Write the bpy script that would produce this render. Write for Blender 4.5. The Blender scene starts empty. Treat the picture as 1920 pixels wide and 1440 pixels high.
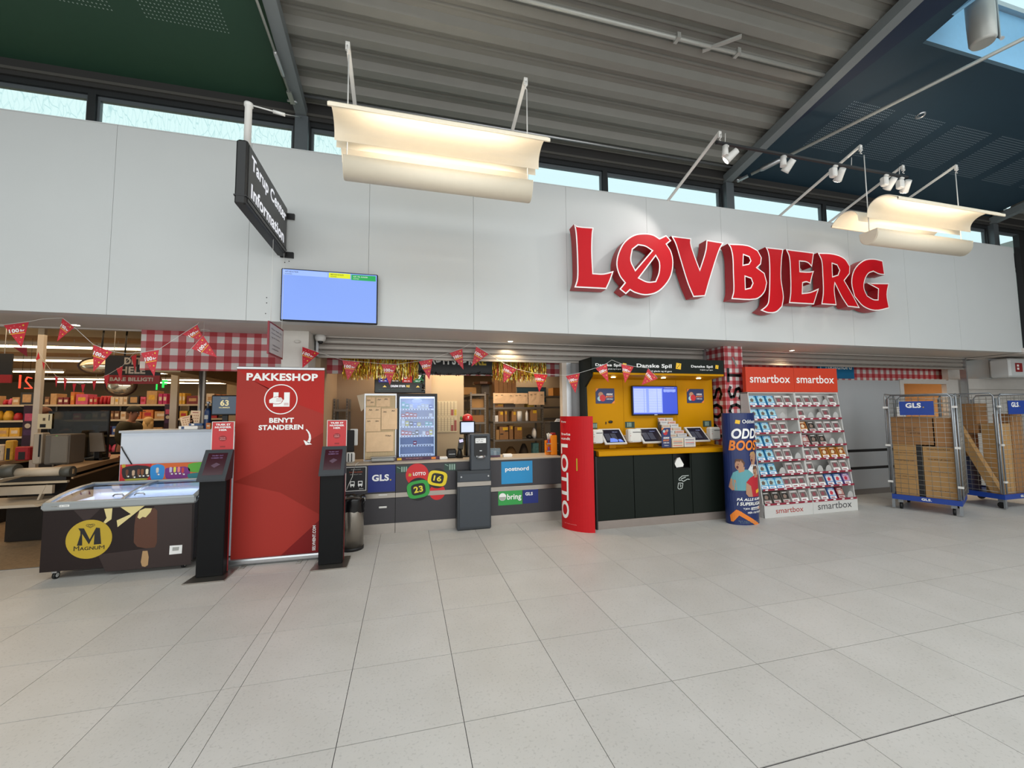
import bpy, bmesh, math, random
from mathutils import Vector, Matrix
random.seed(7)
S = bpy.context.scene
C = S.collection
PI = math.pi
# ------------------------------------------------------------------ camera, world, lights, exposure
F_PX, YAW, PITCH, ROLL, H = 767.7, -.2522, .0682, -.0092, 1.5547
RC = Matrix.Rotation(YAW, 3, 'Z') @ Matrix.Rotation(PITCH + PI/2, 3, 'X') @ Matrix.Rotation(ROLL, 3, 'Z')
cd = bpy.data.cameras.new('camera'); cam = bpy.data.objects.new('camera', cd); C.objects.link(cam)
cd.sensor_width = 36; cd.lens = F_PX / 1920 * 36; cd.clip_start = .05; cd.clip_end = 200
cam.matrix_world = Matrix.Translation((0, 0, H)) @ RC.to_4x4()
S.camera = cam
W = bpy.data.worlds.new('sky'); S.world = W; W.use_nodes = True
wb = W.node_tree.nodes['Background']; wb.inputs[0].default_value = (.70, .90, .93, 1); wb.inputs[1].default_value = 1.12
S.view_settings.view_transform = 'Standard'; S.view_settings.look = 'None'
S.view_settings.gamma = 1; S.view_settings.use_curve_mapping = False; S.view_settings.exposure = 0
S.cycles.max_bounces = 6; S.cycles.diffuse_bounces = 3; S.cycles.glossy_bounces = 3; S.cycles.transparent_max_bounces = 10
S.cycles.caustics_reflective = False; S.cycles.caustics_refractive = False; S.cycles.sample_clamp_indirect = 4

def alight(name, loc, sx, sy, power, col=(1, 1, 1), rot=(0, 0, 0), spread=PI):
    l = bpy.data.lights.new(name, 'AREA'); l.shape = 'RECTANGLE'; l.size = sx; l.size_y = sy; l.energy = power; l.color = col; l.spread = spread
    o = bpy.data.objects.new(name, l); C.objects.link(o); o.location = loc; o.rotation_euler = rot; return o
def spot(name, loc, tgt, power, ang, col=(1, 1, 1), blend=.6, r=.03):
    l = bpy.data.lights.new(name, 'SPOT'); l.energy = power; l.spot_size = ang; l.spot_blend = blend; l.color = col; l.shadow_soft_size = r
    o = bpy.data.objects.new(name, l); C.objects.link(o); o.location = loc
    o.rotation_euler = (Vector(tgt) - Vector(loc)).to_track_quat('-Z', 'Y').to_euler(); return o
# daylight that comes down through the long ridge rooflight above and behind the viewer
alight('ridge_rooflight', (1.6, -.6, 5.95), 17, 4.0, 450, (1, .985, .975))
# added unseen fill light behind the viewer, brightens the area under the soffit
alight('rear_fill', (1.5, -4.85, 2.3), 22, 3.4, 640, (.985, .99, .99), rot=(PI/2, 0, 0))
# warm shop ceiling light, kiosk ceiling light
WARM = (1, .70, .42)
alight('shop_light', (-7.5, 9.0, 2.84), 7, 5, 150, WARM)
alight('shop_light', (-9, 14.5, 2.84), 9, 5, 170, WARM)
alight('kiosk_light', (.7, 6.75, 2.5), 2.4, .9, 44, (1, .80, .56))
alight('store_room_light', (2.0, 8.6, 2.5), 2.0, 1.0, 22, (1, .82, .58))
alight('back_room_light', (10.2, 7.0, 2.4), 1.2, .8, 60, (1, .80, .56))

# ------------------------------------------------------------------ helpers
def ray(u, v): return RC @ Vector(((u-960)/F_PX, -(v-720)/F_PX, -1))
def at(u, v, y=None, x=None, z=None):          # a photo pixel on a given real plane -> point in the room
    d = ray(u, v); o = Vector((0, 0, H))
    t = y/d.y if y is not None else (x/d.x if x is not None else (z-H)/d.z)
    return o + d*t
def lin(c):
    if isinstance(c, str):
        c = [int(c[i:i+2], 16)/255 for i in (0, 2, 4)]
    return tuple((v/12.92 if v <= .04045 else ((v+.055)/1.055)**2.4) for v in c)
MATS = {}
def M(key, col=None, rough=.55, metal=0, emit=0, noise=.06, nscale=14, bump=0, alpha=1, rnd=0, spec=.5, coat=0):
    if key in MATS: return MATS[key]
    m = bpy.data.materials.new(key); m.use_nodes = True; n = m.node_tree.nodes; L = m.node_tree.links
    b = n['Principled BSDF']; c = lin(col)
    b.inputs['Roughness'].default_value = rough; b.inputs['Metallic'].default_value = metal
    b.inputs['Specular IOR Level'].default_value = spec
    if coat: b.inputs['Coat Weight'].default_value = coat
    if emit:
        b.inputs['Emission Color'].default_value = (*c, 1); b.inputs['Emission Strength'].default_value = emit
        b.inputs['Base Color'].default_value = (*[x*.3 for x in c], 1)
    else:
        tc = n.new('ShaderNodeTexCoord'); nz = n.new('ShaderNodeTexNoise'); nz.inputs['Scale'].default_value = nscale; nz.inputs['Detail'].default_value = 3
        L.new(tc.outputs['Object'], nz.inputs['Vector'])
        mx = n.new('ShaderNodeMix'); mx.data_type = 'RGBA'
        mx.inputs[6].default_value = (*[max(0, x*(1-noise)) for x in c], 1); mx.inputs[7].default_value = (*[min(1, x*(1+noise)) for x in c], 1)
        L.new(nz.outputs[0], mx.inputs[0]); out = mx.outputs[2]
        if rnd:
            oi = n.new('ShaderNodeObjectInfo'); hs = n.new('ShaderNodeHueSaturation'); mr = n.new('ShaderNodeMapRange')
            mr.inputs[3].default_value = 1-rnd; mr.inputs[4].default_value = 1+rnd
            L.new(oi.outputs['Random'], mr.inputs[0]); L.new(mr.outputs[0], hs.inputs['Value']); L.new(out, hs.inputs['Color']); out = hs.outputs[0]
        L.new(out, b.inputs['Base Color'])
        if bump:
            bp = n.new('ShaderNodeBump'); bp.inputs['Strength'].default_value = bump; bp.inputs['Distance'].default_value = .01
            L.new(nz.outputs[0], bp.inputs['Height']); L.new(bp.outputs[0], b.inputs['Normal'])
    if alpha < 1: b.inputs['Alpha'].default_value = alpha
    m.diffuse_color = (*c, 1); MATS[key] = m; return m
def hexm(h, rough=.5, **k): return M('paint_'+h+str(rough), h, rough, **k)
def glassm(key, col='FFFFFF', gloss=.08, rough=.02):
    if key in MATS: return MATS[key]
    m = bpy.data.materials.new(key); m.use_nodes = True; n = m.node_tree.nodes; L = m.node_tree.links
    n.remove(n['Principled BSDF']); t = n.new('ShaderNodeBsdfTransparent'); g = n.new('ShaderNodeBsdfGlossy'); x = n.new('ShaderNodeMixShader')
    t.inputs[0].default_value = (*lin(col), 1); g.inputs['Roughness'].default_value = rough; x.inputs[0].default_value = gloss
    L.new(t.outputs[0], x.inputs[1]); L.new(g.outputs[0], x.inputs[2]); L.new(x.outputs[0], n['Material Output'].inputs[0]); MATS[key] = m; return m

class MB:
    def __init__(s): s.v = []; s.f = []; s.m = []; s.mats = []; s.sm = []
    def mi(s, m):
        if m not in s.mats: s.mats.append(m)
        return s.mats.index(m)
    def face(s, pts, m, sm=False):
        k = len(s.v); s.v += [Vector(p) for p in pts]; s.f.append(tuple(range(k, k+len(pts)))); s.m.append(s.mi(m)); s.sm.append(sm); return s
    def hexa(s, p, m):     # p: 8 points, bottom 4 (ccw) then top 4
        k = len(s.v); s.v += [Vector(q) for q in p]
        for f in ((3, 2, 1, 0), (4, 5, 6, 7), (0, 1, 5, 4), (1, 2, 6, 5), (2, 3, 7, 6), (3, 0, 4, 7)):
            s.f.append(tuple(k+i for i in f)); s.m.append(s.mi(m)); s.sm.append(False)
        return s
    def box(s, x0, x1, y0, y1, z0, z1, m):
        return s.hexa([(x0, y0, z0), (x1, y0, z0), (x1, y1, z0), (x0, y1, z0), (x0, y0, z1), (x1, y0, z1), (x1, y1, z1), (x0, y1, z1)], m)
    def rbox(s, x0, x1, y0, y1, z0, z1, m, r=.01):   # chamfered vertical+top edges
        k = min(r, (x1-x0)/2.1, (y1-y0)/2.1, (z1-z0)/2.1)
        def ring(d, z): 
            a, b, c, e = x0+d, x1-d, y0+d, y1-d
            return [(a+k, c, z), (b-k, c, z), (b, c+k, z), (b, e-k, z), (b-k, e, z), (a+k, e, z), (a, e-k, z), (a, c+k, z)]
        R = [ring(k*.6, z0), ring(0, z0+k), ring(0, z1-k), ring(k*.6, z1)]
        return s.loft(R, m, caps=True)
    def loft(s, rings, m, caps=True, sm=False, closed=True):
        k = len(s.v); n = len(rings[0]); mi = s.mi(m)
        for r in rings: s.v += [Vector(p) for p in r]
        for i in range(len(rings)-1):
            for j in range(n if closed else n-1):
                a = k+i*n+j; b = k+i*n+(j+1) % n
                s.f.append((a, b, b+n, a+n)); s.m.append(mi); s.sm.append(sm)
        if caps:
            s.f.append(tuple(k+j for j in reversed(range(n)))); s.m.append(mi); s.sm.append(False)
            s.f.append(tuple(k+(len(rings)-1)*n+j for j in range(n))); s.m.append(mi); s.sm.append(False)
        return s
    def tube(s, pts, r, m, n=8, caps=True):
        pts = [Vector(p) for p in pts]; rr = r if isinstance(r, (list, tuple)) else [r]*len(pts); R = []
        for i, p in enumerate(pts):
            d = (pts[min(i+1, len(pts)-1)] - pts[max(i-1, 0)]).normalized()
            a = Vector((0, 0, 1)) if abs(d.z) < .9 else Vector((1, 0, 0)); u = d.cross(a).normalized(); w = d.cross(u)
            R.append([p + (u*math.cos(2*PI*j/n) + w*math.sin(2*PI*j/n))*rr[i] for j in range(n)])
        return s.loft(R, m, caps, True)
    def lathe(s, c, prof, m, n=20, sm=True):      # prof (r,z)
        c = Vector(c); return s.loft([[c + Vector((r*math.cos(2*PI*j/n), r*math.sin(2*PI*j/n), z)) for j in range(n)] for r, z in prof], m, True, sm)
    def ball(s, c, rx, ry, rz, m, n=10, k=6):
        c = Vector(c); return s.loft([[c + Vector((rx*math.sin(PI*i/k)*math.cos(2*PI*j/n), ry*math.sin(PI*i/k)*math.sin(2*PI*j/n), -rz*math.cos(PI*i/k))) for j in range(n)] for i in range(k+1) if 0 < i < k], m, True, True)
    def bar(s, a, b, w, h, m):   # rectangular bar a->b
        a, b = Vector(a), Vector(b); d = (b-a).normalized(); up = Vector((0, 0, 1)) if abs(d.z) < .95 else Vector((0, 1, 0))
        u = d.cross(up).normalized()*w/2; v = u.cross(d).normalized()*h/2
        return s.hexa([a-u-v, a+u-v, b+u-v, b-u-v, a-u+v, a+u+v, b+u+v, b-u+v], m)
    def slab(s, poly, nrm, m, t=None, back=None):  # polygon extruded along nrm
        n = Vector(nrm); p = [Vector(q) for q in poly]; k = len(p)
        q = [a+n for a in p]
        s.face(p, m); s.face(list(reversed(q)), m)
        for i in range(k): s.face([p[i], q[i], q[(i+1) % k], p[(i+1) % k]], m)
        return s
    def xf(s, mat):
        s.v = [mat @ p for p in s.v]; return s

ORG = {}
def tag(o, label=None, cat=None, group=None, kind=None):
    if label: o['label'] = label
    if cat: o['category'] = cat
    if group: o['group'] = group
    if kind: o['kind'] = kind
    return o
def thing(name, label, cat, loc, group=None):
    o = bpy.data.objects.new(name, None); C.objects.link(o); o.location = loc; o.empty_display_size = .1
    ORG[o.name] = Vector(loc); return tag(o, label, cat, group)
def make(name, mb, parent=None, label=None, cat=None, group=None, kind=None, loc=None):
    # vertices are given in room coordinates; the object's origin goes to its parent's or to its own base
    if parent is not None: org = ORG[parent.name]
    elif loc is not None: org = Vector(loc)
    else:
        xs = [p.x for p in mb.v]; ys = [p.y for p in mb.v]; zs = [p.z for p in mb.v]
        org = Vector(((min(xs)+max(xs))/2, (min(ys)+max(ys))/2, min(zs)))
    me = bpy.data.meshes.new(name); me.from_pydata([tuple(p-org) for p in mb.v], [], mb.f)
    for m in mb.mats: me.materials.append(m)
    me.polygons.foreach_set('material_index', mb.m); me.polygons.foreach_set('use_smooth', mb.sm)
    bm = bmesh.new(); bm.from_mesh(me); bmesh.ops.recalc_face_normals(bm, faces=bm.faces) if len(mb.f) > 2 else None; bm.to_mesh(me); bm.free(); me.update()
    o = bpy.data.objects.new(name, me); C.objects.link(o)
    if parent is not None: o.parent = parent
    else: o.location = org
    ORG[o.name] = org
    return tag(o, label, cat, group, kind)
def copy_tree(o, parent=None, off=None):
    c = o.copy(); C.objects.link(c); c.parent = parent
    if parent is None and off is not None: c.location = o.location + Vector(off)
    ORG[c.name] = ORG[o.name] + (Vector(off) if off is not None else Vector((0, 0, 0)))
    for ch in list(o.children): copy_tree(ch, c, off)
    return c
TC = {}
def glyphs(s, bold, shear, res):
    key = (s, bold, shear, res)
    if key not in TC:
        cu = bpy.data.curves.new('t', 'FONT'); cu.body = s; cu.size = 1; cu.offset = bold; cu.shear = shear; cu.resolution_u = res; cu.space_character = 1.0+bold*1.5
        ob = bpy.data.objects.new('t', cu); me = bpy.data.meshes.new_from_object(ob)
        vs = [v.co.copy() for v in me.vertices]; fs = [tuple(p.vertices) for p in me.polygons]
        x0 = min(v.x for v in vs); x1 = max(v.x for v in vs); y0 = min(v.y for v in vs); y1 = max(v.y for v in vs)
        TC[key] = ([((v.x-x0)/(x1-x0), (v.y-y0)/(y1-y0)) for v in vs], fs)
        bpy.data.objects.remove(ob); bpy.data.curves.remove(cu); bpy.data.meshes.remove(me)
    return TC[key]
def tmb(mb, s, m, O, U, V, bold=.0, shear=0, res=3, lift=.0015):
    vs, fs = glyphs(s, min(bold, .026 if s.upper() != s else .04), shear, res); O = Vector(O); U = Vector(U); V = Vector(V); n = U.cross(V).normalized()*lift
    k = len(mb.v); mb.v += [O+U*a+V*b+n for a, b in vs]
    for f in fs: mb.f.append(tuple(k+i for i in f)); mb.m.append(mb.mi(m)); mb.sm.append(False)
    return mb
def makeflat(name, mb, parent, **k):     # print: keep normals as built
    org = ORG[parent.name]; me = bpy.data.meshes.new(name); me.from_pydata([tuple(p-org) for p in mb.v], [], mb.f)
    for m in mb.mats: me.materials.append(m)
    me.polygons.foreach_set('material_index', mb.m); me.update()
    o = bpy.data.objects.new(name, me); C.objects.link(o); o.parent = parent; ORG[o.name] = org; return tag(o, **k)
def txt(parent, s, m, O, U, V, bold=.0, shear=0, res=4, lift=.0015, name='lettering'):
    return makeflat(name, tmb(MB(), s, m, O, U, V, bold, shear, res, lift), parent)
def disc(mb, c, r, m, ax=(1, 0, 0), up=(0, 0, 1), n=24, sq=1, lift=0):
    c = Vector(c); a = Vector(ax); b = Vector(up); nn = a.cross(b).normalized()*lift
    return mb.face([c+a*r*math.cos(2*PI*i/n)+b*r*sq*math.sin(2*PI*i/n)+nn for i in range(n)], m)
def rect(mb, x0, x1, z0, z1, y, m): return mb.face([(x0, y, z0), (x1, y, z0), (x1, y, z1), (x0, y, z1)], m)
X = Vector((1, 0, 0)); Y = Vector((0, 1, 0)); Z = Vector((0, 0, 1))

# ------------------------------------------------------------------ materials
mWhite = M('white_panel', 'C6C9C9', .5, noise=.02, nscale=3)
mSoff = M('soffit_white', 'CBC5BF', .6, noise=.03)
mDark = M('black_frame', '1E2022', .45)
mGrey = M('beam_grey', '6E7476', .5, noise=.05)
mDeck = M('deck_grey', '76756F', .45, noise=.08, nscale=5)
mGreen = M('green_ceiling', '20402F', .6, noise=.06)
mBlue = M('blue_ceiling', '16303F', .6, noise=.06)
mNavy = M('navy_shade', '081E38', .6)
mAlu = M('aluminium', 'B4B6B8', .32, .85)
mSteel = M('steel', 'A9A39B', .3, .95, noise=.1, nscale=6)
mPaint = M('white_paint', 'D9D8D4', .4)
mBlack = M('matt_black', '101012', .5)
mRed = M('red', 'C01F24', .4); mRedD = M('dark_red', '8E161A', .45)
mPaper = M('paper', 'EDEBE6', .8)
tWhite = M('print_white', 'F2F2F0', .5, noise=0); tBlack = M('print_black', '141416', .5, noise=0)
mCard = M('cardboard', '9B7148', .85, noise=.12, nscale=8, rnd=.12)
mCardL = M('cardboard_light', 'B28A58', .85, noise=.12, nscale=8, rnd=.1)
mCream = M('cream_lamp', 'E6DBC6', .5, noise=.03)
mShut = M('shutter', 'A29C95', .45, .3, noise=.05)
# ================================================================== SETTING
FY = 4.8; FT = 4.475; FB = 2.54
def tilemat(key, c1):
    m = bpy.data.materials.new(key); m.use_nodes = True; n = m.node_tree.nodes; L = m.node_tree.links; b = n['Principled BSDF']
    b.inputs['Roughness'].default_value = .42; tc = n.new('ShaderNodeTexCoord')
    def nz(sc, det): 
        q = n.new('ShaderNodeTexNoise'); q.inputs['Scale'].default_value = sc; q.inputs['Detail'].default_value = det; L.new(tc.outputs['Object'], q.inputs['Vector']); return q
    a = nz(3, 4); g = nz(70, 2); cr = n.new('ShaderNodeValToRGB'); cr.color_ramp.elements[0].position = .30; cr.color_ramp.elements[1].position = .42
    cr.color_ramp.elements[0].color = (.84, .84, .84, 1); cr.color_ramp.elements[1].color = (1, 1, 1, 1); L.new(g.outputs[0], cr.inputs[0])
    mx = n.new('ShaderNodeMix'); mx.data_type = 'RGBA'; mx.inputs[6].default_value = (*lin('B8B5AF'), 1); mx.inputs[7].default_value = (*lin(c1), 1); L.new(a.outputs[0], mx.inputs[0])
    mu = n.new('ShaderNodeMix'); mu.data_type = 'RGBA'; mu.blend_type = 'MULTIPLY'; mu.inputs[0].default_value = 1; L.new(mx.outputs[2], mu.inputs[6]); L.new(cr.outputs[0], mu.inputs[7])
    oi = n.new('ShaderNodeObjectInfo'); mr = n.new('ShaderNodeMapRange'); mr.inputs[3].default_value = .965; mr.inputs[4].default_value = 1.03
    hs = n.new('ShaderNodeHueSaturation'); L.new(oi.outputs['Random'], mr.inputs[0]); L.new(mr.outputs[0], hs.inputs['Value']); L.new(mu.outputs[2], hs.inputs['Color']); L.new(hs.outputs[0], b.inputs['Base Color'])
    return m
mTile = tilemat('stone_tile', 'CAC7C3'); mGrout = M('grout', '332E31', .9)
x0t = -.3064
floor = make('floor', MB().box(-10, 16, -5, 17, -.06, -.005, mGrout), kind='structure')
cols = [(x0t-.6*(k+1)-(.0), x0t-.6*k) for k in range(0, 1)]
xs = [x0t+.6*k for k in range(0, 20)]
colx = [(x0t-.6, x0t), (x0t-.7, x0t-.6), (x0t-1.2, x0t-.7)] + [(x0t-1.2-.6*(k+1), x0t-1.2-.6*k) for k in range(0, 9)] + [(x0t+.6*k, x0t+.6*(k+1)) for k in range(0, 21)]
stuff = MB(); nt = 0
for (a, b) in colx:
    for r in range(-9, 7):
        ya = (r*1.0055+2.6049)*.6; yb = ya+.6033
        if a < -1.2: yb = min(yb, 5.42)
        if yb - ya < .02: continue
        g = .0018; gy = .006 if r == 0 else .003
        vis = ya > .8 and -.86*yb-.4 < (a+b)/2 < 2.4*yb+.5
        mb = MB() if vis else stuff
        mb.box(a+g, b-g, ya+gy, yb-.002, -.012, 0, mTile)
        if vis: make('floor_tile', mb, floor); nt += 1
make('floor_tile', stuff, floor, kind='stuff')
mTerr = M('speckled_shop_floor', '8A7358', .5, noise=.55, nscale=38)
make('shop_floor', MB().box(-10, -1.2, 5.42, 17, -.02, .001, mTerr), floor)
make('trim_1', MB().box(-10, -1.2, 5.415, 5.43, -.02, .004, mAlu), kind='structure')
make('kiosk_floor', MB().box(-1.2, 4.7, 5.79, 11, -.02, .0, M('kiosk_vinyl', '7E7468', .5)), floor)
make('back_floor', MB().box(4.7, 16, 5.79, 11, -.02, 0, M('kiosk_vinyl')), floor)

# fascia with its panels
wf = make('wall_front', MB().box(-10, 10.76, FY+.02, FY+.14, FB, FT, mWhite), kind='structure')
px = [-10, -8.83, -7.63, -6.43, -5.23, -4.03, -2.845, -1.64, -.43, .77, 1.98, 3.16, 4.37, 5.57, 6.77, 7.97, 9.17, 10.76]
for a, b in zip(px, px[1:]): make('wall_panel', MB().box(a+.0014, b-.0014, FY, FY+.02, FB, FT-.002, mWhite), wf)
sc = MB()
for u, v in [(500, 558), (500, 568), (498, 588), (542, 490), (534, 492), (527, 555)]:
    p = at(u, v, FY); disc(sc, (p.x, FY-.001, p.z), .006, mBlack, n=8)
make('screw_hole', sc, wf, kind='stuff')
make('wall_cap', MB().box(-10, 10.76, FY, FY+.16, FT, FT+.01, mWhite), wf)
make('trim_2', MB().box(-10, 12.6, FY+.14, 5.66, FB, FB+.04, mSoff).box(-10, 12.6, 5.6, 5.66, FB-.01, FB, mSoff), kind='structure')
wr = make('wall_right', MB().box(10.77, 16, 4.72, 4.8, 2.62, 4.7, mBlack).box(10.72, 10.80, 4.79, 5.6, 2.54, 2.62, mSoff), kind='structure')
make('trim_3', MB().box(-10, 16, FY+.14, 5.02, FT-.3, FT-.02, mSoff), kind='structure')

# clerestory band: posts, frames, panes
CY = 5.13; WB, WT = 4.2, 4.955
mFrost = bpy.data.materials.new('crackled_frosted_glass'); mFrost.use_nodes = True
n = mFrost.node_tree.nodes; L = mFrost.node_tree.links; n.remove(n['Principled BSDF'])
tr = n.new('ShaderNodeBsdfTransparent'); df = n.new('ShaderNodeBsdfTranslucent'); gl = n.new('ShaderNodeBsdfGlossy'); gl.inputs['Roughness'].default_value = .2
tcn = n.new('ShaderNodeTexCoord'); mp = n.new('ShaderNodeMapping'); mp.inputs['Scale'].default_value = (16, 1, 3.5); vo = n.new('ShaderNodeTexVoronoi'); vo.feature = 'DISTANCE_TO_EDGE'; vo.inputs['Scale'].default_value = 1.6
nw = n.new('ShaderNodeTexNoise'); nw.inputs['Scale'].default_value = 3; va = n.new('ShaderNodeVectorMath'); va.operation = 'ADD'
L.new(tcn.outputs['Object'], nw.inputs['Vector']); vm_ = n.new('ShaderNodeVectorMath'); vm_.operation = 'SCALE'; vm_.inputs['Scale'].default_value = .12; L.new(nw.outputs['Color'], vm_.inputs[0]); L.new(vm_.outputs[0], va.inputs[0]); L.new(tcn.outputs['Object'], va.inputs[1]); L.new(va.outputs[0], mp.inputs['Vector']); L.new(mp.outputs[0], vo.inputs['Vector'])
cr = n.new('ShaderNodeValToRGB'); cr.color_ramp.elements[0].position = .0; cr.color_ramp.elements[1].position = .045
cr.color_ramp.elements[0].color = (.80, .88, .87, 1); cr.color_ramp.elements[1].color = (.98, 1, .98, 1); L.new(vo.outputs['Distance'], cr.inputs[0]); L.new(cr.outputs[0], tr.inputs[0]); L.new(cr.outputs[0], df.inputs[0])
m1 = n.new('ShaderNodeMixShader'); m1.inputs[0].default_value = .04; L.new(tr.outputs[0], m1.inputs[1]); L.new(df.outputs[0], m1.inputs[2]); L.new(m1.outputs[0], n['Material Output'].inputs[0])
mClear = glassm('clear_glass', 'FCFFFF', .02)
mPost = M('post_grey', '565C60', .45, .2)
xm = [-7.25, -5.2, -3.25, -1.28, None, -1.16, .76, 2.70, 4.68, None, 4.80, 6.70, 8.70, 10.70, None, 10.84, 12.8, 14.8]
wn = 0
for a, b in zip(xm, xm[1:]):
    if a is None or b is None: continue
    wn += 1
    fr = MB().box(a, b, CY-.05, CY+.03, WT, WT+.06, mDark)
    fr.box(a, b, CY-.05, CY+.03, WB, WB+.05, mDark)
    fr.box(a, a+.035, CY-.05, CY+.03, WB, WT, mDark).box(b-.035, b, CY-.05, CY+.03, WB, WT, mDark)
    fr.box(a+.035, b-.035, CY-.02, CY+.02, WT-.045, WT, mPost).box(a+.035, a+.06, CY-.02, CY+.02, WB, WT-.045, mPost).box(b-.06, b-.035, CY-.02, CY+.02, WB, WT-.045, mPost)
    w = make('window_%d' % wn, fr, kind='structure')
    make('pane', MB().box(a+.04, b-.04, CY-.004, CY+.004, WB+.02, WT-.02, mFrost if b < .9 else mClear), w)
make('trim_4', MB().box(-10, 16, 5.05, 5.2, WT+.055, WT+.34, M('eave_dark', '2B2A29', .6)).box(-10, 16, 5.03, 5.05, WT+.10, WT+.13, M('eave_mid', '4B4945', .5)), kind='structure')
for x in (-1.28, 4.68, 10.70):
    make('trim_5', MB().box(x, x+.14, 5.0, 5.14, 2.6, 5.02, mPost), kind='structure')

# roof, slope rises towards the viewer
SL = .1818
def rz(y, z51=5.15): return z51 + SL*(5.1-y)
YR = 1.55
def corr(mb, xa, xb, ya, yb, m):
    prof = []; y = yb; p = .3125
    while y > ya:
        for dy, dz in ((0, 0), (.085, 0), (.115, .075), (.175, .075), (.185, .062), (.20, .062), (.21, .075), (.245, .075), (.255, .062), (.27, .062), (.28, .075), (.285, .075)):
            if y-dy > ya: prof.append((y-dy, rz(y-dy)+dz))
        y -= p
    prof.append((ya, rz(ya)))
    for (y1, z1), (y2, z2) in zip(prof, prof[1:]): mb.face([(xa, y1, z1), (xb, y1, z1), (xb, y2, z2), (xa, y2, z2)], m)
cm = MB(); corr(cm, -1.3, 4.83, YR, 5.16, mDeck); corr(cm, 10.7, 16, YR, 5.16, mDeck)
ceil = make('ceiling', cm, kind='structure')
bk = MB(); bk.hexa([(-10, -5, rz(-5)-.9+0), (16, -5, rz(-5)-.9), (16, -2.8, 5.93), (-10, -2.8, 5.93), (-10, -5, rz(-5)-.8), (16, -5, rz(-5)-.8), (16, -2.8, 6.0), (-10, -2.8, 6.0)], mDeck)
bk.box(-10, -7.0, -2.8, YR, 5.93, 6.0, mDeck).box(10.3, 16, -2.8, YR, 5.93, 6.0, mDeck)
make('roof_back', bk, ceil)
make('roof_upstand', MB().box(-10, 5.3, YR-.06, YR, rz(YR)-.02, 5.98, mDeck).box(8.9, 16, YR-.06, YR, rz(YR)-.02, 5.98, mDeck), ceil)
def plane_roof(x0, x1, ya, yb, z51, m, t=.05):
    a, b = rz(ya, z51), rz(yb, z51)
    return MB().hexa([(x0, ya, a), (x1, ya, a), (x1, yb, b), (x0, yb, b), (x0, ya, a+t), (x1, ya, a+t), (x1, yb, b+t), (x0, yb, b+t)], m)
gz = 5.17
make('green_ceiling', plane_roof(-10, -1.33, YR, 5.06, gz, mGreen), ceil, label='dark green smooth ceiling panel')
make('green_ceiling_edge', plane_roof(-1.36, -1.28, YR, 5.06, gz-.01, M('green_edge', '16351F', .7), .1), ceil)
bz = 5.17; SX, SY_ = 5.46, 2.97
for i, (a, b, c, d) in enumerate([(4.80, 10.7, SY_, 5.06), (4.80, SX, YR, SY_), (8.8, 10.7, YR, SY_)]):
    make('blue_ceiling', plane_roof(a, b, c, d, bz, mBlue), ceil, label='dark blue smooth ceiling panel')
make('blue_ceiling_shade', MB().slab([(4.80, 5.0, rz(5, bz)-.004), (5.27, 2.5, rz(2.5, bz)-.004), (5.5, YR, rz(YR, bz)-.004), (4.8, YR, rz(YR, bz)-.004)], (0, 0, -.012), mNavy), ceil)  # dark wedge standing in for shade on the blue ceiling beside the beam
mWell = M('blue_well', '86BCE2', .5)
wl = MB().box(SX-.04, 8.84, SY_, SY_+.04, rz(SY_, bz)+.05, 6.28, mWell).box(SX-.04, SX, YR, SY_, rz(SY_, bz)+.05, 6.28, mWell).box(8.8, 8.84, YR, SY_, rz(SY_, bz)+.05, 6.28, mWell)
make('skylight_well', wl, ceil)
sk = MB()
for x in (5.46, 6.5, 7.6, 8.8): sk.box(x-.03, x+.03, YR, SY_, 6.28, 6.34, mAlu)
sk.box(SX, 8.8, SY_-.05, SY_, 6.28, 6.34, mAlu).box(SX, 8.8, YR, YR+.05, 6.28, 6.34, mAlu)
make('skylight_frame', sk, ceil)
make('skylight_glass', MB().box(SX, 8.8, YR, SY_, 6.30, 6.31, mClear), ceil)
make('eave_rail', MB().tube([(-1.2, 4.88, rz(4.88)-.01), (4.68, 4.88, rz(4.88)-.01)], .018, mAlu, 8), ceil)
# perforated acoustic fields
mPerf = M('perforation', '8C9C94', .8); mPerfB = M('perforation_blue', '93A2AC', .8)
def perf(x0, x1, ya, yb, z51, m, n=22):
    mb = MB()
    for i in range(n):
        for j in range(n):
            x = x0+(x1-x0)*(i+.5)/n; y = ya+(yb-ya)*(j+.5)/n; r = .0075; z = rz(y, z51)-.002; s = SL*r
            mb.face([(x-r, y, z), (x, y-r, z+s), (x+r, y, z), (x, y+r, z-s)], m)
    make('perforated_field', mb, ceil, kind='stuff')
for k in range(6): perf(5.43+.93*k, 6.15+.93*k, 3.66, 4.38, bz, mPerfB)
for k in range(4): perf(-2.42-.95*k, -1.71-.95*k, 3.62, 4.37, gz, mPerf)
for k in range(4): perf(-2.42-.95*k, -1.71-.95*k, 2.5, 3.3, gz, mPerf)
sp = at(1726, 216, z=5.43); sp.z = rz(sp.y, bz)-.004
lb = MB(); lb.loft([[sp+Vector((r*math.cos(a*PI/8), r*math.sin(a*PI/8), -SL*r*math.sin(a*PI/8)-dz)) for a in range(16)] for r, dz in ((.055, 0), (.05, .012), (.035, .006), (.034, -.001))], mAlu, False)
make('ceiling_ring', lb, label='small white ring fitting set in the dark blue ceiling', cat='ceiling fitting')
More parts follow.
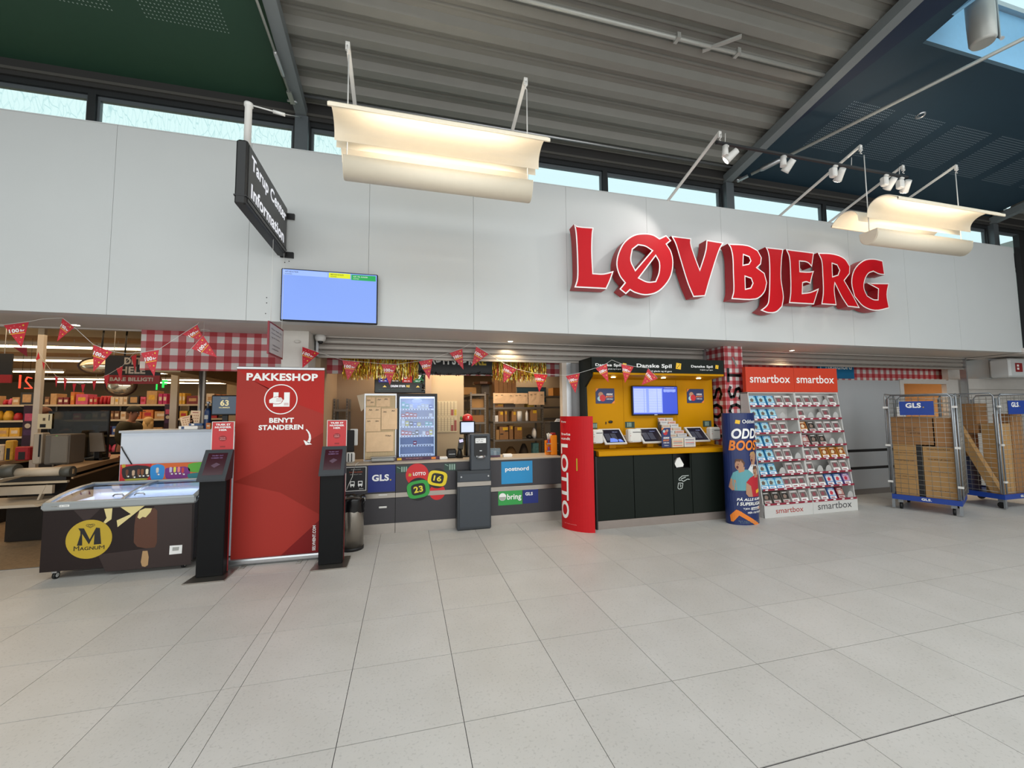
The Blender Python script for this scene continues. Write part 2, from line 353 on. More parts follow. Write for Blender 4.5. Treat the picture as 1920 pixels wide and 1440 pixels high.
# roof beams, rods, strut
for x in (-1.28, 4.68, 10.70):
    a, b = rz(-2.6, 5.02), rz(5.1, 5.02)
    mb = MB().hexa([(x, YR, rz(YR, 5.02)), (x+.12, YR, rz(YR, 5.02)), (x+.12, 5.14, rz(5.14, 5.02)), (x, 5.14, rz(5.14, 5.02)), (x, YR, rz(YR, 5.14)), (x+.12, YR, rz(YR, 5.14)), (x+.12, 5.14, rz(5.14, 5.14)), (x, 5.14, rz(5.14, 5.14))], mGrey)
    mb.box(x, x+.12, -2.8, YR+.01, rz(YR, 5.02)+.0, rz(YR, 5.02)+.2, mGrey)
    make('roof_beam', mb, ceil)
def rod(a, b, r, name, lab):
    a = Vector(a); b = Vector(b); t = thing(name, lab, 'tie rod', a)
    make('rod', MB().tube([a+(b-a)*.04, b], r, mPaintG, 8), t)
    d = (b-a).normalized(); L0 = (b-a).length
    make('turnbuckle', MB().tube([a+d*.28, a+d*.31, a+d*.52, a+d*.55], [r*1.2, r*1.7, r*1.7, r*1.2], mAlu, 8), t)
    make('clevis', MB().bar(a-d*.03, a+d*.12, .05, .025, mAlu).tube([a+Vector((-.05, 0, 0)), a+Vector((.05, 0, 0))], .014, mAlu, 8), t)
    return t
mPaintG = M('grey_painted_steel', 'A3A49F', .4, .3)
rod((-1.26, 4.80, 5.03), (-1.40, 2.2, 5.50), .013, 'tie_rod', 'thin grey tie rod beside the left roof beam, below the green ceiling')
rod((4.86, 4.93, 5.03), (6.98, 1.55, 5.66), .022, 'tie_rod', 'long grey tie rod running diagonally under the blue ceiling to the hanging tube')
ct = thing('hanging_strut', 'thick grey tube hanging down out of the skylight opening', 'strut', (5.66, 2.6, 5.25))
make('tube', MB().lathe((5.66, 2.6, 0), [(.085, 5.25), (.10, 5.28), (.105, 5.5), (.105, 6.4)], mPaintG, 20), ct)
make('bracket', MB().tube([(5.80, 2.55, 6.3), (5.80, 2.55, 5.32), (5.74, 2.5, 5.24)], .018, mAlu, 8), ct)
# grey conduit pipe under the deck
pp = thing('conduit_pipe', 'thin grey conduit pipe running along the corrugated ceiling', 'pipe', (1.3, 3.45, 5.42))
make('pipe', MB().tube([(.2, 3.45, 5.425), (4.66, 3.45, 5.425)], .022, mPaintG, 8), pp)
for x in (2.7, 3.45): make('pipe_clamp', MB().box(x-.02, x+.02, 3.41, 3.49, 5.40, 5.46, mPaintG), pp)
make('brace', MB().bar((3.35, 3.28, 5.44), (3.05, 3.5, 5.41), .04, .02, mPaintG), pp)
# hall shell behind and beside the viewer
make('wall_back', MB().box(-10, 16, -5.1, -5, 0, 6.1, M('hall_wall', '9C9A94', .7)), kind='structure')
make('wall_left', MB().box(-10.1, -10, -5, 5.2, 0, 6.1, M('hall_wall')), kind='structure')
make('wall_far_right', MB().box(16, 16.1, -5, 11, 0, 6.1, M('hall_wall')), kind='structure')

# pillars, roller shutters
wp = M('pillar_white', 'CFCBC4', .6, noise=.04)
make('pillar', MB().box(-1.43, -1.14, 5.3, 5.7, 0, FB, wp), kind='structure')
p = at(558, 641, 5.3)
tag(make('wall_bracket', MB().rbox(p.x-.03, p.x+.03, 5.27, 5.3, p.z-.015, p.z+.015, wp), label='small white bracket painted over on the white pillar', cat='bracket'))
def gingham(key, sx, ox=0, oz=0, axis='xz'):
    m = bpy.data.materials.new(key); m.use_nodes = True; n = m.node_tree.nodes; L = m.node_tree.links; b = n['Principled BSDF']; b.inputs['Roughness'].default_value = .6
    g = n.new('ShaderNodeNewGeometry'); sp_ = n.new('ShaderNodeSeparateXYZ'); L.new(g.outputs['Position'], sp_.inputs[0])
    res = []
    for ax, off in ((0, ox), (2, oz)):
        src = sp_.outputs[ax]
        if ax == 0:
            a2 = n.new('ShaderNodeMath'); a2.operation = 'ADD'; L.new(sp_.outputs[0], a2.inputs[0]); L.new(sp_.outputs[1], a2.inputs[1]); src = a2.outputs[0]
        a = n.new('ShaderNodeMath'); a.operation = 'MULTIPLY_ADD'; a.inputs[1].default_value = 1/sx; a.inputs[2].default_value = off; L.new(src, a.inputs[0])
        f = n.new('ShaderNodeMath'); f.operation = 'FRACT'; L.new(a.outputs[0], f.inputs[0])
        l = n.new('ShaderNodeMath'); l.operation = 'LESS_THAN'; l.inputs[1].default_value = .5; L.new(f.outputs[0], l.inputs[0]); res.append(l)
    s = n.new('ShaderNodeMath'); s.operation = 'ADD'; L.new(res[0].outputs[0], s.inputs[0]); L.new(res[1].outputs[0], s.inputs[1])
    h = n.new('ShaderNodeMath'); h.operation = 'MULTIPLY'; h.inputs[1].default_value = .5; L.new(s.outputs[0], h.inputs[0])
    cr = n.new('ShaderNodeValToRGB'); e = cr.color_ramp.elements; e[0].color = (*lin('CFC9C6'), 1); e[1].color = (*lin('A53238'), 1); k = e.new(.5); k.color = (*lin('B56F73'), 1); cr.color_ramp.interpolation = 'CONSTANT'; e[1].position = .45; e[2].position = .9
    e[0].color = (*lin('D3CECB'), 1); e[1].color = (*lin('B9686C'), 1); e[2].color = (*lin('A52C33'), 1)
    L.new(h.outputs[0], cr.inputs[0]); L.new(cr.outputs[0], b.inputs['Base Color']); return m
mG = gingham('gingham', .158, .13, .25)
make('trim_6', MB().box(-2.965, -1.43, 5.58, 5.62, 2.075, FB, mG), kind='structure')
make('trim_7', MB().box(-1.13, 4.75, 6.14, 6.17, 2.113, FB+.3, gingham('gingham_far', .15, .3, .62)), kind='structure')
make('trim_8', MB().box(5.05, 12.6, 6.12, 6.15, 2.09, FB+.3, mG), kind='structure')
gp = MB().box(4.73, 5.07, 5.25, 5.68, 0, FB, gingham('gingham_pillar', .125, .1, .45))
pil = make('checked_pillar', gp, kind='structure')
def shutter(name, x0, x1, zb):
    s = MB().box(x0, x0+.03, 5.6, 5.7, zb-.02, FB, mAlu).box(x1-.03, x1, 5.6, 5.7, 0, FB, mAlu)
    t = make(name, s, kind='structure')
    z = FB-.01; k = 0
    while z > zb+.01:
        zz = max(z-.075, zb)
        mb = MB(); pr = [(5.66, z), (5.645, z-.012), (5.64, (z+zz)/2), (5.645, zz+.012), (5.66, zz)]
        for (a, b), (c, d) in zip(pr, pr[1:]): mb.face([(x0+.02, a, b), (x1-.02, a, b), (x1-.02, c, d), (x0+.02, c, d)], mShut)
        mb.face([(x0+.02, 5.665, zz), (x1-.02, 5.665, zz), (x1-.02, 5.665, z), (x0+.02, 5.665, z)], mBlack)
        make('shutter_slat', mb, t); z = zz-.004
    make('shutter_bottom_rail', MB().box(x0+.02, x1-.02, 5.635, 5.675, zb-.03, zb, mShut), t)
shutter('door_1', -1.12, 4.70, 2.30); shutter('door_2', 5.07, 10.80, 2.345)
# aluminium jamb between kiosk counter and betting booth
make('trim_9', MB().box(2.20, 2.27, 5.60, 5.70, 0, 2.27, M('jamb_cream', 'CFC4B8', .5)).box(2.27, 2.34, 5.60, 5.7, 0, 2.27, mAlu), kind='structure')
make('trim_10', MB().box(2.34, 2.7, 5.66, 5.70, 0, 2.27, M('jamb_panel', 'A9A9AA', .5)).box(2.7, 4.73, 5.66, 5.7, 0, 2.27, M('jamb_panel')), kind='structure')
# ================================================================== SIGNS AND LAMPS ON THE FASCIA
def curvepoly(polys, ext):
    cu = bpy.data.curves.new('c', 'CURVE'); cu.dimensions = '2D'; cu.fill_mode = 'BOTH'; cu.extrude = ext
    for p in polys:
        s = cu.splines.new('POLY'); s.points.add(len(p)-1); s.use_cyclic_u = True
        for i, (a, b) in enumerate(p): s.points[i].co = (a, b, 0, 1)
    ob = bpy.data.objects.new('c', cu); me = bpy.data.meshes.new_from_object(ob)
    vs = [v.co.copy() for v in me.vertices]; fs = [(tuple(p.vertices), p.normal.z) for p in me.polygons]
    bpy.data.objects.remove(ob); bpy.data.curves.remove(cu); bpy.data.meshes.remove(me); return vs, fs
def inset(p, d):     # positive d moves every edge to the left of its direction
    n = len(p); o = []
    for i in range(n):
        a = Vector(p[i-1]); b = Vector(p[i]); c = Vector(p[(i+1) % n]); e1 = (b-a).normalized(); e2 = (c-b).normalized()
        n1 = Vector((-e1.y, e1.x)); n2 = Vector((-e2.y, e2.x)); m = n1+n2
        if m.length < .2: m = n1
        m.normalize(); k = d/max(.45, m.dot(n1)); q = b+m*k; o.append((q.x, q.y))
    return o
def smooth(p, closed=True, n=4, keep=.62):     # round the gentle bends of an outline, keep its sharp corners
    N = len(p); o = []; V2 = [Vector(q) for q in p]
    def sharp(i):
        if not closed and i in (0, N-1): return True
        a = (V2[i]-V2[i-1]); b = (V2[(i+1) % N]-V2[i]); return a.angle(b, 0) > keep
    for i in range(N if closed else N-1):
        p1, p2 = V2[i], V2[(i+1) % N]; d = p2-p1
        m1 = d if sharp(i) else (p2-V2[i-1])/2; m2 = d if sharp((i+1) % N) else (V2[(i+2) % N]-p1)/2
        L1 = d.length; m1 = m1.normalized()*L1; m2 = m2.normalized()*L1
        for k in range(n):
            t = k/n; h = (2*t**3-3*t*t+1)*p1+(t**3-2*t*t+t)*m1+(-2*t**3+3*t*t)*p2+(t**3-t*t)*m2; o.append((h.x, h.y))
    if not closed: o.append(tuple(V2[-1]))
    return o
def area(p): return sum(p[i-1][0]*p[i][1]-p[i][0]*p[i-1][1] for i in range(len(p)))/2
def polyslab(mb, polys, y0, ext, mface, mside):
    vs, fs = curvepoly(polys, ext); k = len(mb.v); mb.v += [Vector((v.x, y0-v.z, v.y)) for v in vs]
    for f, nz_ in fs: mb.f.append(tuple(k+i for i in f)); mb.m.append(mb.mi(mface if abs(nz_) > .5 else mside)); mb.sm.append(False)
    return mb
LT = {
 'L': [[(203,107),(222,117),(302,124),(297,160),(295,250),(300,352),(350,354),(402,341),(385,390),(366,432),(205,424),(218,380),(219,300),(215,200),(210,140)]],
 'O': [[(560,153),(600,160),(630,178),(664,162),(690,190),(668,208),(690,245),(700,300),(690,365),(660,415),(615,452),(560,463),(510,452),(484,438),(463,458),(430,432),(456,400),(430,365),(415,310),(425,250),(455,195),(505,160)],
       [(510,335),(490,290),(497,235),(525,213),(560,220),(592,240)], [(612,268),(628,300),(626,350),(610,392),(570,394),(530,376)]],
 'V': [[(690,166),(790,178),(789,205),(802,250),(832,332),(860,240),(866,186),(952,200),(930,240),(888,370),(860,468),(800,472),(770,400),(730,270),(710,205)]],
 'B': [[(972,205),(1070,212),(1122,238),(1142,275),(1138,308),(1120,325),(1156,352),(1169,400),(1155,450),(1112,484),(990,482),(1000,440),(998,350),(995,270),(985,225)],
       [(1052,262),(1078,272),(1085,290),(1076,305),(1050,310)], [(1060,370),(1088,380),(1096,402),(1086,424),(1062,430)]],
 'J': [[(1160,222),(1250,232),(1243,280),(1240,380),(1252,470),(1245,520),(1215,548),(1175,552),(1135,538),(1168,510),(1176,480),(1180,380),(1178,280),(1170,240)]],
 'E': [[(1262,232),(1403,250),(1393,322),(1370,300),(1332,294),(1334,343),(1375,345),(1403,341),(1394,370),(1386,406),(1366,398),(1348,402),(1346,452),(1385,446),(1428,428),(1403,509),(1278,502),(1285,450),(1284,350),(1278,270)]],
 'R': [[(1422,250),(1500,255),(1556,278),(1584,318),(1582,356),(1556,390),(1592,452),(1632,527),(1572,520),(1540,470),(1508,405),(1506,440),(1516,513),(1440,508),(1448,450),(1445,350),(1440,290)],
       [(1495,305),(1518,313),(1530,338),(1522,360),(1497,368)]],
 'G': [[(1747,290),(1757,362),(1728,358),(1700,345),(1675,356),(1657,392),(1655,430),(1670,465),(1700,482),(1722,484),(1724,432),(1668,402),(1779,403),(1769,460),(1780,528),(1710,541),(1650,520),(1605,470),(1590,400),(1603,335),(1650,288),(1700,280)]]}
sg = thing('store_sign', 'large raised red serif letters with white outlines on the white fascia', 'sign', (4.6, 4.6, 3.0))
mRedL = M('letter_red', 'C20D1B', .45, noise=.03, spec=.2); mRedS = M('letter_side', 'A5131D', .4); mOut = M('letter_outline', 'F2EEEE', .4, noise=0)
for ch, polys in LT.items():
    pp_ = []
    for i, p in enumerate(polys):
        q = [at(1000+a/2.6667, 380+b/2.6667, 4.61) for a, b in p]; q = [(a.x, a.z) for a in q]
        q = smooth(q)
        if (area(q) < 0) == (i == 0): q.reverse()
        pp_.append(q)
    o = make('letter', polyslab(MB(), pp_, 4.685, .075, mOut, mRedS), sg)
    ins = [inset(q, .017) for q in pp_]
    make('red_face', polyslab(MB(), ins, 4.61, .003, mRedL, mRedL), o)
    bx = MB(); xs_ = [q[0] for q in pp_[0]]; zs_ = [q[1] for q in pp_[0]]; xc = sum(xs_)/len(xs_)
    bx.box(min(xs_)+.12, min(xs_)+.15, 4.75, 4.8, (min(zs_)+max(zs_))/2-.02, (min(zs_)+max(zs_))/2+.02, mAlu)
    make('mounting_stud', bx, o)

# projecting information sign
t = thing('information_sign', 'black double-sided lightbox sign with white words projecting from the fascia', 'sign', (-1.30, 4.2, 3.22))
mSignF = M('sign_face', '2C2927', .35)
make('sign_box', MB().rbox(-1.345, -1.262, 3.60, 4.74, 3.235, 3.77, mBlack, .012).box(-1.35, -1.257, 3.598, 4.742, 3.30, 3.31, mBlack), t)
make('sign_face', MB().box(-1.262, -1.257, 3.63, 4.72, 3.27, 3.745, mSignF), t)
tSign = M('lit_letters', 'F2F4FA', .5, emit=.75)
txt(t, 'Tarup Center', tSign, (-1.2565, 3.68, 3.545), Y*.99, Z*.155, .03)
txt(t, 'Information', tSign, (-1.2565, 3.69, 3.335), Y*.93, Z*.125, .03)
for z in (3.70, 3.27): make('bracket', MB().box(-1.33, -1.20, 4.77, 4.80, z-.03, z+.03, mBlack).box(-1.31, -1.28, 4.72, 4.78, z-.015, z+.015, mBlack), t)
make('hanging_pole', MB().lathe((-1.30, 3.70, 0), [(.027, 3.76), (.027, 4.12), (.034, 4.125), (.034, 4.15)], mPaint, 14), t)
make('stay_wire', MB().tube([(-1.28, 3.70, 4.14), (-1.05, 3.72, 4.12)], .006, mPaint, 6).tube([(-1.12, 3.715, 4.125), (-1.03, 3.72, 4.115)], .014, mPaint, 6).tube([(-1.05, 3.72, 4.12), (-1.22, 5.0, 5.0)], .003, mPaint, 5), t)

# queue screen
t = thing('queue_screen', 'flat television with a pale blue picture mounted on the fascia above the roll-up banner', 'screen', (-.8, 4.73, 2.54))
make('housing', MB().rbox(-1.297, -.322, 4.715, 4.75, 2.535, 3.10, mBlack, .008).box(-.95, -.65, 4.75, 4.795, 2.7, 2.95, mBlack), t)
mScr = M('screen_blue', '7C9BE6', .3, emit=.95); mScr2 = M('screen_paleblue', '98B4F2', .3, emit=.95)
sp_ = MB(); rect(sp_, -1.285, -.334, 2.55, 3.09, 4.714, mScr); rect(sp_, -1.28, -.84, 3.03, 3.085, 4.7135, mScr2)
rect(sp_, -.83, -.61, 3.03, 3.085, 4.7135, M('screen_yellow', 'D8E010', .3, emit=.9)); rect(sp_, -.60, -.345, 3.02, 3.08, 4.7135, M('screen_green', '18A050', .3, emit=.9))
tmb(sp_, 'AFVENTER', tBlack, (-1.26, 4.7133, 3.058), X*.13, Z*.016, 0); tmb(sp_, 'NUMMER', tBlack, (-1.26, 4.7133, 3.036), X*.07, Z*.01)
tmb(sp_, 'BEHANDLES', tBlack, (-.81, 4.7133, 3.058), X*.13, Z*.016, 0); tmb(sp_, 'NUMMER', tBlack, (-.81, 4.7133, 3.038), X*.06, Z*.01)
tmb(sp_, 'GÅ TIL KASSE', tWhite, (-.58, 4.7133, 3.052), X*.15, Z*.018, .02); tmb(sp_, 'NUMMER', tWhite, (-.58, 4.7133, 3.03), X*.06, Z*.01)
makeflat('display', sp_, t)
# small hanging notice
t = thing('hanging_notice', 'small grey notice with dark red border hanging below the fascia beside the white pillar', 'sign', (-1.26, 4.46, 2.12))
make('frame', MB().box(-1.268, -1.252, 4.24, 4.69, 2.12, 2.43, M('maroon', '7E1724', .4)), t)
nb = MB(); nb.face([(-1.2515, 4.255, 2.135), (-1.2515, 4.675, 2.135), (-1.2515, 4.675, 2.415), (-1.2515, 4.255, 2.415)], M('notice_grey', 'B9B5B4', .4))
for i, s in enumerate(['Her kan du', 'hente pakker', 'og få hjælp']): tmb(nb, s, M('notice_ink', '6B6468', .6), (-1.251, 4.30, 2.36-.04*i), Y*(.32-.03*i), Z*.018)
for i, s in enumerate(['Velkommen', 'indenfor']): tmb(nb, s, M('notice_ink'), (-1.251, 4.34, 2.21-.035*i), Y*(.24-.04*i), Z*.018)
makeflat('notice', nb, t)
make('wire', MB().tube([(-1.26, 4.30, 2.43), (-1.26, 4.30, 3.24)], .002, mPaint, 5).tube([(-1.26, 4.66, 2.43), (-1.26, 4.66, 3.24)], .002, mPaint, 5), t)
# cctv dome
t = thing('security_camera', 'small white dome camera under the soffit beside the white pillar', 'camera', (-1.06, 5.52, 2.44))
make('housing', MB().lathe((-1.055, 5.53, 0), [(.062, 2.54), (.065, 2.50), (.055, 2.47), (.045, 2.46)], mPaint, 16), t)
make('lens_dome', MB().ball((-1.05, 5.515, 2.455), .032, .032, .03, mBlack), t)

# struts and hanging lamps
def strut(x, yt, zt, lab):
    t = thing('support_strut', lab, 'strut', (x, 4.8, FT))
    make('bar', MB().bar((x, 4.86, 4.46), (x, yt, zt), .035, .018, mPaint), t)
    make('hook', MB().tube([(x, yt+.03, zt-.02), (x, yt-.01, zt-.04), (x, yt-.01, zt-.07), (x, yt+.02, zt-.09), (x, yt, zt-.11)], .006, mPaint, 6).box(x-.018, x+.018, yt, yt+.02, zt-.07, zt, mPaint), t)
strut(-.53, 3.65, 4.83, 'white sloping strut carrying the left end of the left hanging lamp')
strut(1.11, 3.65, 4.83, 'white sloping strut carrying the right end of the left hanging lamp')
strut(3.51, 3.80, 4.79, 'white sloping strut at the left end of the black spotlight track')
strut(5.44, 3.63, 4.82, 'white sloping strut above the third track spotlight')
strut(6.40, 3.78, 4.79, 'white sloping strut at the right end of the black spotlight track')
strut(7.18, 3.65, 4.83, 'white sloping strut carrying the right end of the right hanging lamp')
def lamp(cx, label):
    t = thing('hanging_lamp', label, 'lamp', (cx, 3.66, 3.56)); a, b = cx-.915, cx+.915
    prof = smooth([(.05, 3.885), (.056, 3.96), (.09, 4.02), (.15, 4.055), (.22, 4.06), (.30, 4.03), (.385, 3.955)], False, 5)
    for s in (-1, 1):
        ring = [[(x, 3.66+s*p, z) for p, z in prof] + [(x, 3.66+s*(p+.002), z+.012) for p, z in reversed(prof)] for x in (a, b)]
        make('reflector_wing', MB().loft(ring, mCream, True), t)
        make('wing_lip', MB().box(a, b, 3.66+s*.385-(.014 if s > 0 else 0), 3.66+s*.385+(.0 if s > 0 else .014), 3.945, 3.975, mCream), t)
    tp = [(.11*math.cos(k*PI/10), 3.70-.13*math.sin(k*PI/10)) for k in range(11)] + [(-.095, 3.745), (.095, 3.745)]
    tp = [(.10, 3.74)] + [(.105*math.cos(k*PI/36), 3.69-.115*math.sin(k*PI/36)) for k in range(37)] + [(-.10, 3.74), (-.085, 3.74)] + [(-.085*math.cos(k*PI/8), 3.69-.095*math.sin(k*PI/8)) for k in range(9)] + [(.085, 3.74)]
    make('trough', MB().loft([[(x, 3.66+p, z) for p, z in tp] for x in (cx-.835, cx+.835)], mCream, True, True), t)
    for x in (cx-.841, cx+.836): make('trough_end', MB().slab([(x, 3.66+.105*math.cos(k*PI/24), 3.74-(.165*math.sin(k*PI/24) if 0 < k < 24 else 0)) for k in range(25)], (.005, 0, 0), mCream), t)
    make('fluorescent_tube', MB().tube([(cx-.72, 3.66, 3.70), (cx+.72, 3.66, 3.70)], .016, M('tube_light', 'FFF0D8', .4, emit=10), 8), t)
    for x in (cx-.82, cx+.82):
        make('suspension_cable', MB().tube([(x, 3.66, 3.70), (x, 3.66, 4.72)], .006, mPaint, 6), t)
lamp(.30, 'cream gull-wing hanging lamp left of the black spotlight track')
lamp(6.34, 'cream gull-wing hanging lamp right of the big red letters')
for cx in (.30, 6.34): alight('lamp_uplight', (cx, 3.66, 3.76), 1.4, .10, 8, (1, .90, .76), rot=(PI, 0, 0))
# track with spotlights
t = thing('spotlight_track', 'black ceiling track carrying white spotlights above the big red letters', 'light track', (5, 3.8, 4.6))
make('track_rail', MB().box(3.46, 6.47, 3.785, 3.815, 4.635, 4.66, mBlack), t)
make('rail_end', MB().rbox(3.44, 3.459, 3.78, 3.82, 4.63, 4.665, mBlack), t); make('rail_end', MB().rbox(6.471, 6.49, 3.78, 3.82, 4.63, 4.665, mBlack), t)
for x in (3.57, 5.50, 6.34): make('drop_wire', MB().tube([(x, 3.80, 4.66), (x, 3.79, 4.77)], .004, mPaint, 5), t)
mLens = M('spot_lens', 'FFF6E8', .3, emit=18); mHead = M('spot_white', 'D6D4D0', .4)
def tspot(x, tgt, lit, label, kind):
    t = thing('track_spotlight', label, 'spotlight', (x, 3.80, 4.46)); d = (Vector(tgt)-Vector((x, 3.8, 4.52))).normalized()
    make('adapter', MB().rbox(x-.05, x+.02, 3.785, 3.815, 4.61, 4.636, mHead).tube([(x-.02, 3.80, 4.62), (x-.02, 3.80, 4.56)], .012, mHead, 8), t)
    if kind:
        make('driver_box', MB().rbox(x-.105, x-.03, 3.76, 3.83, 4.47, 4.585, mHead, .012), t)
    else:
        make('driver_box', MB().tube([(x-.03, 3.80, 4.625), (x-.035, 3.80, 4.50)], [.03, .036], mHead, 12), t)
    c = Vector((x+.05, 3.80, 4.52)); q = c-d*.075; e = c+d*.075; up = d.cross(X).normalized()
    make('lamp_head', MB().tube([q, q+d*.05, e-d*.03, e], [.036, .04, .046, .05], mHead, 14), t)
    make('lens', MB().tube([e, e+d*.003], [.044, .044], mLens if lit else M('spot_lens_off', '8C8F92', .2), 14), t)
    return e+d*.02
tspot(3.60, (2.6, 4.8, 3.5), True, 'lit white spotlight at the left end of the black track', False)
tspot(4.44, (4.2, 4.8, 3.6), False, 'unlit white spotlight second from the left on the black track', False)
tspot(5.25, (5.6, 4.8, 3.6), True, 'boxy white spotlight third from the left on the black track', True)
tspot(6.12, (6.2, 4.8, 3.6), False, 'boxy white spotlight fourth from the left on the black track', True)
tspot(6.40, (6.9, 4.8, 3.4), True, 'finned white spotlight at the right end of the black track', True)
spot('track_spot', (3.62, 3.92, 4.42), (2.5, 4.8, 3.45), 26, 1.25, (1, .93, .88), .45, .03)
spot('track_spot', (4.5, 3.92, 4.42), (4.3, 4.8, 3.2), 16, 1.3, (1, .93, .88), .5, .03)
spot('track_spot', (6.45, 3.92, 4.42), (6.3, 4.8, 3.3), 12, 1.3, (1, .93, .88), .5, .03)
# soffit downlights
def downlight(u, v, label, lit=True, y=5.48):
    p = at(u, v, z=FB); y = min(max(p.y, 4.98), y); x = ray(u, v).x/ray(u, v).y*y
    t = thing('downlight', label, 'downlight', (x, y, FB-.006))
    make('trim_ring', MB().loft([[(x+r*math.cos(a*PI/8), y+r*math.sin(a*PI/8), z) for a in range(16)] for r, z in ((.045, FB), (.045, FB-.005), (.036, FB-.006), (.034, FB-.001))], mPaint, False), t)
    m = MB(); m.face([(x+.034*math.cos(a*PI/8), y+.034*math.sin(a*PI/8), FB-.003) for a in range(16)], M('downlight_lens', 'FFE7BE', .4, emit=30) if lit else M('downlight_off', 'A9A49C', .4)); make('lens', m, t)
    if lit: spot('downlight_beam', (x, y, FB-.02), (x, y, 0), 34, 2.4, (1, .76, .48), .8, .03)
downlight(957, 640, 'lit round downlight in the soffit above the kiosk counter')
downlight(1485, 657, 'lit round downlight in the soffit above the gift box stand')
downlight(142, 609, 'small round downlight in the soffit above the supermarket entrance')
downlight(385, 619, 'small round downlight in the soffit above the red checked panel', False)
# ================================================================== ENTRANCE FURNITURE
def poly(mb, uv, y, m): return mb.face([at(u, v, y) for u, v in uv], m)
def stroke(mb, pts, w, y, m):     # flat printed line on plane y, pts (x,z)
    for (a, b), (c, d) in zip(pts, pts[1:]):
        dx, dz = c-a, d-b; l = math.hypot(dx, dz) or 1; px_, pz_ = -dz/l*w/2, dx/l*w/2
        mb.face([(a+px_, y, b+pz_), (a-px_, y, b-pz_), (c-px_, y, d-pz_), (c+px_, y, d+pz_)], m)
    return mb
# --- ice cream chest freezer
t = thing('chest_freezer', 'dark brown ice cream chest freezer with sliding glass lids and a gold round badge', 'freezer', (-2.7, 5.27, 0))
FX0, FX1, FY0, FY1 = -3.335, -2.095, 4.95, 5.58
mBrown = M('freezer_brown', '211615', .4, spec=.3); mRim = M('freezer_rim', '9EA3A5', .35, .4); mIn = M('freezer_liner', 'E8ECF2', .4, noise=.02)
body = MB().rbox(FX0, FX1, FY0+.031, FY1, .085, .40, mBrown, .006)
body.box(FX0, FX1, FY0, FY0+.03, .085, .66, mBrown).box(FX0, FX1, FY1-.03, FY1, .4, .79, mBrown).hexa([(FX0, FY0+.03, .4), (FX0+.03, FY0+.03, .4), (FX0+.03, FY1-.03, .4), (FX0, FY1-.03, .4), (FX0, FY0+.03, .66), (FX0+.03, FY0+.03, .66), (FX0+.03, FY1-.03, .79), (FX0, FY1-.03, .79)], mBrown)
body.hexa([(FX1-.03, FY0+.03, .4), (FX1, FY0+.03, .4), (FX1, FY1-.03, .4), (FX1-.03, FY1-.03, .4), (FX1-.03, FY0+.03, .66), (FX1, FY0+.03, .66), (FX1, FY1-.03, .79), (FX1-.03, FY1-.03, .79)], mBrown)
make('cabinet', body, t)
make('liner', MB().box(FX0+.035, FX1-.035, FY0+.035, FY1-.035, .405, .43, mIn).box(FX0+.035, FX1-.035, FY1-.05, FY1-.035, .43, .78, mIn).box(FX0+.035, FX1-.035, FY0+.035, FY0+.05, .43, .66, mIn).box(FX0+.035, FX0+.05, FY0+.05, FY1-.05, .43, .68, mIn).box(FX1-.05, FX1-.035, FY0+.05, FY1-.05, .43, .68, mIn), t)
LP = [(FY0-.012, .705), (FY0+.03, .735), (5.12, .775), (5.27, .80), (5.42, .815), (FY1+.01, .82)]
def lidbar(x, w, name='lid_frame', m=None):
    mb = MB(); m = m or mRim
    mb.loft([[(x-w, y, z-.03), (x+w, y, z-.03), (x+w, y, z), (x-w, y, z)] for y, z in LP], m)
    return mb
make('front_rim', MB().rbox(FX0-.012, FX1+.012, FY0-.014, FY0+.035, .655, .732, mRim, .012), t)
make('rear_rim', MB().rbox(FX0-.012, FX1+.012, FY1-.03, FY1+.01, .76, .825, mRim, .01), t)
for x in (FX0+.01, FX1-.01): make('side_rim', lidbar(x, .022), t)
make('lid_divider', lidbar(-2.73, .014), t)
mGl = glassm('freezer_glass', 'EDF4FF', .16, .04)
for a, b in ((FX0+.03, -2.745), (-2.715, FX1-.03)):
    make('sliding_lid', MB().loft([[(a, y, z-.012), (b, y, z-.012), (b, y, z-.008), (a, y, z-.008)] for y, z in LP[1:]], mGl), t)
hb = MB(); 
for x in (-2.80, -2.62): make('lid_handle', MB().tube([(x-.045, 5.04, .748), (x-.03, 5.04, .765), (x+.03, 5.04, .765), (x+.045, 5.04, .748)], .007, mAlu, 6), t)
bas = MB()
for i in range(9): bas.tube([(FX0+.08, FY0+.07+.055*i, .56), (-2.85, FY0+.07+.055*i, .56)], .003, mPaint, 4)
for i in range(6): bas.tube([(FX0+.08+.08*i, FY0+.07, .56), (FX0+.08+.08*i, FY1-.07, .56)], .003, mPaint, 4)
make('wire_basket', bas, t, kind='stuff')
for x, y in ((FX0+.09, FY0+.06), (FX1-.10, FY0+.06), (FX0+.09, FY1-.07), (FX1-.10, FY1-.07)):
    c = make('caster', MB().box(x-.02, x+.02, y-.025, y+.025, .06, .088, mAlu).box(x-.016, x-.012, y-.015, y+.015, .03, .06, mAlu), t)
    make('wheel', MB().tube([(x-.011, y, .034), (x+.011, y, .034)], .034, mBlack, 14).tube([(x-.013, y, .034), (x+.013, y, .034)], .02, mPaint, 10), c)
pr = MB(); yy = FY0-.0012
mB2 = M('print_brown2', '2E1F1D', .4, noise=0); mB3 = M('print_brown3', '1A100F', .4, noise=0); mCh = M('print_cream', 'DCCB8E', .4, noise=0); mGold = M('print_gold', 'BC9F2C', .35, noise=.08, nscale=5); mChoc = M('print_choc', '54301F', .35, noise=.03); mChocL = M('print_choc_light', '6A3E2A', .35, noise=0)
def pz(zx, zy): return (60+zx/4.3636, 820+zy/4.3636)
poly(pr, [pz(1000, 560), pz(1310, 545), pz(1300, 1040), pz(600, 1100), pz(540, 960), pz(1000, 900)], yy, mB2)
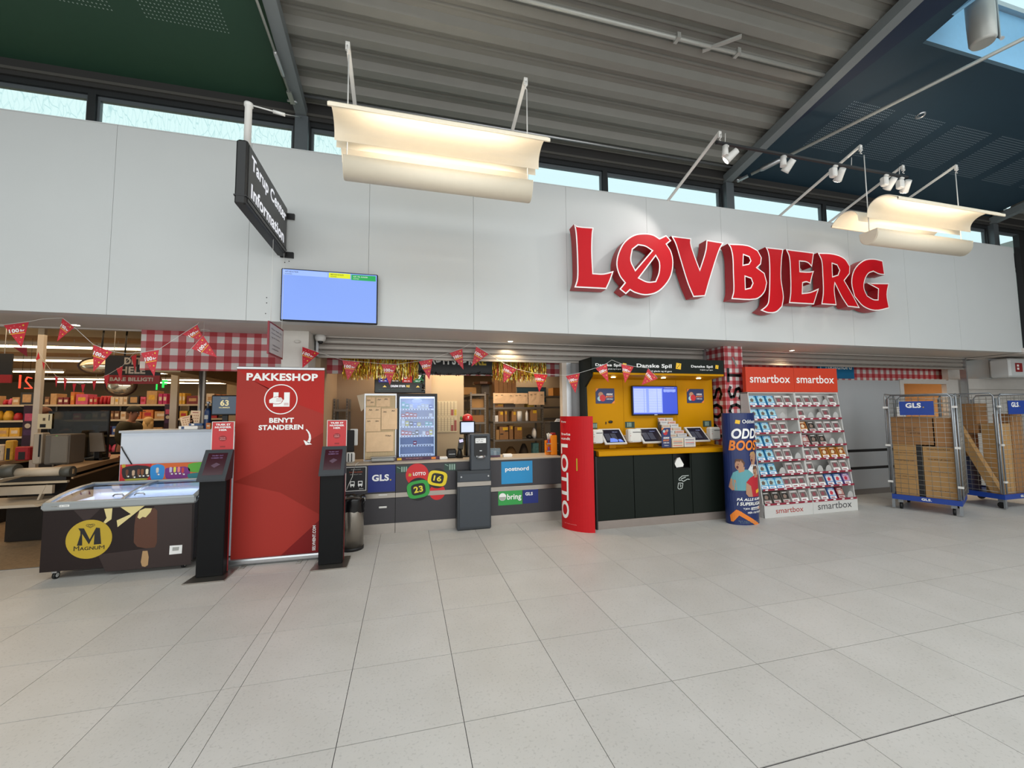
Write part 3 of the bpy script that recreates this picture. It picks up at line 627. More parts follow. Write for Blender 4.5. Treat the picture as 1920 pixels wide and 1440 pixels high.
poly(pr, [pz(340, 595), pz(560, 585), pz(440, 700)], yy, mB2)
yy -= .0006
poly(pr, [pz(590, 585), pz(658, 580), pz(650, 670), pz(600, 705), pz(585, 695), pz(610, 660)], yy, mCh)
poly(pr, [pz(722, 570), pz(925, 557), pz(700, 735), pz(693, 680), pz(808, 628)], yy, mCh)
bar_ = [pz(870, 610), pz(905, 590), pz(1000, 578), pz(1025, 600), pz(1022, 860), pz(1005, 900), pz(930, 908), pz(860, 895), pz(832, 860), pz(838, 720), pz(850, 640)]
poly(pr, bar_, yy, mChoc); poly(pr, [pz(862, 655), pz(880, 600), pz(925, 580), pz(982, 580), pz(970, 612), pz(930, 655), pz(905, 650), pz(880, 668)], yy-.0005, mCh)
poly(pr, [pz(905, 930), pz(945, 928), pz(955, 980), pz(948, 1045), pz(925, 1060), pz(900, 1055), pz(890, 1020)], yy, M('print_wood', 'B08D62', .5, noise=0))
poly(pr, [pz(1127, 887), pz(1230, 880), pz(1225, 950), pz(1122, 960)], yy, tWhite); poly(pr, [pz(1150, 900), pz(1205, 896), pz(1200, 925), pz(1147, 930)], yy-.0004, M('print_grey', 'A8A8A4', .5, noise=0))
c = at(167, 1011, yy); disc(pr, (c.x, yy, c.z), .184, mGold, n=40)
o_ = MB(); ym = yy-.0006
A = lambda u, v: at(*pz(u, v), ym)
o_.face([A(378, 745), A(425, 745), A(472, 835), A(525, 738), A(556, 742), A(566, 872), A(505, 878), A(512, 790), A(465, 876), A(410, 790), A(410, 885), A(366, 888), A(395, 800), A(395, 770)], tBlack)
p0 = A(340, 930); p1 = A(600, 912); tmb(o_, 'M', tBlack, p0, (p1-p0)*.17, Z*.043, 0); tmb(o_, 'AGNU', tBlack, p0+(p1-p0)*.185, (p1-p0)*.59, Z*.032, .012); tmb(o_, 'M', tBlack, p0+(p1-p0)*.80, (p1-p0)*.17, Z*.036, 0)
h0 = A(478, 735)
for s in (1, .6): stroke(o_, [(h0.x+s*.038*q*math.sqrt(abs(math.sin(1)))*1, h0.z) for q in ()], .004, ym, tBlack); stroke(o_, [(h0.x+s*.0022*(16*math.sin(a)**3), h0.z+.014+s*.0013*(13*math.cos(a)-5*math.cos(2*a)-2*math.cos(3*a)-math.cos(4*a))) for a in [i*2*PI/20 for i in range(21)]], .0035, ym, tBlack)
makeflat('front_print', pr, t); makeflat('badge_print', o_, t)
lb = MB(); a = at(97, 950, FY0-.016); rect(lb, a.x-.01, a.x+.055, a.z-.006, a.z+.006, FY0-.0155, M('print_grey')); rect(lb, a.x+.058, a.x+.135, a.z-.009, a.z+.011, FY0-.0155, tWhite); tmb(lb, 'A-1060', tBlack, (a.x+.066, FY0-.016, a.z-.003), X*.06, Z*.007); tmb(lb, 'FRYSER', tBlack, (a.x-.005, FY0-.016, a.z-.003), X*.05, Z*.006)
makeflat('rim_label', lb, t)
alight('freezer_led', (-2.72, 5.5, .74), 1.1, .03, 2.2, (.86, .90, 1), rot=(-.6, 0, 0))
# --- ice cream menu board
t = thing('ice_cream_menu', 'colourful ice cream menu board standing behind the chest freezer', 'menu board', (-2.7, 5.64, 0))
make('board', MB().box(-3.13, -2.22, 5.635, 5.65, .80, 1.0, mRed), t)
for x in (-3.0, -2.35): make('support', MB().box(x-.012, x+.012, 5.637, 5.648, 0, .80, mAlu), t)
mb = MB(); y0 = 5.6345
def blob(mb, x0, x1, z0, z1, m, y, n=16, ph=0, amp=.12):
    cx, cz = (x0+x1)/2, (z0+z1)/2
    mb.face([(cx+(x1-x0)/2*math.copysign(abs(math.cos(a))**.5, math.cos(a))*(1+amp*.4*math.sin(3*a+ph)), y, cz+(z1-z0)/2*math.copysign(abs(math.sin(a))**.5, math.sin(a))*(1-amp*abs(math.sin(2*a+ph)))) for a in [2*PI*i/n for i in range(n)]], m)
blob(mb, -3.11, -2.83, .82, .99, mB3, y0); blob(mb, -3.08, -2.86, .815, .84, M('print_olive', 'A9A53C', .5, noise=0), y0-.0004)
rect(mb, -2.83, -2.22, .80, 1.0, y0, M('print_orange', 'D9662A', .5, noise=0)); blob(mb, -2.84, -2.70, .80, .995, M('print_sky', '2D8FD6', .5, noise=0), y0-.0004); blob(mb, -2.70, -2.45, .81, .96, M('print_purple', '7A2D82', .5, noise=0), y0-.0004, ph=1); blob(mb, -2.47, -2.23, .88, 1.0, M('print_green', '5DAE36', .5, noise=0), y0-.0004); blob(mb, -2.47, -2.23, .80, .88, M('print_teal', '2E7E86', .5, noise=0), y0-.0005)
disc(mb, (-3.095, y0-.0008, .985), .02, mGold, n=12)
for x, z, col in [(-3.06, .91, '6B3A26'), (-3.0, .90, 'C9A98A'), (-2.95, .91, '7A4228'), (-2.915, .91, '8A5430'), (-2.87, .91, 'EFE6C8'), (-2.77, .92, 'D9D2C8'), (-2.64, .92, 'C9C0E0'), (-2.60, .92, 'E8E050'), (-2.56, .92, 'F08A8A'), (-2.52, .91, 'C84040')]:
    m = M('ice_'+col, col, .5, noise=0); yb_ = y0-.001
    mb.face([(x-.012, yb_, z-.025), (x+.012, yb_, z-.025), (x+.014, yb_, z+.02), (x+.008, yb_, z+.034), (x-.008, yb_, z+.034), (x-.014, yb_, z+.02)], m); rect(mb, x-.003, x+.003, z-.05, z-.025, yb_, M('print_wood')); disc(mb, (x+.014, yb_-.0004, z-.045), .009, tWhite, n=8)
makeflat('menu_print', mb, t)
# --- white service desk behind
t = thing('white_desk', 'tall plain white service desk behind the ice cream freezer', 'desk', (-2.4, 5.9, 0))
mDesk = M('white_laminate', 'CBD3DE', .4, noise=.02)
make('front_panel', MB().box(-3.17, -1.50, 5.70, 5.73, 0, 1.355, mDesk), t); make('end_wing', MB().box(-2.02, -1.50, 5.20, 5.70, .02, 1.36, mDesk), t); make('plinth', MB().box(-2.01, -1.51, 5.21, 5.69, 0, .02, mBlack), t)
make('desk_top', MB().box(-3.19, -2.03, 5.69, 6.25, 1.355, 1.38, M('desk_edge', 'AEB4BC', .4)), t); make('rear_panel', MB().box(-3.17, -1.50, 6.2, 6.24, 0, 1.355, mDesk), t)
make('cable', MB().tube([(-3.16, 5.695, 1.20), (-3.14, 5.688, 1.16), (-3.08, 5.688, 1.05), (-3.04, 5.688, .98)], .006, mBlack, 6), t)

# --- number kiosks
mKi = M('kiosk_black', '08090B', .5, spec=.2); mKf = M('kiosk_frame', '2A2E33', .45); mKs = M('kiosk_screen', '4A0F22', .15, emit=.25)
mPost2 = M('poster_red', 'BC2429', .4, noise=.02)
def kiosk(x, y, label, gx):
    t = thing('number_kiosk', label, 'kiosk', (x+.115, y+.07, 0)); b = x+.23
    make('base_plate', MB().hexa([(x-.05, y-.13, 0), (b+.06, y-.13, 0), (b+.06, y+.22, 0), (x-.02, y+.22, 0), (x-.05, y-.13, .012), (b+.06, y-.13, .012), (b+.06, y+.22, .012), (x-.02, y+.22, .012)], mSteel), t)
    make('column', MB().rbox(x, b, y, y+.13, .012, .93, mKi, .006), t)
    make('side_strip', MB().box(b, b+.003, y+.09, y+.11, .02, .93, mRedD), t)
    P = [(y-.045, .915), (y-.045, .935), (y+.125, 1.205), (y+.15, 1.195), (y+.13, .915)]
    make('screen_housing', MB().loft([[(xx, a, c) for a, c in P] for xx in (x-.006, b+.006)], mKf), t)
    d = Vector((0, .17, .27)).normalized(); n_ = Vector((0, -.846, .533))
    o = Vector((x+.03, y-.045, .935))+d*.045+n_*.001
    sb = MB(); sb.face([o, o+X*.17, o+X*.17+d*.235, o+d*.235], mKs)
    ink = M('kiosk_ink', '8C6F9E', .5, emit=.5)
    for i, s in enumerate(['TRÆK DIT', 'NUMMER HER']): tmb(sb, s, ink, o+X*(.035)+d*(.2-.025*i), X*.10, d*.012, .01)
    sb.face([o+X*.05+d*.10+n_*.001, o+X*.085+d*.075+n_*.001, o+X*.13+d*.11+n_*.001, o+X*.09+d*.13+n_*.001], M('kiosk_ink2', '6B4A60', .5, emit=.3))
    makeflat('touch_screen', sb, t)
    f = make('poster_holder', MB().box(x+.035, b-.0+.005, y+.135, y+.145, 1.195, 1.485, mPaint), t)
    pb = MB(); yp = y+.1345; a0 = x+.035; rect(pb, a0+.006, b-.001, 1.20, 1.48, yp, mPost2)
    for i, (s, w) in enumerate([('TRÆK ET', .13), ('NUMMER', .145), ('HER', .07)]): tmb(pb, s, tWhite, (a0+.1-w/2, yp-.0006, 1.445-.027*i), X*w, Z*.018, .04)
    cc = Vector((a0+.1, yp-.0004, 1.315)); disc(pb, cc, .036, mRedD, n=20, sq=.8); tmb(pb, 'TAG NR', M('pale_pink', 'E0A8A8', .5, noise=0), cc+Vector((-.024, -.0006, .002)), X*.048, Z*.009, .02); tmb(pb, 'SKÆRM', M('pale_pink'), cc+Vector((-.024, -.0006, -.013)), X*.048, Z*.008, .02)
    rect(pb, a0+.078, a0+.125, 1.225, 1.24, yp-.0005, mRedD)
    makeflat('poster', pb, f)
    return t
kiosk(-1.928, 4.62, 'black number kiosk with red notice between the chest freezer and the red roll-up banner', 0)
kiosk(-.862, 4.65, 'black number kiosk with red notice to the right of the red roll-up banner', 1)

# --- roll-up banner
t = thing('roll_up_banner', 'tall red roll-up banner reading PAKKESHOP with a white hand symbol', 'banner', (-1.32, 4.93, 0))
bx0, bx1, by = -1.745, -.888, 4.92
mBn = M('banner_red', 'A2322A', .5, noise=.03, nscale=2, spec=.2); mBn2 = M('banner_red2', 'AE2620', .5, spec=.2, noise=.02); mBn3 = M('banner_red3', '8E2920', .5, spec=.2, noise=.02); mBn4 = M('banner_red4', '7A1A1A', .5, spec=.2, noise=.02)
make('fabric', MB().box(bx0, bx1, by, by+.004, .055, 2.045, mBn), t)
make('top_rail', MB().rbox(bx0-.006, bx1+.006, by-.012, by+.016, 2.035, 2.065, mAlu, .006), t)
make('cassette', MB().rbox(bx0-.015, bx1+.015, by-.045, by+.05, .008, .065, mAlu, .015), t)
for x in (-1.60, -1.08): make('foot', MB().box(x-.02, x+.02, by-.13, by+.14, 0, .008, mSteel), t)
make('pole', MB().tube([(-1.32, by+.03, .05), (-1.32, by+.02, 2.04)], .01, mAlu, 8), t)
pr = MB(); y1 = by-.001
pr.face([(bx0, y1, 2.035), (bx1, y1, 2.035), (bx1, y1, 1.55), (-1.2, y1, 1.68), (-1.62, y1, 1.93)], mBn2); pr.face([(bx0, y1, 2.035), (-1.62, y1, 1.93), (-1.38, y1, 1.8), (bx0, y1, 1.86)], mBn)
pr.face([(bx0, y1, .85), (-1.45, y1, .99), (bx1, y1, 1.35), (bx1, y1, .45), (-1.3, y1, .72)], mBn3); pr.face([(bx1, y1, .42), (bx1, y1, .06), (-1.28, y1, .06)], mBn4)
y2 = y1-.0008
tmb(pr, 'PAKKESHOP', tWhite, (-1.655, y2, 1.915), X*.70, Z*.082, .055)
cx, cz, r = -1.318, 1.715, .158
ring = [(cx+r*math.cos(a), cz+r*math.sin(a)) for a in [i*2*PI/36 for i in range(37)]]; disc(pr, (cx, y2+.0003, cz), r, mBn2, n=36); stroke(pr, ring, .010, y2, tWhite)
fz = [(-.075, -.08), (.085, -.08), (.085, .075), (.035, .075), (.035, .01), (-.02, .01), (-.02, .075), (-.075, .075)]
for q in ([(-.075, -.08), (.085, -.08), (.085, -.005), (-.075, -.005)], [(.03, -.005), (.085, -.005), (.085, .075), (.03, .075)], [(-.075, -.005), (-.025, -.005), (-.025, .075), (-.075, .075)]): pr.face([(cx+a, y2, cz+b) for a, b in q], tWhite)
hand = [(-.11, -.005), (-.07, .02), (-.03, .03), (-.02, .02), (.0, .022), (.012, .012), (.018, -.002), (.018, -.015), (.012, -.028), (.002, -.042), (-.02, -.05), (-.06, -.052), (-.085, -.04), (-.11, -.038)]
pr.face([(cx+a*1.03-.0, y2-.0004, cz+b*1.05) for a, b in hand], tWhite); stroke(pr, [(cx+a, cz+b) for a, b in hand[1:13]], .005, y2-.0007, mBn2)
for dz in (.008, -.006, -.02): stroke(pr, [(cx-.045, cz+dz), (cx+.012, cz+dz)], .003, y2-.0007, mBn2)
for dz in (-.045, -.06): stroke(pr, [(cx+.03, cz+dz), (cx+.075, cz+dz)], .005, y2-.0007, mBn2)
tmb(pr, 'BENYT', tWhite, (-1.425, y2, 1.462), X*.24, Z*.052, .05); tmb(pr, 'STANDEREN', tWhite, (-1.525, y2, 1.385), X*.435, Z*.055, .05)
arc = [(-1.075+.05*math.sin(a)*1.0, 1.37-.20*(a/PI*1.25)) for a in [i*PI/8*.8 for i in range(1, 9)]]
arc = [(-1.06, 1.385), (-1.04, 1.36), (-1.025, 1.33), (-1.02, 1.295), (-1.025, 1.265), (-1.04, 1.24)]
for i, ((a, b), (c_, d_)) in enumerate(zip(arc, arc[1:])): stroke(pr, [(a, b), (c_, d_)], .012+.004*i, y2, tWhite)
pr.face([(-1.085, y2, 1.27), (-1.062, y2, 1.215), (-1.00, y2, 1.222), (-1.03, y2, 1.243)], tWhite)
tmb(pr, 'SELVHENT.COM', tWhite, (-.94, y2, .085), Z*.265, X*-.032, .03)
makeflat('banner_print', pr, t)

# --- steel bin
t = thing('waste_bin', 'brushed steel waste bin with a black bag, right of the number kiosk', 'bin', (-.60, 5.15, 0))
bc = (-.60, 5.15, 0)
make('body', MB().lathe(bc, [(.128, .03), (.128, .56), (.122, .57)], mSteel, 28), t); make('base_ring', MB().lathe(bc, [(.132, 0), (.134, .03), (.128, .035)], mBlack, 28), t)
bag = MB(); R = []
random.seed(3)
for k_, (r, z) in enumerate([(.133, .43), (.14, .46), (.137, .52), (.145, .565), (.138, .59), (.11, .575), (.10, .50)]):
    R.append([(bc[0]+(r+random.uniform(-.008, .012))*math.cos(2*PI*j/24), bc[1]+(r+random.uniform(-.008, .012))*math.sin(2*PI*j/24), z+random.uniform(-.014, .014)) for j in range(24)])
make('bin_bag', bag.loft(R, M('bag_black', '0B0B0D', .22), False, True), t)
make('side_handle', MB().tube([(-.478, 5.10, .52), (-.455, 5.09, .55), (-.46, 5.09, .58), (-.48, 5.10, .58)], .006, mAlu, 6), t)

# --- service counter
t = thing('service_counter', 'long dark grey service counter with steel stripe and courier stickers', 'counter', (.7, 5.9, 0))
CYF = 5.65; mCt = M('counter_grey', '38363A', .5, noise=.04, nscale=20); mTop = M('counter_top', 'B5A795', .4); mKick = M('kick_steel', 'B2ABA4', .38, .6, noise=.08)
for a, b in ((-.95, -.134), (-.130, .655), (.655, 1.10), (1.10, 2.195)):
    make('front_panel', MB().box(a+.001, b-.001, CYF, CYF+.025, .13, .45, mCt).box(a+.001, b-.001, CYF, CYF+.025, .52, .885, mCt), t)
    make('steel_stripe', MB().box(a+.001, b-.001, CYF-.003, CYF+.02, .455, .515, mSteel), t)
    make('kick_panel', MB().box(a+.001, b-.001, CYF+.004, CYF+.025, 0, .127, mKick), t)
make('carcass', MB().box(-.94, 2.19, CYF+.026, 6.18, .02, .88, mBlack), t)
make('worktop', MB().rbox(-.96, 2.20, CYF-.015, 6.22, .885, .905, mTop, .005), t)
p = at(717, 951, CYF); make('drawer_pull', MB().rbox(p.x-.045, p.x+.055, CYF-.012, CYF, p.z-.012, p.z+.012, mPaint, .005), t)
p = at(717, 928, CYF); make('drawer_pull', MB().rbox(p.x-.05, p.x+.06, CYF-.012, CYF, p.z-.008, p.z+.008, mPaint, .005), t)
ys = CYF-.0015; mGls = M('courier_blue', '0C2474', .4, noise=.02)
def sticker(name, x0, x1, z0, z1, m, y=ys): return makeflat(name, rect(MB(), x0, x1, z0, z1, y, m), t)
s = sticker('blue_sticker', -.475, -.135, .535, .88, mGls); txt(s, 'GLS', tWhite, (-.425, ys-.0005, .675), X*.21, Z*.085, .06); txt(s, '.', M('print_gold'), (-.205, ys-.0005, .675), X*.02, Z*.02, .04)
pm = MB().box(-.745, -.495, ys-.004, ys, .565, .87, mPaper); s = make('bus_poster', pm, t); q = MB(); rect(q, -.738, -.502, .572, .863, ys-.0045, tBlack)
tmb(q, 'REJSEKORT', M('print_grey'), (-.68, ys-.005, .83), X*.12, Z*.012, .02); tmb(q, 'NATBUSSER', M('print_brick', '9A4A32', .5, noise=0), (-.70, ys-.005, .795), X*.16, Z*.018, .02); tmb(q, 'KØB BILLET HER', M('print_grey'), (-.69, ys-.005, .77), X*.14, Z*.01, .02)
for x in (-.69, -.595):
    rect(q, x, x+.055, .63, .69, ys-.005, tWhite); rect(q, x+.008, x+.047, .655, .68, ys-.0055, tBlack); rect(q, x+.006, x+.016, .615, .63, ys-.005, tWhite); rect(q, x+.039, x+.049, .615, .63, ys-.005, tWhite)
tmb(q, 'fynbus', tWhite, (-.58, ys-.005, .585), X*.05, Z*.012, .03); makeflat('poster_print', q, s)
mPn = M('postal_blue', '1A8BC4', .4, noise=.02)
s = sticker('light_blue_sticker', 1.29, 1.745, .55, .86, mPn); txt(s, 'postnord', tWhite, (1.345, ys-.0005, .71), X*.345, Z*.075, .045)
s = sticker('green_sticker', 1.243, 1.59, .26, .462, M('courier_green', '2F9A48', .4, noise=.02)); txt(s, 'bring', tWhite, (1.37, ys-.0005, .31), X*.205, Z*.10, .03)
q = MB(); disc(q, (1.305, ys-.0006, .375), .052, tWhite, n=24); q.face([(1.305+.05*math.cos(a), ys-.001, .375+.05*math.sin(a)) for a in [PI+i*PI/10 for i in range(11)]], M('print_grey')); makeflat('round_mark', q, s)
s = sticker('small_blue_sticker', 1.60, 1.825, .265, .48, mGls); txt(s, 'GLS', tWhite, (1.635, ys-.0005, .375), X*.11, Z*.045, .06)
mFx = M('tag_green', '274238', .5, noise=0); 
for a, b in (((743, 874), (765, 886)), ((833, 869), (855, 882))):
    p, q_ = at(*a, CYF), at(*b, CYF); s = sticker('green_age_tag', p.x, q_.x, q_.z, p.z, mFx); qq = MB(); w = q_.x-p.x
    for i in range(3): rect(qq, p.x+w*(.42+.19*i), p.x+w*(.54+.19*i), q_.z+.012, p.z-.012, ys-.0006, M('tag_ink', '8FA79A', .5, noise=0))
    stroke(qq, [(p.x+w*.06, p.z-.012), (p.x+w*.34, p.z-.035)], .008, ys-.0006, M('tag_ink')); makeflat('tag_print', qq, s)
# lotto balls on the counter front
def ball(name, c, r, m, y): return makeflat(name, disc(MB(), (c[0], y, c[1]), r, m, n=36), t)
mLr = M('lotto_red', 'CC1F25', .4, noise=.02)
s = ball('red_round_sticker', (.145, .735), .148, mLr, ys-.001); q = MB(); tmb(q, 'LOTTO', tWhite, (.09, ys-.0016, .725), X*.165, Z*.043, .05); q.face([(.03, ys-.0016, .72), (.065, ys-.0016, .715), (.07, ys-.0016, .75), (.037, ys-.0016, .757)], mGold); makeflat('round_print', q, s)
ball('red_round_sticker', (.408, .495), .105, mLr, ys-.001)
def numball(c, r, col, num, y, rot):
    s = ball('number_ball_sticker', c, r, tBlack, y); q = MB(); R_ = lambda a, b: (c[0]+a*math.cos(rot)-b*math.sin(rot), c[1]+a*math.sin(rot)+b*math.cos(rot))
    def rr(w, h, k): return [R_(math.copysign(abs(math.cos(a))**k, math.cos(a))*w, math.copysign(abs(math.sin(a))**k, math.sin(a))*h) for a in [i*2*PI/28 for i in range(28)]]
    q.face([(a, y-.0006, b) for a, b in rr(r*.97, r*.76, .6)], col); q.face([(a, y-.0012, b) for a, b in rr(r*.62, r*.50, .55)], tBlack)
    u_ = Vector((math.cos(rot), 0, math.sin(rot))); v_ = Vector((-math.sin(rot), 0, math.cos(rot)))
    tmb(q, num, M('num_yellow', 'E6D23A', .4, noise=0), Vector((c[0], y-.0018, c[1]))-u_*r*.40-v_*r*.28, u_*r*.8, v_*r*.56, .03); makeflat('number_print', q, s)
numball((.41, .675), .132, M('ball_yellow', 'E5CB1F', .4, noise=0), '16', ys-.003, -.2)
numball((.16, .545), .150, M('ball_green', '2E9B3F', .4, noise=0), '23', ys-.005, .15)

# --- self service parcel machine
t = thing('parcel_machine', 'dark grey self-service parcel machine standing against the counter', 'machine', (.88, 5.57, 0))
mPm = M('machine_grey', '2F3439', .45); mPm2 = M('machine_grey2', '3A4047', .45)
make('lower_cabinet', MB().rbox(.655, 1.112, 5.50, 5.646, .01, .775, mPm, .006), t); make('plinth', MB().box(.665, 1.10, 5.51, 5.64, 0, .01, mBlack), t)
make('door_panel', MB().box(.69, 1.09, 5.494, 5.50, .04, .565, mPm2), t); make('upper_drawer', MB().box(.69, 1.09, 5.494, 5.50, .64, .735, mPm2), t)
make('steel_stripe', MB().box(.658, 1.11, 5.492, 5.50, .575, .63, mSteel), t)
for x in (.71, 1.075): make('lock', MB().tube([(x, 5.486, .70), (x, 5.494, .70)], .011, mAlu, 12), t)
make('upper_tower', MB().rbox(.835, 1.108, 5.50, 5.63, .776, 1.262, mPm2, .012), t)
make('black_front', MB().box(.885, 1.06, 5.492, 5.50, .97, 1.235, mBlack), t)
q = MB(); rect(q, .90, 1.045, 1.14, 1.205, 5.4915, tWhite)
for i, (s, w) in enumerate([('Brugt ikke', .10), ('lige i dag', .09)]): tmb(q, s, tBlack, (.912, 5.491, 1.178-.025*i), X*w, Z*.014, .01)
makeflat('note', q, t); make('slot', MB().rbox(.955, .99, 5.488, 5.493, 1.03, 1.045, mAlu, .003), t); make('tray', MB().tube([(.92, 5.47, .955), (1.02, 5.47, .955)], .022, mAlu, 10).box(.91, 1.03, 5.47, 5.50, .955, .975, mAlu), t)
# ================================================================== BETTING BOOTH
mYe = M('booth_yellow', 'C68B00', .5, spec=.12, noise=.02); mDg = M('booth_green', '131A15', .5, spec=.2, noise=.03)
t = thing('betting_booth', 'yellow and dark green betting booth with writing ledge, left of the checked pillar', 'booth', (3.5, 5.3, 0))
bx0, bx1, by = 2.43, 4.56, 5.05
make('carcass', MB().box(bx0, bx0+.02, by-.01, 5.52, 0, .952, mBlack).box(bx1-.02, bx1, by, 5.52, 0, .952, mDg).box(bx0+.02, bx1-.02, by+.16, 5.52, .02, .952, mBlack).box(bx0+.02, bx1-.02, by+.02, by+.16, .66, .745, mBlack), t)
make('kick_panel', MB().box(bx0+.005, bx1-.01, by-.006, by+.01, 0, .106, M('booth_kick', '9A8F88', .4, .5)), t)
for a, b in ((bx0+.01, 2.995), (3.005, 3.605), (3.92, 4.535)): make('door', MB().box(a, b, by, by+.018, .11, .948, mDg), t)
make('waste_flap', MB().box(3.615, 3.91, by, by+.018, .11, .742, mDg).box(3.615, 3.64, by, by+.018, .742, .948, mDg).box(3.895, 3.91, by, by+.018, .742, .948, mDg), t)
pb_ = MB(); pb_.loft([[(3.70, by+.04, .75), (3.80, by+.03, .76), (3.82, by+.09, .75), (3.72, by+.1, .75)], [(3.68, by+.05, .80), (3.82, by+.04, .79), (3.83, by+.10, .80), (3.70, by+.11, .82)], [(3.73, by+.06, .88), (3.77, by+.055, .89), (3.77, by+.08, .885), (3.74, by+.09, .88)]], mPaper)
make('crumpled_paper', pb_, label='crumpled white paper in the dark waste hole of the yellow booth', cat='paper')
q = MB(); mLn = M('print_line', 'BFC6C2', .5, noise=0); g = lambda zx, zy: (lambda p: (p.x, p.z))(at(1040+zx/5.3333, 780+zy/5.3333, by-.001))
stroke(q, [g(1340, 595), (g(1310, 598)), g(1275, 600), g(1242, 630), g(1245, 645), g(1270, 640), g(1285, 655), g(1330, 630), g(1350, 635)], .010, by-.0012, mLn); stroke(q, [g(1265, 628), g(1310, 612)], .012, by-.0014, mLn)
stroke(q, [g(1238, 670), g(1283, 672), g(1275, 722), g(1245, 732), g(1232, 720), g(1238, 670)], .010, by-.0012, mLn); stroke(q, [g(1250, 685), g(1262, 690), g(1258, 712)], .010, by-.0014, mLn); makeflat('hand_symbol', q, t)
LP = [(by-.025, .953), (by-.03, .965), (by-.025, 1.012), (by-.01, 1.02), (5.40, 1.03), (5.44, 1.06), (5.44, .953)]
make('writing_ledge', MB().loft([[(x, a, c) for a, c in LP] for x in (2.475, 4.60)], mYe), t)
make('ledge_end', MB().box(2.43, 2.475, by+.06, 5.45, .95, 1.02, mDg), t)
for a, b in ((2.475, 3.098), (3.102, 3.998), (4.002, 4.66)): make('back_panel', MB().box(a, b, 5.45, 5.47, 1.0, 2.07, mYe), t)
SPf = [(5.50, .95), (5.10, .95), (5.30, 1.08), (5.33, 1.95), (5.12, 2.06), (5.12, 2.29), (5.50, 2.29)]
for x in (2.425, ):
    make('side_panel', MB().loft([[(xx, a, c) for a, c in ([(5.50, 1.0), (5.28, 1.0), (5.31, 1.90), (5.11, 2.03), (5.11, 2.29), (5.50, 2.29)])] for xx in (x, x+.03)], mDg), t)
make('canopy', MB().box(2.43, 4.56, 5.08, 5.50, 2.085, 2.29, mDg), t)
make('canopy_lining', MB().hexa([(2.455, 5.085, 2.055), (4.56, 5.085, 2.055), (4.575, 5.45, 2.02), (2.455, 5.45, 2.02), (2.455, 5.085, 2.084), (4.56, 5.085, 2.084), (4.575, 5.45, 2.084), (2.455, 5.45, 2.084)], mYe), t)
for u, v in ((1244, 711), (1310, 711), (1150, 709)):
    p = at(u, v, 5.25); make('booth_light', MB().tube([(p.x, 5.25, 2.036), (p.x, 5.25, 2.028)], .03, M('booth_lamp', 'FFE3AE', .4, emit=12), 14), t); spot('booth_spot', (p.x, 5.25, 2.02), (p.x, 5.3, 1), 2.2, 1.9, (1, .82, .55), .7, .03)
y_ = 5.0785
def dice(q, x, z, s, y):
    q.face([(x-s, y, z-s*.8), (x+s*.75, y, z-s), (x+s, y, z+s*.8), (x-s*.7, y, z+s)], M('dice_yellow', 'F0BE1C', .4, noise=0))
    for a, b in ((-.4, -.4), (0, 0), (.4, .4)): disc(q, (x+a*s, y-.0004, z+b*s), s*.16, tBlack, n=8)
q = MB()
for x, w, z, h in ((2.482, .385, 2.155, .05), (3.11, .56, 2.145, .07), (3.995, .37, 2.165, .045)):
    tmb(q, 'Danske Spil', tWhite, (x, y_, z), X*w, Z*h, .025); tmb(q, 'til glæde og til gavn', tWhite, (x+w*.40, y_, z-h*.72), X*w*.60, Z*h*.42, .01)
for x, z, s in ((2.92, 2.185, .033), (3.785, 2.19, .048), (4.44, 2.19, .03)): dice(q, x, z, s, y_-.0003)
makeflat('canopy_lettering', q, t)
# two odds posters, age tags and a black clip on the yellow back
mOb = M('poster_blue', '182A60', .4, noise=.02); mOr = M('poster_orange', 'E8822A', .4, noise=0)
for (x0, x1, z0, z1) in ((2.655, 2.955, 1.665, 1.885), (4.19, 4.495, 1.668, 1.885)):
    s = make('odds_poster', MB().box(x0, x1, 5.446, 5.45, z0, z1, mOb), t); q = MB(); yq = 5.4455
    disc(q, (x0+.08, yq, z0+.13), .04, M('poster_skin', 'B58A70', .5, noise=0), n=10); disc(q, (x0+.11, yq-.0003, z0+.08), .05, mRed, n=10); disc(q, (x0+.06, yq-.0002, z0+.07), .035, M('poster_pale', '9FC4CC', .5, noise=0), n=10)
    q.face([(x0, yq, z1), (x0, yq, z1-.05), (x0+.05, yq, z1)], mOr); q.face([(x1, yq, z0), (x1, yq, z0+.045), (x1-.05, yq, z0)], mOr)
    tmb(q, 'ODDS', tWhite, (x0+.17, yq-.0005, z0+.12), X*.10, Z*.028, .04, .2); tmb(q, 'BOOST', mOr, (x0+.16, yq-.0005, z0+.085), X*.12, Z*.028, .04, .2); tmb(q, 'HVER DAG', tWhite, (x0+.17, yq-.0005, z0+.055), X*.10, Z*.018, .02)
    makeflat('poster_print', q, s)
for a, b in (((1107, 793), (1120, 804)), ((1172, 791), (1190, 802)), ((1318, 789), (1334, 800))):
    p, q_ = at(*a, 5.446), at(*b, 5.446); s = make('green_age_tag', MB().box(p.x, q_.x, 5.446, 5.45, q_.z, p.z, mFx), t); qq = MB()
    for i in range(3): rect(qq, p.x+.035+.025*i, p.x+.052+.025*i, q_.z+.015, p.z-.012, 5.4455, M('tag_ink'))
    makeflat('tag_print', qq, s)
make('black_clip', MB().ball((at(1145, 791, 5.44).x, 5.44, at(1145, 791, 5.44).z), .035, .01, .022, mBlack).box(2.80, 2.812, 5.435, 5.445, 1.365, 1.40, mBlack), t)
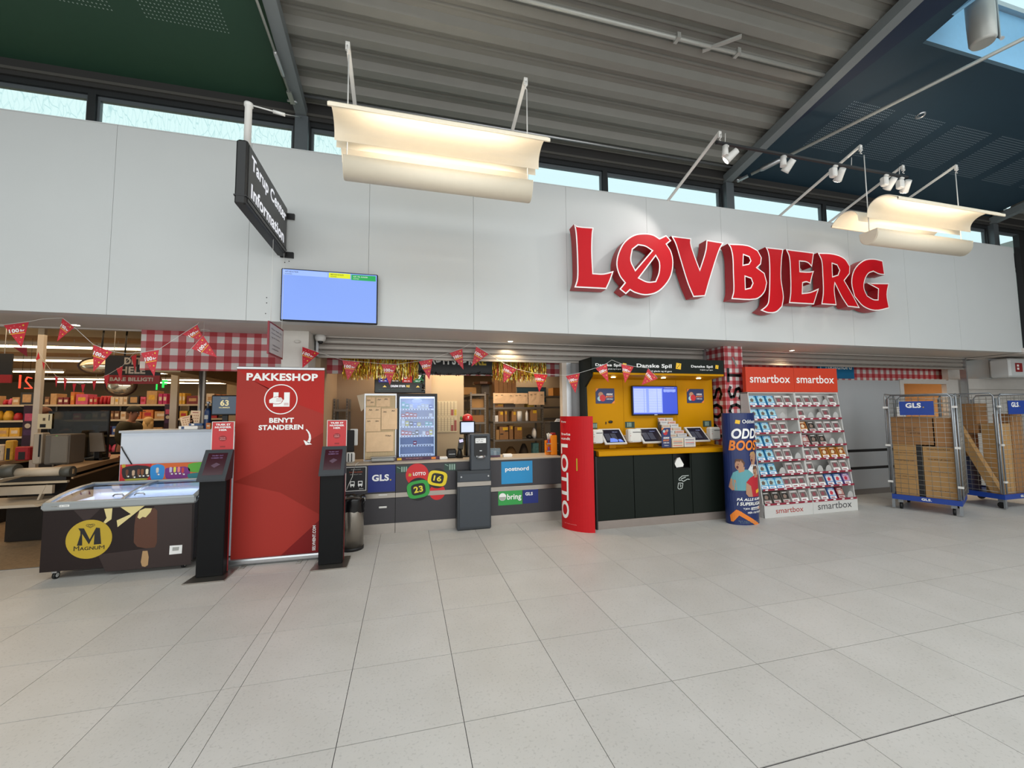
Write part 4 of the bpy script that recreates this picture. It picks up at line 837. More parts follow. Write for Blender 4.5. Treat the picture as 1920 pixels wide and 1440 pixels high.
# booth television
t2 = thing('booth_television', 'flat television showing blue odds tables inside the yellow booth', 'screen', (3.59, 5.40, 1.48))
make('housing', MB().rbox(3.21, 3.985, 5.385, 5.425, 1.485, 1.925, mBlack, .008).box(3.5, 3.7, 5.42, 5.448, 1.6, 1.8, mBlack), t2)
q = MB(); yq = 5.3845; rect(q, 3.225, 3.97, 1.505, 1.912, yq, M('tv_blue', '2445C8', .3, emit=.9)); rect(q, 3.23, 3.715, 1.52, 1.89, yq-.0003, M('tv_pale', '7F95EE', .3, emit=1)); rect(q, 3.735, 3.945, 1.835, 1.875, yq-.0003, M('tv_pale'))
for i in range(17):
    for a, b in ((3.235, 3.40), (3.41, 3.44), (3.485, 3.62), (3.63, 3.70)): rect(q, a, b, 1.875-.0205*i-.013, 1.875-.0205*i, yq-.0006, M('tv_row', 'B8C4FA', .3, emit=1))
tmb(q, 'KOMMENDE KAMPE', tWhite, (3.75, yq-.0006, 1.888), X*.17, Z*.014, .02)
for i in range(3): tmb(q, 'FC KBH - 1,85', M('tv_row'), (3.745, yq-.001, 1.855-.014*i), X*.18, Z*.008, 0)
makeflat('display', q, t2)
make('stand_badge', MB().box(3.57, 3.62, 5.383, 5.386, 1.49, 1.50, mAlu), t2)
# terminals and ticket printers
def tablet(u0, v0, u1, label, blob_):
    p = at(u0, v0, 5.30); q_ = at(u1, v0, 5.30); x0, x1 = p.x, q_.x
    t = thing('betting_terminal', label, 'terminal', ((x0+x1)/2, 5.30, 1.03)); d = Vector((0, .22, .21)).normalized(); nn = Vector((0, -d.z, d.y)); o = Vector((x0, 5.16, 1.105)); L_ = .285
    c = [o, o+X*(x1-x0), o+X*(x1-x0)+d*L_, o+d*L_]
    make('frame', MB().slab(c, -nn*.02, mPaint), t); q = MB(); k = nn*.001
    q.face([c[0]+X*.03+d*.02+k, c[1]-X*.02+d*.02+k, c[2]-X*.02-d*.02+k, c[3]+X*.03-d*.02+k], M('tab_dark', '1B2233', .2, emit=.5))
    W_ = x1-x0; mG1 = M('tab_grey', '4A4F5E', .3, emit=.5)
    for a in (.14, .42): q.face([o+X*W_*a+d*.06+k*2, o+X*W_*(a+.24)+d*.06+k*2, o+X*W_*(a+.24)+d*.19+k*2, o+X*W_*a+d*.19+k*2], mG1)
    tmb(q, 'Velkommen', M('tv_row'), o+X*W_*.55+d*.21+k*2, X*W_*.25, d*.012, 0)
    if blob_: q.face([o+X*W_*a+d*b+k*3 for a, b in ((.25, .03), (.62, .03), (.64, .07), (.5, .10), (.33, .10))], M('tab_glow', '6F8CE8', .3, emit=.9)); q.face([o+X*W_*a+d*b+k*3 for a, b in ((.66, .03), (.88, .03), (.80, .08), (.68, .08))], M('tab_glow'))
    makeflat('display', q, t)
    make('stand', MB().box((x0+x1)/2-.05, (x0+x1)/2+.05, 5.27, 5.31, 1.031, 1.14, mYe), t)
tablet(1126, 805, 1166, 'white framed betting terminal nearest the left end of the yellow booth', True)
tablet(1196, 803, 1236, 'white framed betting terminal in the middle of the yellow booth', False)
tablet(1288, 801, 1319, 'white framed betting terminal nearest the checked pillar', False)
def tprn(u0, v0, u1, label):
    p = at(u0, v0, 5.25); q_ = at(u1, v0, 5.25); x0, x1 = p.x, q_.x
    t = thing('ticket_printer', label, 'printer', ((x0+x1)/2, 5.26, 1.095)); make('body', MB().rbox(x0, x1, 5.19, 5.30, 1.11, 1.30, M('printer_white', 'DCDAD4', .4), .02).box(x0+.03, x1-.03, 5.25, 5.449, 1.12, 1.2, M('printer_white')), t)
    make('slot', MB().box(x0+.06, x1-.02, 5.186, 5.192, 1.25, 1.258, mBlack), t); q = MB(); rect(q, x0+.02, x0+.03, 1.20, 1.21, 5.1895, mRed); rect(q, x0+.02, x0+.03, 1.23, 1.24, 5.1895, M('print_grey')); makeflat('indicator', q, t)
    make('tear_bar', MB().box(x0+.04, x1-.02, 5.18, 5.19, 1.12, 1.13, mAlu), t)
tprn(1107, 800, 1128, 'white ticket printer at the left end of the yellow booth'); tprn(1175, 800, 1199, 'white ticket printer between the two left terminals of the yellow booth'); tprn(1327, 798, 1346, 'white ticket printer at the right end of the yellow booth')
# coupon rack and leaflet card on the ledge
t = thing('coupon_rack', 'tiered rack of paper betting coupons on the yellow ledge', 'rack', (3.86, 5.22, 1.03))
for k in range(9):
    z = 1.03+.045*k; y = 5.12+.032*k; w = .40-.018*k; x0 = 3.66-.004*k
    make('tier', MB().box(x0, x0+w, y+.012, y+.02, 1.03, z+.055 if k else 1.17, mAlu), t)
    for j in range(2):
        c0 = x0+j*w/2+.008; random.seed(k*3+j); h_ = .125 if k == 0 else .05
        c = make('coupon_stack', MB().box(c0, c0+w/2-.016, y, y+.011, 1.032 if k == 0 else z-.005, 1.032+h_ if k == 0 else z+.045, M('coupon_%d' % ((k+j) % 3), ['D8C9B0', 'D9D4CE', 'E6B9A4'][(k+j) % 3], .7)), t)
        q = MB()
        for i in range(5 if k == 0 else 2): rect(q, c0+.015, c0+w/2-.035, (1.05+.02*i) if k == 0 else z+.022+.012*i, (1.058+.02*i) if k == 0 else z+.027+.012*i, y-.0006, [mRed, M('print_grey'), mOb][(k+j+i) % 3])
        makeflat('coupon_print', q, c)
t = thing('odds_card', 'upright blue betting leaflet card standing left of the coupon rack', 'card', (3.56, 5.13, 1.03))
make('card', MB().box(3.50, 3.645, 5.12, 5.128, 1.032, 1.31, mOb), t); q = MB(); yq = 5.1195
q.face([(3.50, yq, 1.31), (3.50, yq, 1.27), (3.545, yq, 1.31)], mOr); disc(q, (3.56, yq, 1.24), .035, mRed, n=10); disc(q, (3.59, yq-.0003, 1.27), .02, M('poster_skin'), n=10); disc(q, (3.54, yq-.0003, 1.26), .02, M('poster_pale'), n=10)
tmb(q, 'ODDS', tWhite, (3.525, yq-.0006, 1.155), X*.095, Z*.026, .04, .2); tmb(q, 'BOOST', mOr, (3.52, yq-.0006, 1.12), X*.10, Z*.026, .04, .2); tmb(q, 'HVER DAG', tWhite, (3.525, yq-.0006, 1.09), X*.09, Z*.018, .02); tmb(q, 'Oddset', tWhite, (3.535, yq-.0006, 1.055), X*.07, Z*.014, .01); makeflat('lettering', q, t)

# --- red LOTTO standee (curved, seen edge on, jackpot print)
t = thing('red_standee', 'curved red cardboard standee with large white vertical letters in front of the betting booth', 'standee', (2.25, 5.05, 0))
mSt = M('standee_red', 'C0161E', .5, spec=.25, noise=.02)
cpts = []
for k in range(17):
    a = -1.25+2.5*k/16; cpts.append((math.sin(a)*.26, -math.cos(a)*.13))
th = math.radians(-52); cx_, cy_ = 2.235, 5.15
def rp(a, b, off=0): return (cx_+a*math.cos(th)-b*math.sin(th), cy_+a*math.sin(th)+b*math.cos(th))
pts = [rp(a, b) for a, b in cpts]
mb = MB(); mb.loft([[(x, y, z) for x, y in pts] + [(x-.004*(x-cx_)/.2, y+.006, z) for x, y in reversed(pts)] for z in (0.0, 1.49)], mSt); make('curved_board', mb, t)
make('back_strip', MB().box(2.20, 2.215, 5.16, 5.38, .0, 1.45, M('raw_card', 'A98F6C', .8)), t)
def strips(pl, step):     # cut a polygon into vertical strips so that print bends with a curved board
    s0, s1 = min(a for a, b in pl), max(a for a, b in pl); n = max(1, int((s1-s0)/step)); out = []
    for i in range(n):
        c = pl
        for lim, sg_ in ((s0+(s1-s0)*i/n, 1), (s0+(s1-s0)*(i+1)/n, -1)):
            o = []
            for j in range(len(c)):
                A_, B_ = c[j-1], c[j]; ia = (A_[0]-lim)*sg_ >= -1e-9; ib = (B_[0]-lim)*sg_ >= -1e-9
                if ia != ib: f = (lim-A_[0])/(B_[0]-A_[0]); o.append((lim, A_[1]+(B_[1]-A_[1])*f))
                if ib: o.append(B_)
            c = o
            if len(c) < 3: break
        if len(c) >= 3: out.append(c)
    return out
def wrap(s, m, x0, w, z0, h, bold, pts_, y_off=.0018, vertical=False):
    # lettering that follows the curved board; x0/w measured along the board
    vs, fs = glyphs(s, bold, 0, 4); P_ = [Vector((a, b)) for a, b in pts_]; cum = [0]
    for a, b in zip(P_, P_[1:]): cum.append(cum[-1]+(b-a).length)
    mb = MB()
    def pos(d, z):
        d = min(max(d, 0), cum[-1]-1e-5); i = max(j for j in range(len(cum)-1) if cum[j] <= d); f = (d-cum[i])/(cum[i+1]-cum[i]); p = P_[i].lerp(P_[i+1], f); tt = (P_[i+1]-P_[i]).normalized()
        return Vector((p.x+tt.y*y_off, p.y-tt.x*y_off, z))
    for f in fs:      # vertical: the word runs down the board, tops of the letters to the right
        q_ = [(x0+vs[i][1]*w, z0+(1-vs[i][0])*h) if vertical else (x0+vs[i][0]*w, z0+vs[i][1]*h) for i in f]
        for c in strips(q_, .02): mb.face([pos(a, b) for a, b in c], m)
    return mb
sumL = sum((Vector(a)-Vector(b)).length for a, b in zip(pts, pts[1:]))
makeflat('lettering', wrap('LOTTO', tWhite, .035, .15, .14, .98, .03, pts, vertical=True), t)
makeflat('small_print', wrap('Prøv', tWhite, .06, .10, 1.40, .03, .02, pts), t); makeflat('small_print', wrap('hvis', tWhite, .06, .17, 1.235, .035, .02, pts), t); makeflat('small_print', wrap('vundt', tWhite, .045, .18, 1.175, .035, .02, pts), t)
makeflat('gold_card', wrap('I', mGold, .31, .018, .78, .16, .0, pts, .003), t)
makeflat('small_print', wrap('Spil med omtanke', M('pale_pink'), .10, .2, .075, .012, .0, pts), t)

# --- blue odds column standee
t = thing('blue_standee', 'rounded blue column standee with an orange arrow and three shouting football players', 'standee', (4.53, 4.83, 0))
cx_, cy_, ra, rb = 4.535, 4.86, .238, .20
pts = [(cx_+ra*math.sin(a), cy_-rb*math.cos(a)) for a in [-1.65+3.3*k/24 for k in range(25)]]
mb = MB(); ell = [(cx_+ra*math.sin(2*PI*k/36), cy_-rb*.8*math.cos(2*PI*k/36)-.03) for k in range(36)]
pts = [(cx_+ra*math.sin(a), cy_-.03-rb*.8*math.cos(a)) for a in [-1.55+3.1*k/24 for k in range(25)]]
make('column', mb.loft([[(x, y, z) for x, y in ell] for z in (0, 1.51)], mOb, True, False), t)
arcl = [Vector(p) for p in pts]; tot = sum((a-b).length for a, b in zip(arcl, arcl[1:]))
def wp(name, polys, off, mats):     # polygons in (s,z) wrapped on the column
    P_ = arcl; cum = [0]
    for a, b in zip(P_, P_[1:]): cum.append(cum[-1]+(b-a).length)
    def pos(d, z):
        d = min(max(d, 0), cum[-1]-1e-5); i = max(j for j in range(len(cum)-1) if cum[j] <= d); f = (d-cum[i])/(cum[i+1]-cum[i]); p = P_[i].lerp(P_[i+1], f); tt = (P_[i+1]-P_[i]).normalized(); return Vector((p.x+tt.y*off, p.y-tt.x*off, z))
    mb = MB()
    for k, (pl, m) in enumerate(zip(polys, mats)):
        # cut into vertical strips so that the print bends with the column
        s0, s1 = min(a for a, b in pl), max(a for a, b in pl); n = max(1, int((s1-s0)/.03))
        for i in range(n):
            c = pl
            for lim, sg_ in ((s0+(s1-s0)*i/n, 1), (s0+(s1-s0)*(i+1)/n, -1)):
                o = []
                for j in range(len(c)):
                    A_, B_ = c[j-1], c[j]; ia = (A_[0]-lim)*sg_ >= -1e-9; ib = (B_[0]-lim)*sg_ >= -1e-9
                    if ia != ib: f = (lim-A_[0])/(B_[0]-A_[0]); o.append((lim, A_[1]+(B_[1]-A_[1])*f))
                    if ib: o.append(B_)
                c = o
                if len(c) < 3: break
            if len(c) >= 3: mb.face([pos(a, b)+Vector((0, -.00035*k, 0)) for a, b in c], m)
    return makeflat(name, mb, t)
so = tot/2-.30       # seam offset: text block starts here
Tz = lambda s, m, x, w, z, h, bold=.04, sh=0: makeflat('lettering', wrap2(s, m, so+x, w, z, h, bold, sh), t)
def wrap2(s, m, x0, w, z0, h, bold, sh):
    vs, fs = glyphs(s, min(bold, .035), sh, 4); P_ = arcl; cum = [0]
    for a, b in zip(P_, P_[1:]): cum.append(cum[-1]+(b-a).length)
    mb = MB()
    def pos(d, z):
        d = min(max(d, 0), cum[-1]-1e-5); i = max(j for j in range(len(cum)-1) if cum[j] <= d); f = (d-cum[i])/(cum[i+1]-cum[i]); p = P_[i].lerp(P_[i+1], f); tt = (P_[i+1]-P_[i]).normalized(); return Vector((p.x+tt.y*.011, p.y-tt.x*.011, z))
    for f in fs:
        for c in strips([(x0+vs[i][0]*w, z0+vs[i][1]*h) for i in f], .025): mb.face([pos(a, b) for a, b in c], m)
    return mb
wp('yellow_dice', [[(so+.13, 1.37), (so+.19, 1.36), (so+.20, 1.41), (so+.14, 1.42)]], .003, [M('dice_yellow')])
Tz('Oddset', tWhite, .22, .22, 1.37, .05, .01); Tz('ODDS', tWhite, .08, .44, 1.16, .14, .05, .2); Tz('BOOST', mOr, .04, .50, 1.0, .14, .05, .2)
sk_ = M('skin_print', 'B08468', .6, noise=0); hr = M('hair_print', '5A3A2A', .6, noise=0); hr2 = M('hair_blond_print', 'B58E5A', .6, noise=0); te = M('shirt_teal', '5F9EA6', .6, noise=0); wh = M('shirt_white', 'D9DEE0', .6, noise=0); rd = M('shirt_red', 'B61C2C', .6, noise=0)
def el(cx, cz, a, b, n=14): return [(so+cx+a*math.cos(2*PI*i/n), cz+b*math.sin(2*PI*i/n)) for i in range(n)]
def pl(*p): return [(so+a, b) for a, b in p]
wp('player_print', [pl((.27, .73), (.33, .81), (.44, .80), (.52, .76), (.54, .60), (.30, .60)), pl((.33, .78), (.41, .78), (.40, .86), (.34, .86)), el(.375, .89, .055, .075), pl((.31, .92), (.33, .975), (.40, .985), (.435, .94), (.43, .88), (.415, .93), (.36, .955)), el(.345, .865, .013, .022), el(.352, .905, .010, .005)], .003, [wh, sk_, sk_, hr2, M('mouth_print', '5A1F22', .6, noise=0), hr])
wp('player_print', [pl((.05, .62), (.08, .70), (.16, .745), (.28, .74), (.36, .68), (.38, .46), (.09, .46)), pl((.05, .62), (.02, .50), (.06, .46), (.12, .47), (.11, .60)), pl((.15, .70), (.22, .72), (.23, .78), (.14, .78)), el(.16, .80, .055, .07), pl((.10, .83), (.12, .885), (.20, .885), (.235, .83), (.22, .79), (.20, .84), (.14, .855)), el(.135, .775, .014, .022), el(.145, .815, .010, .005)], .0045, [te, sk_, sk_, sk_, hr, M('mouth_print'), hr])
wp('player_print', [pl((.24, .57), (.30, .63), (.38, .66), (.48, .66), (.56, .62), (.56, .33), (.27, .33)), pl((.24, .57), (.23, .42), (.30, .34), (.34, .34), (.31, .52)), pl((.38, .63), (.45, .63), (.45, .70), (.38, .70)), el(.405, .715, .045, .062), pl((.355, .74), (.37, .785), (.44, .785), (.46, .74), (.45, .70), (.435, .745)), el(.39, .69, .012, .008), pl((.40, .415), (.50, .43), (.50, .475), (.40, .46))], .006, [rd, sk_, sk_, sk_, hr, M('mouth_print'), M('dice_yellow')])
wp('blue_fade', [pl((.0, .44), (.10, .42), (.22, .38), (.40, .37), (.60, .36), (.60, .30), (.0, .30))], .0075, [mOb])
Tz('PÅ ALLE KAMPE', tWhite, .11, .44, .325, .045, .03, .2); Tz('I SUPERLIGAEN', tWhite, .11, .44, .262, .045, .03, .2); Tz('TJEK', tWhite, .18, .10, .205, .025, .02); Tz('HER I BUTIKKEN', tWhite, .24, .27, .155, .025, .02)
wp('text_panel', [pl((.30, .198), (.54, .198), (.54, .235), (.30, .235))], .003, [tWhite]); Tz('DAGENS', mOb, .31, .11, .205, .023, .02); Tz('BOOST', mOr, .43, .10, .205, .023, .02)
wp('orange_arrow', [pl((.02, .12), (.10, .205), (.17, .175), (.06, .04), (.03, .04)), pl((.12, .20), (.45, -.0), (.35, -.0), (.07, .165))], .003, [mOr, mOr])
Tz('Spil med omtanke. 18+', M('tag_ink'), .12, .34, .05, .012, .0); Tz('Ludomani.dk', M('tag_ink'), .14, .30, .03, .01, 0)
# handwritten POST on the checked pillar
pm_ = MB(); mInk = M('marker_black', '0C0C0D', .4)
G = {'T': [[(0, 1), (1, .98)], [(.5, 1), (.48, 0)]], 'S': [[(.95, .85), (.6, 1), (.15, .85), (.2, .6), (.75, .4), (.85, .15), (.4, 0), (.02, .15)]], 'O': [[(.5, 1), (.1, .8), (.02, .4), (.3, .03), (.75, .05), (.98, .45), (.85, .85), (.5, 1)]], 'P': [[(.12, 0), (.1, 1)], [(.1, 1), (.7, 1), (.95, .75), (.7, .5), (.12, .48)]]}
def hw(face):      # one word, letters stacked and turned as on the photo (reads upwards)
    mb = MB()
    for ch, z0 in zip('POST', (1.16, 1.45, 1.71, 1.97)):
        for st in G[ch]:
            for (a, b), (c_, d_) in zip(st, st[1:]):
                def P3(u_, v_): return (.04+.25*(1-v_), z0+.20*u_)
                p, q = P3(a, b), P3(c_, d_)
                if face == 'front': A_, B_ = (4.735+p[0], 5.248, p[1]), (4.735+q[0], 5.248, q[1])
                else: A_, B_ = (4.728, 5.60-p[0], p[1]), (4.728, 5.60-q[0], q[1])
                mb.bar(A_, B_, .03, .003, mInk) if face == 'front' else mb.bar(A_, B_, .003, .03, mInk)
    return mb
def hwf(face):
    mb = MB(); w = .024
    for ch, z0 in zip('POST', (1.13, 1.44, 1.72, 1.99)):
        for st in G[ch]:
            for (a, b), (c_, d_) in zip(st, st[1:]):
                p = Vector((.05+.23*(1-b), z0+.20*a)); q = Vector((.05+.23*(1-d_), z0+.20*c_)); e = (q-p).normalized()*.01; nn = Vector((-(q-p).y, (q-p).x)).normalized()*w; p -= e; q += e
                c = [p+nn, p-nn, q-nn, q+nn]
                mb.face([(4.735+v.x, 5.2485, v.y) if face == 'front' else (4.7285, 5.62-v.x, v.y) for v in c], mInk)
    return mb
makeflat('handwritten_word', hwf('front'), pil); makeflat('handwritten_word', hwf('side'), pil)
make('torn_tape', MB().box(4.90, 4.93, 5.246, 5.25, 2.22, 2.38, M('grey_tape', '8A8684', .5)).xf(Matrix.Translation((4.92, 5.25, 2.3)) @ Matrix.Rotation(-.45, 4, 'Y') @ Matrix.Translation((-4.92, -5.25, -2.3))), pil)

# --- gift box stands
mGw = M('stand_white', 'CCCBC8', .45, noise=.02); mRail = M('price_rail', '8E2439', .45); mHd = M('stand_orange', 'C93A1C', .45, noise=.02)
BC = {'b': ('4F9FD0', 'A9D3E8', '6B5B4F'), 'w': ('CFC9C6', '6E6663', '8C4A52'), 'r': ('7A1F30', 'B98D84', 'C9C2BE'), 'o': ('C98A3C', '8C4A20', 'D8C8A8'), 'k': ('6B6660', '2B2724', '8A7468'), 'B': ('4E78B5', 'D9DEE8', 'C23B4B'), 'p': ('6F5B98', 'C9A4B8', 'B03048')}
BN = {'b': 'pale blue sea-view', 'w': 'white and grey picture', 'r': 'dark maroon picture', 'o': 'orange burger-picture', 'k': 'dark dinner-picture', 'B': 'blue and red', 'p': 'purple and red'}
protos = {}
def giftbox(c, x, y, z, label, grp):
    lean = .06
    if c not in protos or True:
        t = thing('gift_box', label, 'gift box', (x, y, z), grp); w, h, d = .135, .155, .045
        m0 = M('gift_'+c, BC[c][0], .35, noise=.02); mb = MB().hexa([(x-w/2, y, z), (x+w/2, y, z), (x+w/2, y+d, z), (x-w/2, y+d, z), (x-w/2, y+lean, z+h), (x+w/2, y+lean, z+h), (x+w/2, y+lean+d, z+h), (x-w/2, y+lean+d, z+h)], m0)
        o = make('box', mb, t); q = MB(); P = lambda a, b, k=0: (x-w/2+w*a, y+lean*b-.0008-k, z+h*b)
        q.face([P(.06, .35), P(.94, .35), P(.94, .82), P(.06, .82)], M('giftp_'+c, BC[c][1], .4, noise=.5, nscale=50)); q.face([P(.2, .42, .0004), P(.55, .38, .0004), P(.72, .6, .0004), P(.5, .76, .0004), P(.25, .66, .0004)], M('giftq_'+c, BC[c][2], .4, noise=.3, nscale=40))
        q.face([P(.06, .06), P(.94, .06), P(.94, .28), P(.06, .28)], tWhite if c not in 'rk' else M('gift_label', 'C9BDB8', .4, noise=0)); q.face([P(.15, .12, .0004), P(.7, .12, .0004), P(.7, .20, .0004), P(.15, .20, .0004)], M('giftr', '3F86B8' if c == 'b' else '8E2439', .4, noise=0) if c != 'b' else M('giftrb', '2F86C8', .4, noise=0))
        q.face([P(.2, .87), P(.8, .87), P(.8, .93), P(.2, .93)], tWhite); makeflat('cover_print', q, t)
def stand(x0, x1, rows, which, kcol):
    t = thing('gift_box_stand', f'{which} of the two tall white gift box stands with orange header', 'display stand', ((x0+x1)/2, 5.0, 0)); y0, y1 = 4.9, 5.1
    fy = lambda z: y0+(y1-y0)*max(0, z-.19)/1.63
    for x in (x0, x1-.014): make('side_panel', MB().hexa([(x, y0, 0), (x+.014, y0, 0), (x+.014, 5.24, 0), (x, 5.24, 0), (x, y1, 1.815), (x+.014, y1, 1.815), (x+.014, 5.24, 1.815), (x, 5.24, 1.815)], mGw), t)
    make('back_panel', MB().box(x0+.014, x1-.014, 5.225, 5.24, 0, 1.815, mGw), t)
    k = make('kick_board', MB().box(x0, x1, y0-.004, y0+.012, .0, .185, mGw), t)
    txt(k, 'smartbox', kcol, (x0+(.20 if which == 'left-hand' else .09), y0-.0045, .055), X*(.50 if which == 'left-hand' else .66), Z*(.075 if which == 'left-hand' else .10), .0)
    hdr = make('header', MB().box(x0-.03 if which == 'left-hand' else x0, x1, y1-.012, y1+.05, 1.825, 2.205, mHd), t)
    txt(hdr, 'smartbox', tWhite, (x0+.045, y1-.0125, 1.965), X*.76, Z*.125, .01)
    make('top_board', MB().box(x0, x1, y1, 5.24, 1.805, 1.82, mGw), t)
    names = ['lowest', 'second lowest', 'third lowest', 'fourth lowest', 'fourth highest', 'third highest', 'second highest', 'top']
    for i in range(8):
        z = .19+.203*i; y = fy(z)
        make('shelf', MB().box(x0+.014, x1-.014, y, 5.225, z-.006, z, mGw), t)
        r = make('price_rail', MB().box(x0+.014, x1-.014, y-.01, y-.004, z-.016, z+.012, mRail), t); q = MB()
        for j in range(5): xx = x0+.05+.17*j; rect(q, xx, xx+.05, z-.010, z+.006, y-.0106, tWhite)
        makeflat('price_tickets', q, r)
        row = rows[7-i]
        for j, c in enumerate(row):
            xx = x0+.10+.168*j if len(row) <= 5 else x0+.085+.14*j
            if c == '.': continue
            if c == 'e':
                R = [[(xx+.06*math.cos(a), y+.02, z+.002+.10*math.sin(a)) for a in [k_*PI/8 for k_ in range(9)]], [(xx+.06*math.cos(a), y+.024, z+.002+.10*math.sin(a)) for a in [k_*PI/8 for k_ in range(9)]]]
                make('empty_pocket', MB().loft(R, M('pocket_grey', 'B9B8B6', .35)), t); continue
            giftbox(c, xx, y+.012, z+.002, f'{BN[c]} gift box, {["first", "second", "third", "fourth", "fifth", "sixth"][j]} place on {names[i]} shelf, {which} stand', f'gift boxes on the {which} gift box stand')
stand(4.985, 5.868, ['bbbww', 'bbbe.', 'bbww.', 'bbww.', 'bbwwe', 'bbeww', 'bbbwww', 'kkkww'], 'left-hand', M('text_red', 'B03020', .5, noise=0))
stand(5.872, 6.745, ['wwwew', 'weewe', 'okwww', 'rkkee', 'wwooo', 'weeww', 'wwBBp', 'wwBre'], 'right-hand', M('text_grey', '4A4A4C', .5, noise=0))

# --- back wall of the parcel area
mGy = M('locker_grey', 'AEB1B4', .4, .1, noise=.03, nscale=2)
wbk = make('wall_parcel', MB().box(5.1, 9.22, 5.76, 5.80, 0, 2.085, mGy), kind='structure')
for z0, z1 in ((0.10, .45), (.50, .765), (.815, 2.085)): make('grey_panel', MB().box(5.1, 9.22, 5.735, 5.76, z0, z1, mGy), wbk)
for z0, z1 in ((.45, .50), (.765, .815)): make('black_rail', MB().box(5.1, 9.22, 5.742, 5.75, z0, z1, mBlack), wbk)
make('skirting', MB().box(5.1, 9.22, 5.74, 5.76, 0, .10, M('skirt', '77706B', .5)), wbk)
mDf = M('door_frame_white', 'C4C0BA', .5)
make('door_3', MB().box(9.14, 9.24, 5.72, 5.80, 0, 2.10, mDf).box(10.40, 10.50, 5.72, 5.80, 0, 2.10, mDf).box(9.24, 10.40, 5.72, 5.80, 2.03, 2.12, mDf), kind='structure')
make('wall_back_room', MB().box(8.6, 13, 8.0, 8.1, 0, 2.6, M('warm_wall', 'E2BE90', .7)).box(12.9, 13.0, 6.2, 8.0, 0, 2.6, M('warm_wall')).box(8.5, 8.6, 6.2, 8.1, 0, 2.6, M('warm_wall')).box(8.5, 13, 6.2, 8.1, 2.55, 2.6, M('warm_wall')), kind='structure')
make('wall_white', MB().box(10.5, 14.5, 5.74, 5.80, 0, 2.12, mDf).box(10.86, 14.5, 5.68, 5.74, 1.93, 2.14, mDf).box(10.80, 14.5, 5.9, 6.0, 2.12, 2.62, mDf), kind='structure')
make('trim_11', MB().box(11.35, 11.62, 5.55, 5.9, 2.14, 2.54, mWhite), kind='structure')
t = thing('wall_cabinet_box', 'white rounded box under the soffit at the far right edge', 'box', (12.1, 5.1, 2.1))
p0 = at(1892, 667, 5.2); p1 = at(1930, 703, 5.2)
make('housing', MB().rbox(p0.x, p0.x+.7, 5.2, 5.5, 2.14, 2.50, mWhite, .03), t)
q = make('red_sign', MB().box(p0.x+.15, p0.x+.34, 5.19, 5.2, 2.24, 2.41, mRedD), t); qq = MB(); rect(qq, p0.x+.18, p0.x+.24, 2.28, 2.32, 5.1895, tWhite); rect(qq, p0.x+.18, p0.x+.24, 2.34, 2.38, 5.1895, tWhite); makeflat('sign_symbol', qq, q)
t['label'] = 'white rounded box with small red fire sign at the far right edge'
t = thing('postal_wall_sign', 'blue courier sign half hidden behind the right roller shutter', 'sign', (7.9, 6.08, 2.1))
make('board', MB().box(7.62, 8.52, 6.09, 6.11, 2.145, 2.55, M('postal_dark', '0F6B98', .4)), t); s = txt(t, 'postnord', tWhite, (7.86, 6.0895, 2.295), X*.60, Z*.12, .04); q = MB(); stroke(q, [(7.75+.07*math.cos(a), 2.37+.09*math.sin(a)) for a in [i*PI/9 for i in range(19)]], .015, 6.089, tWhite); makeflat('round_mark', q, t)

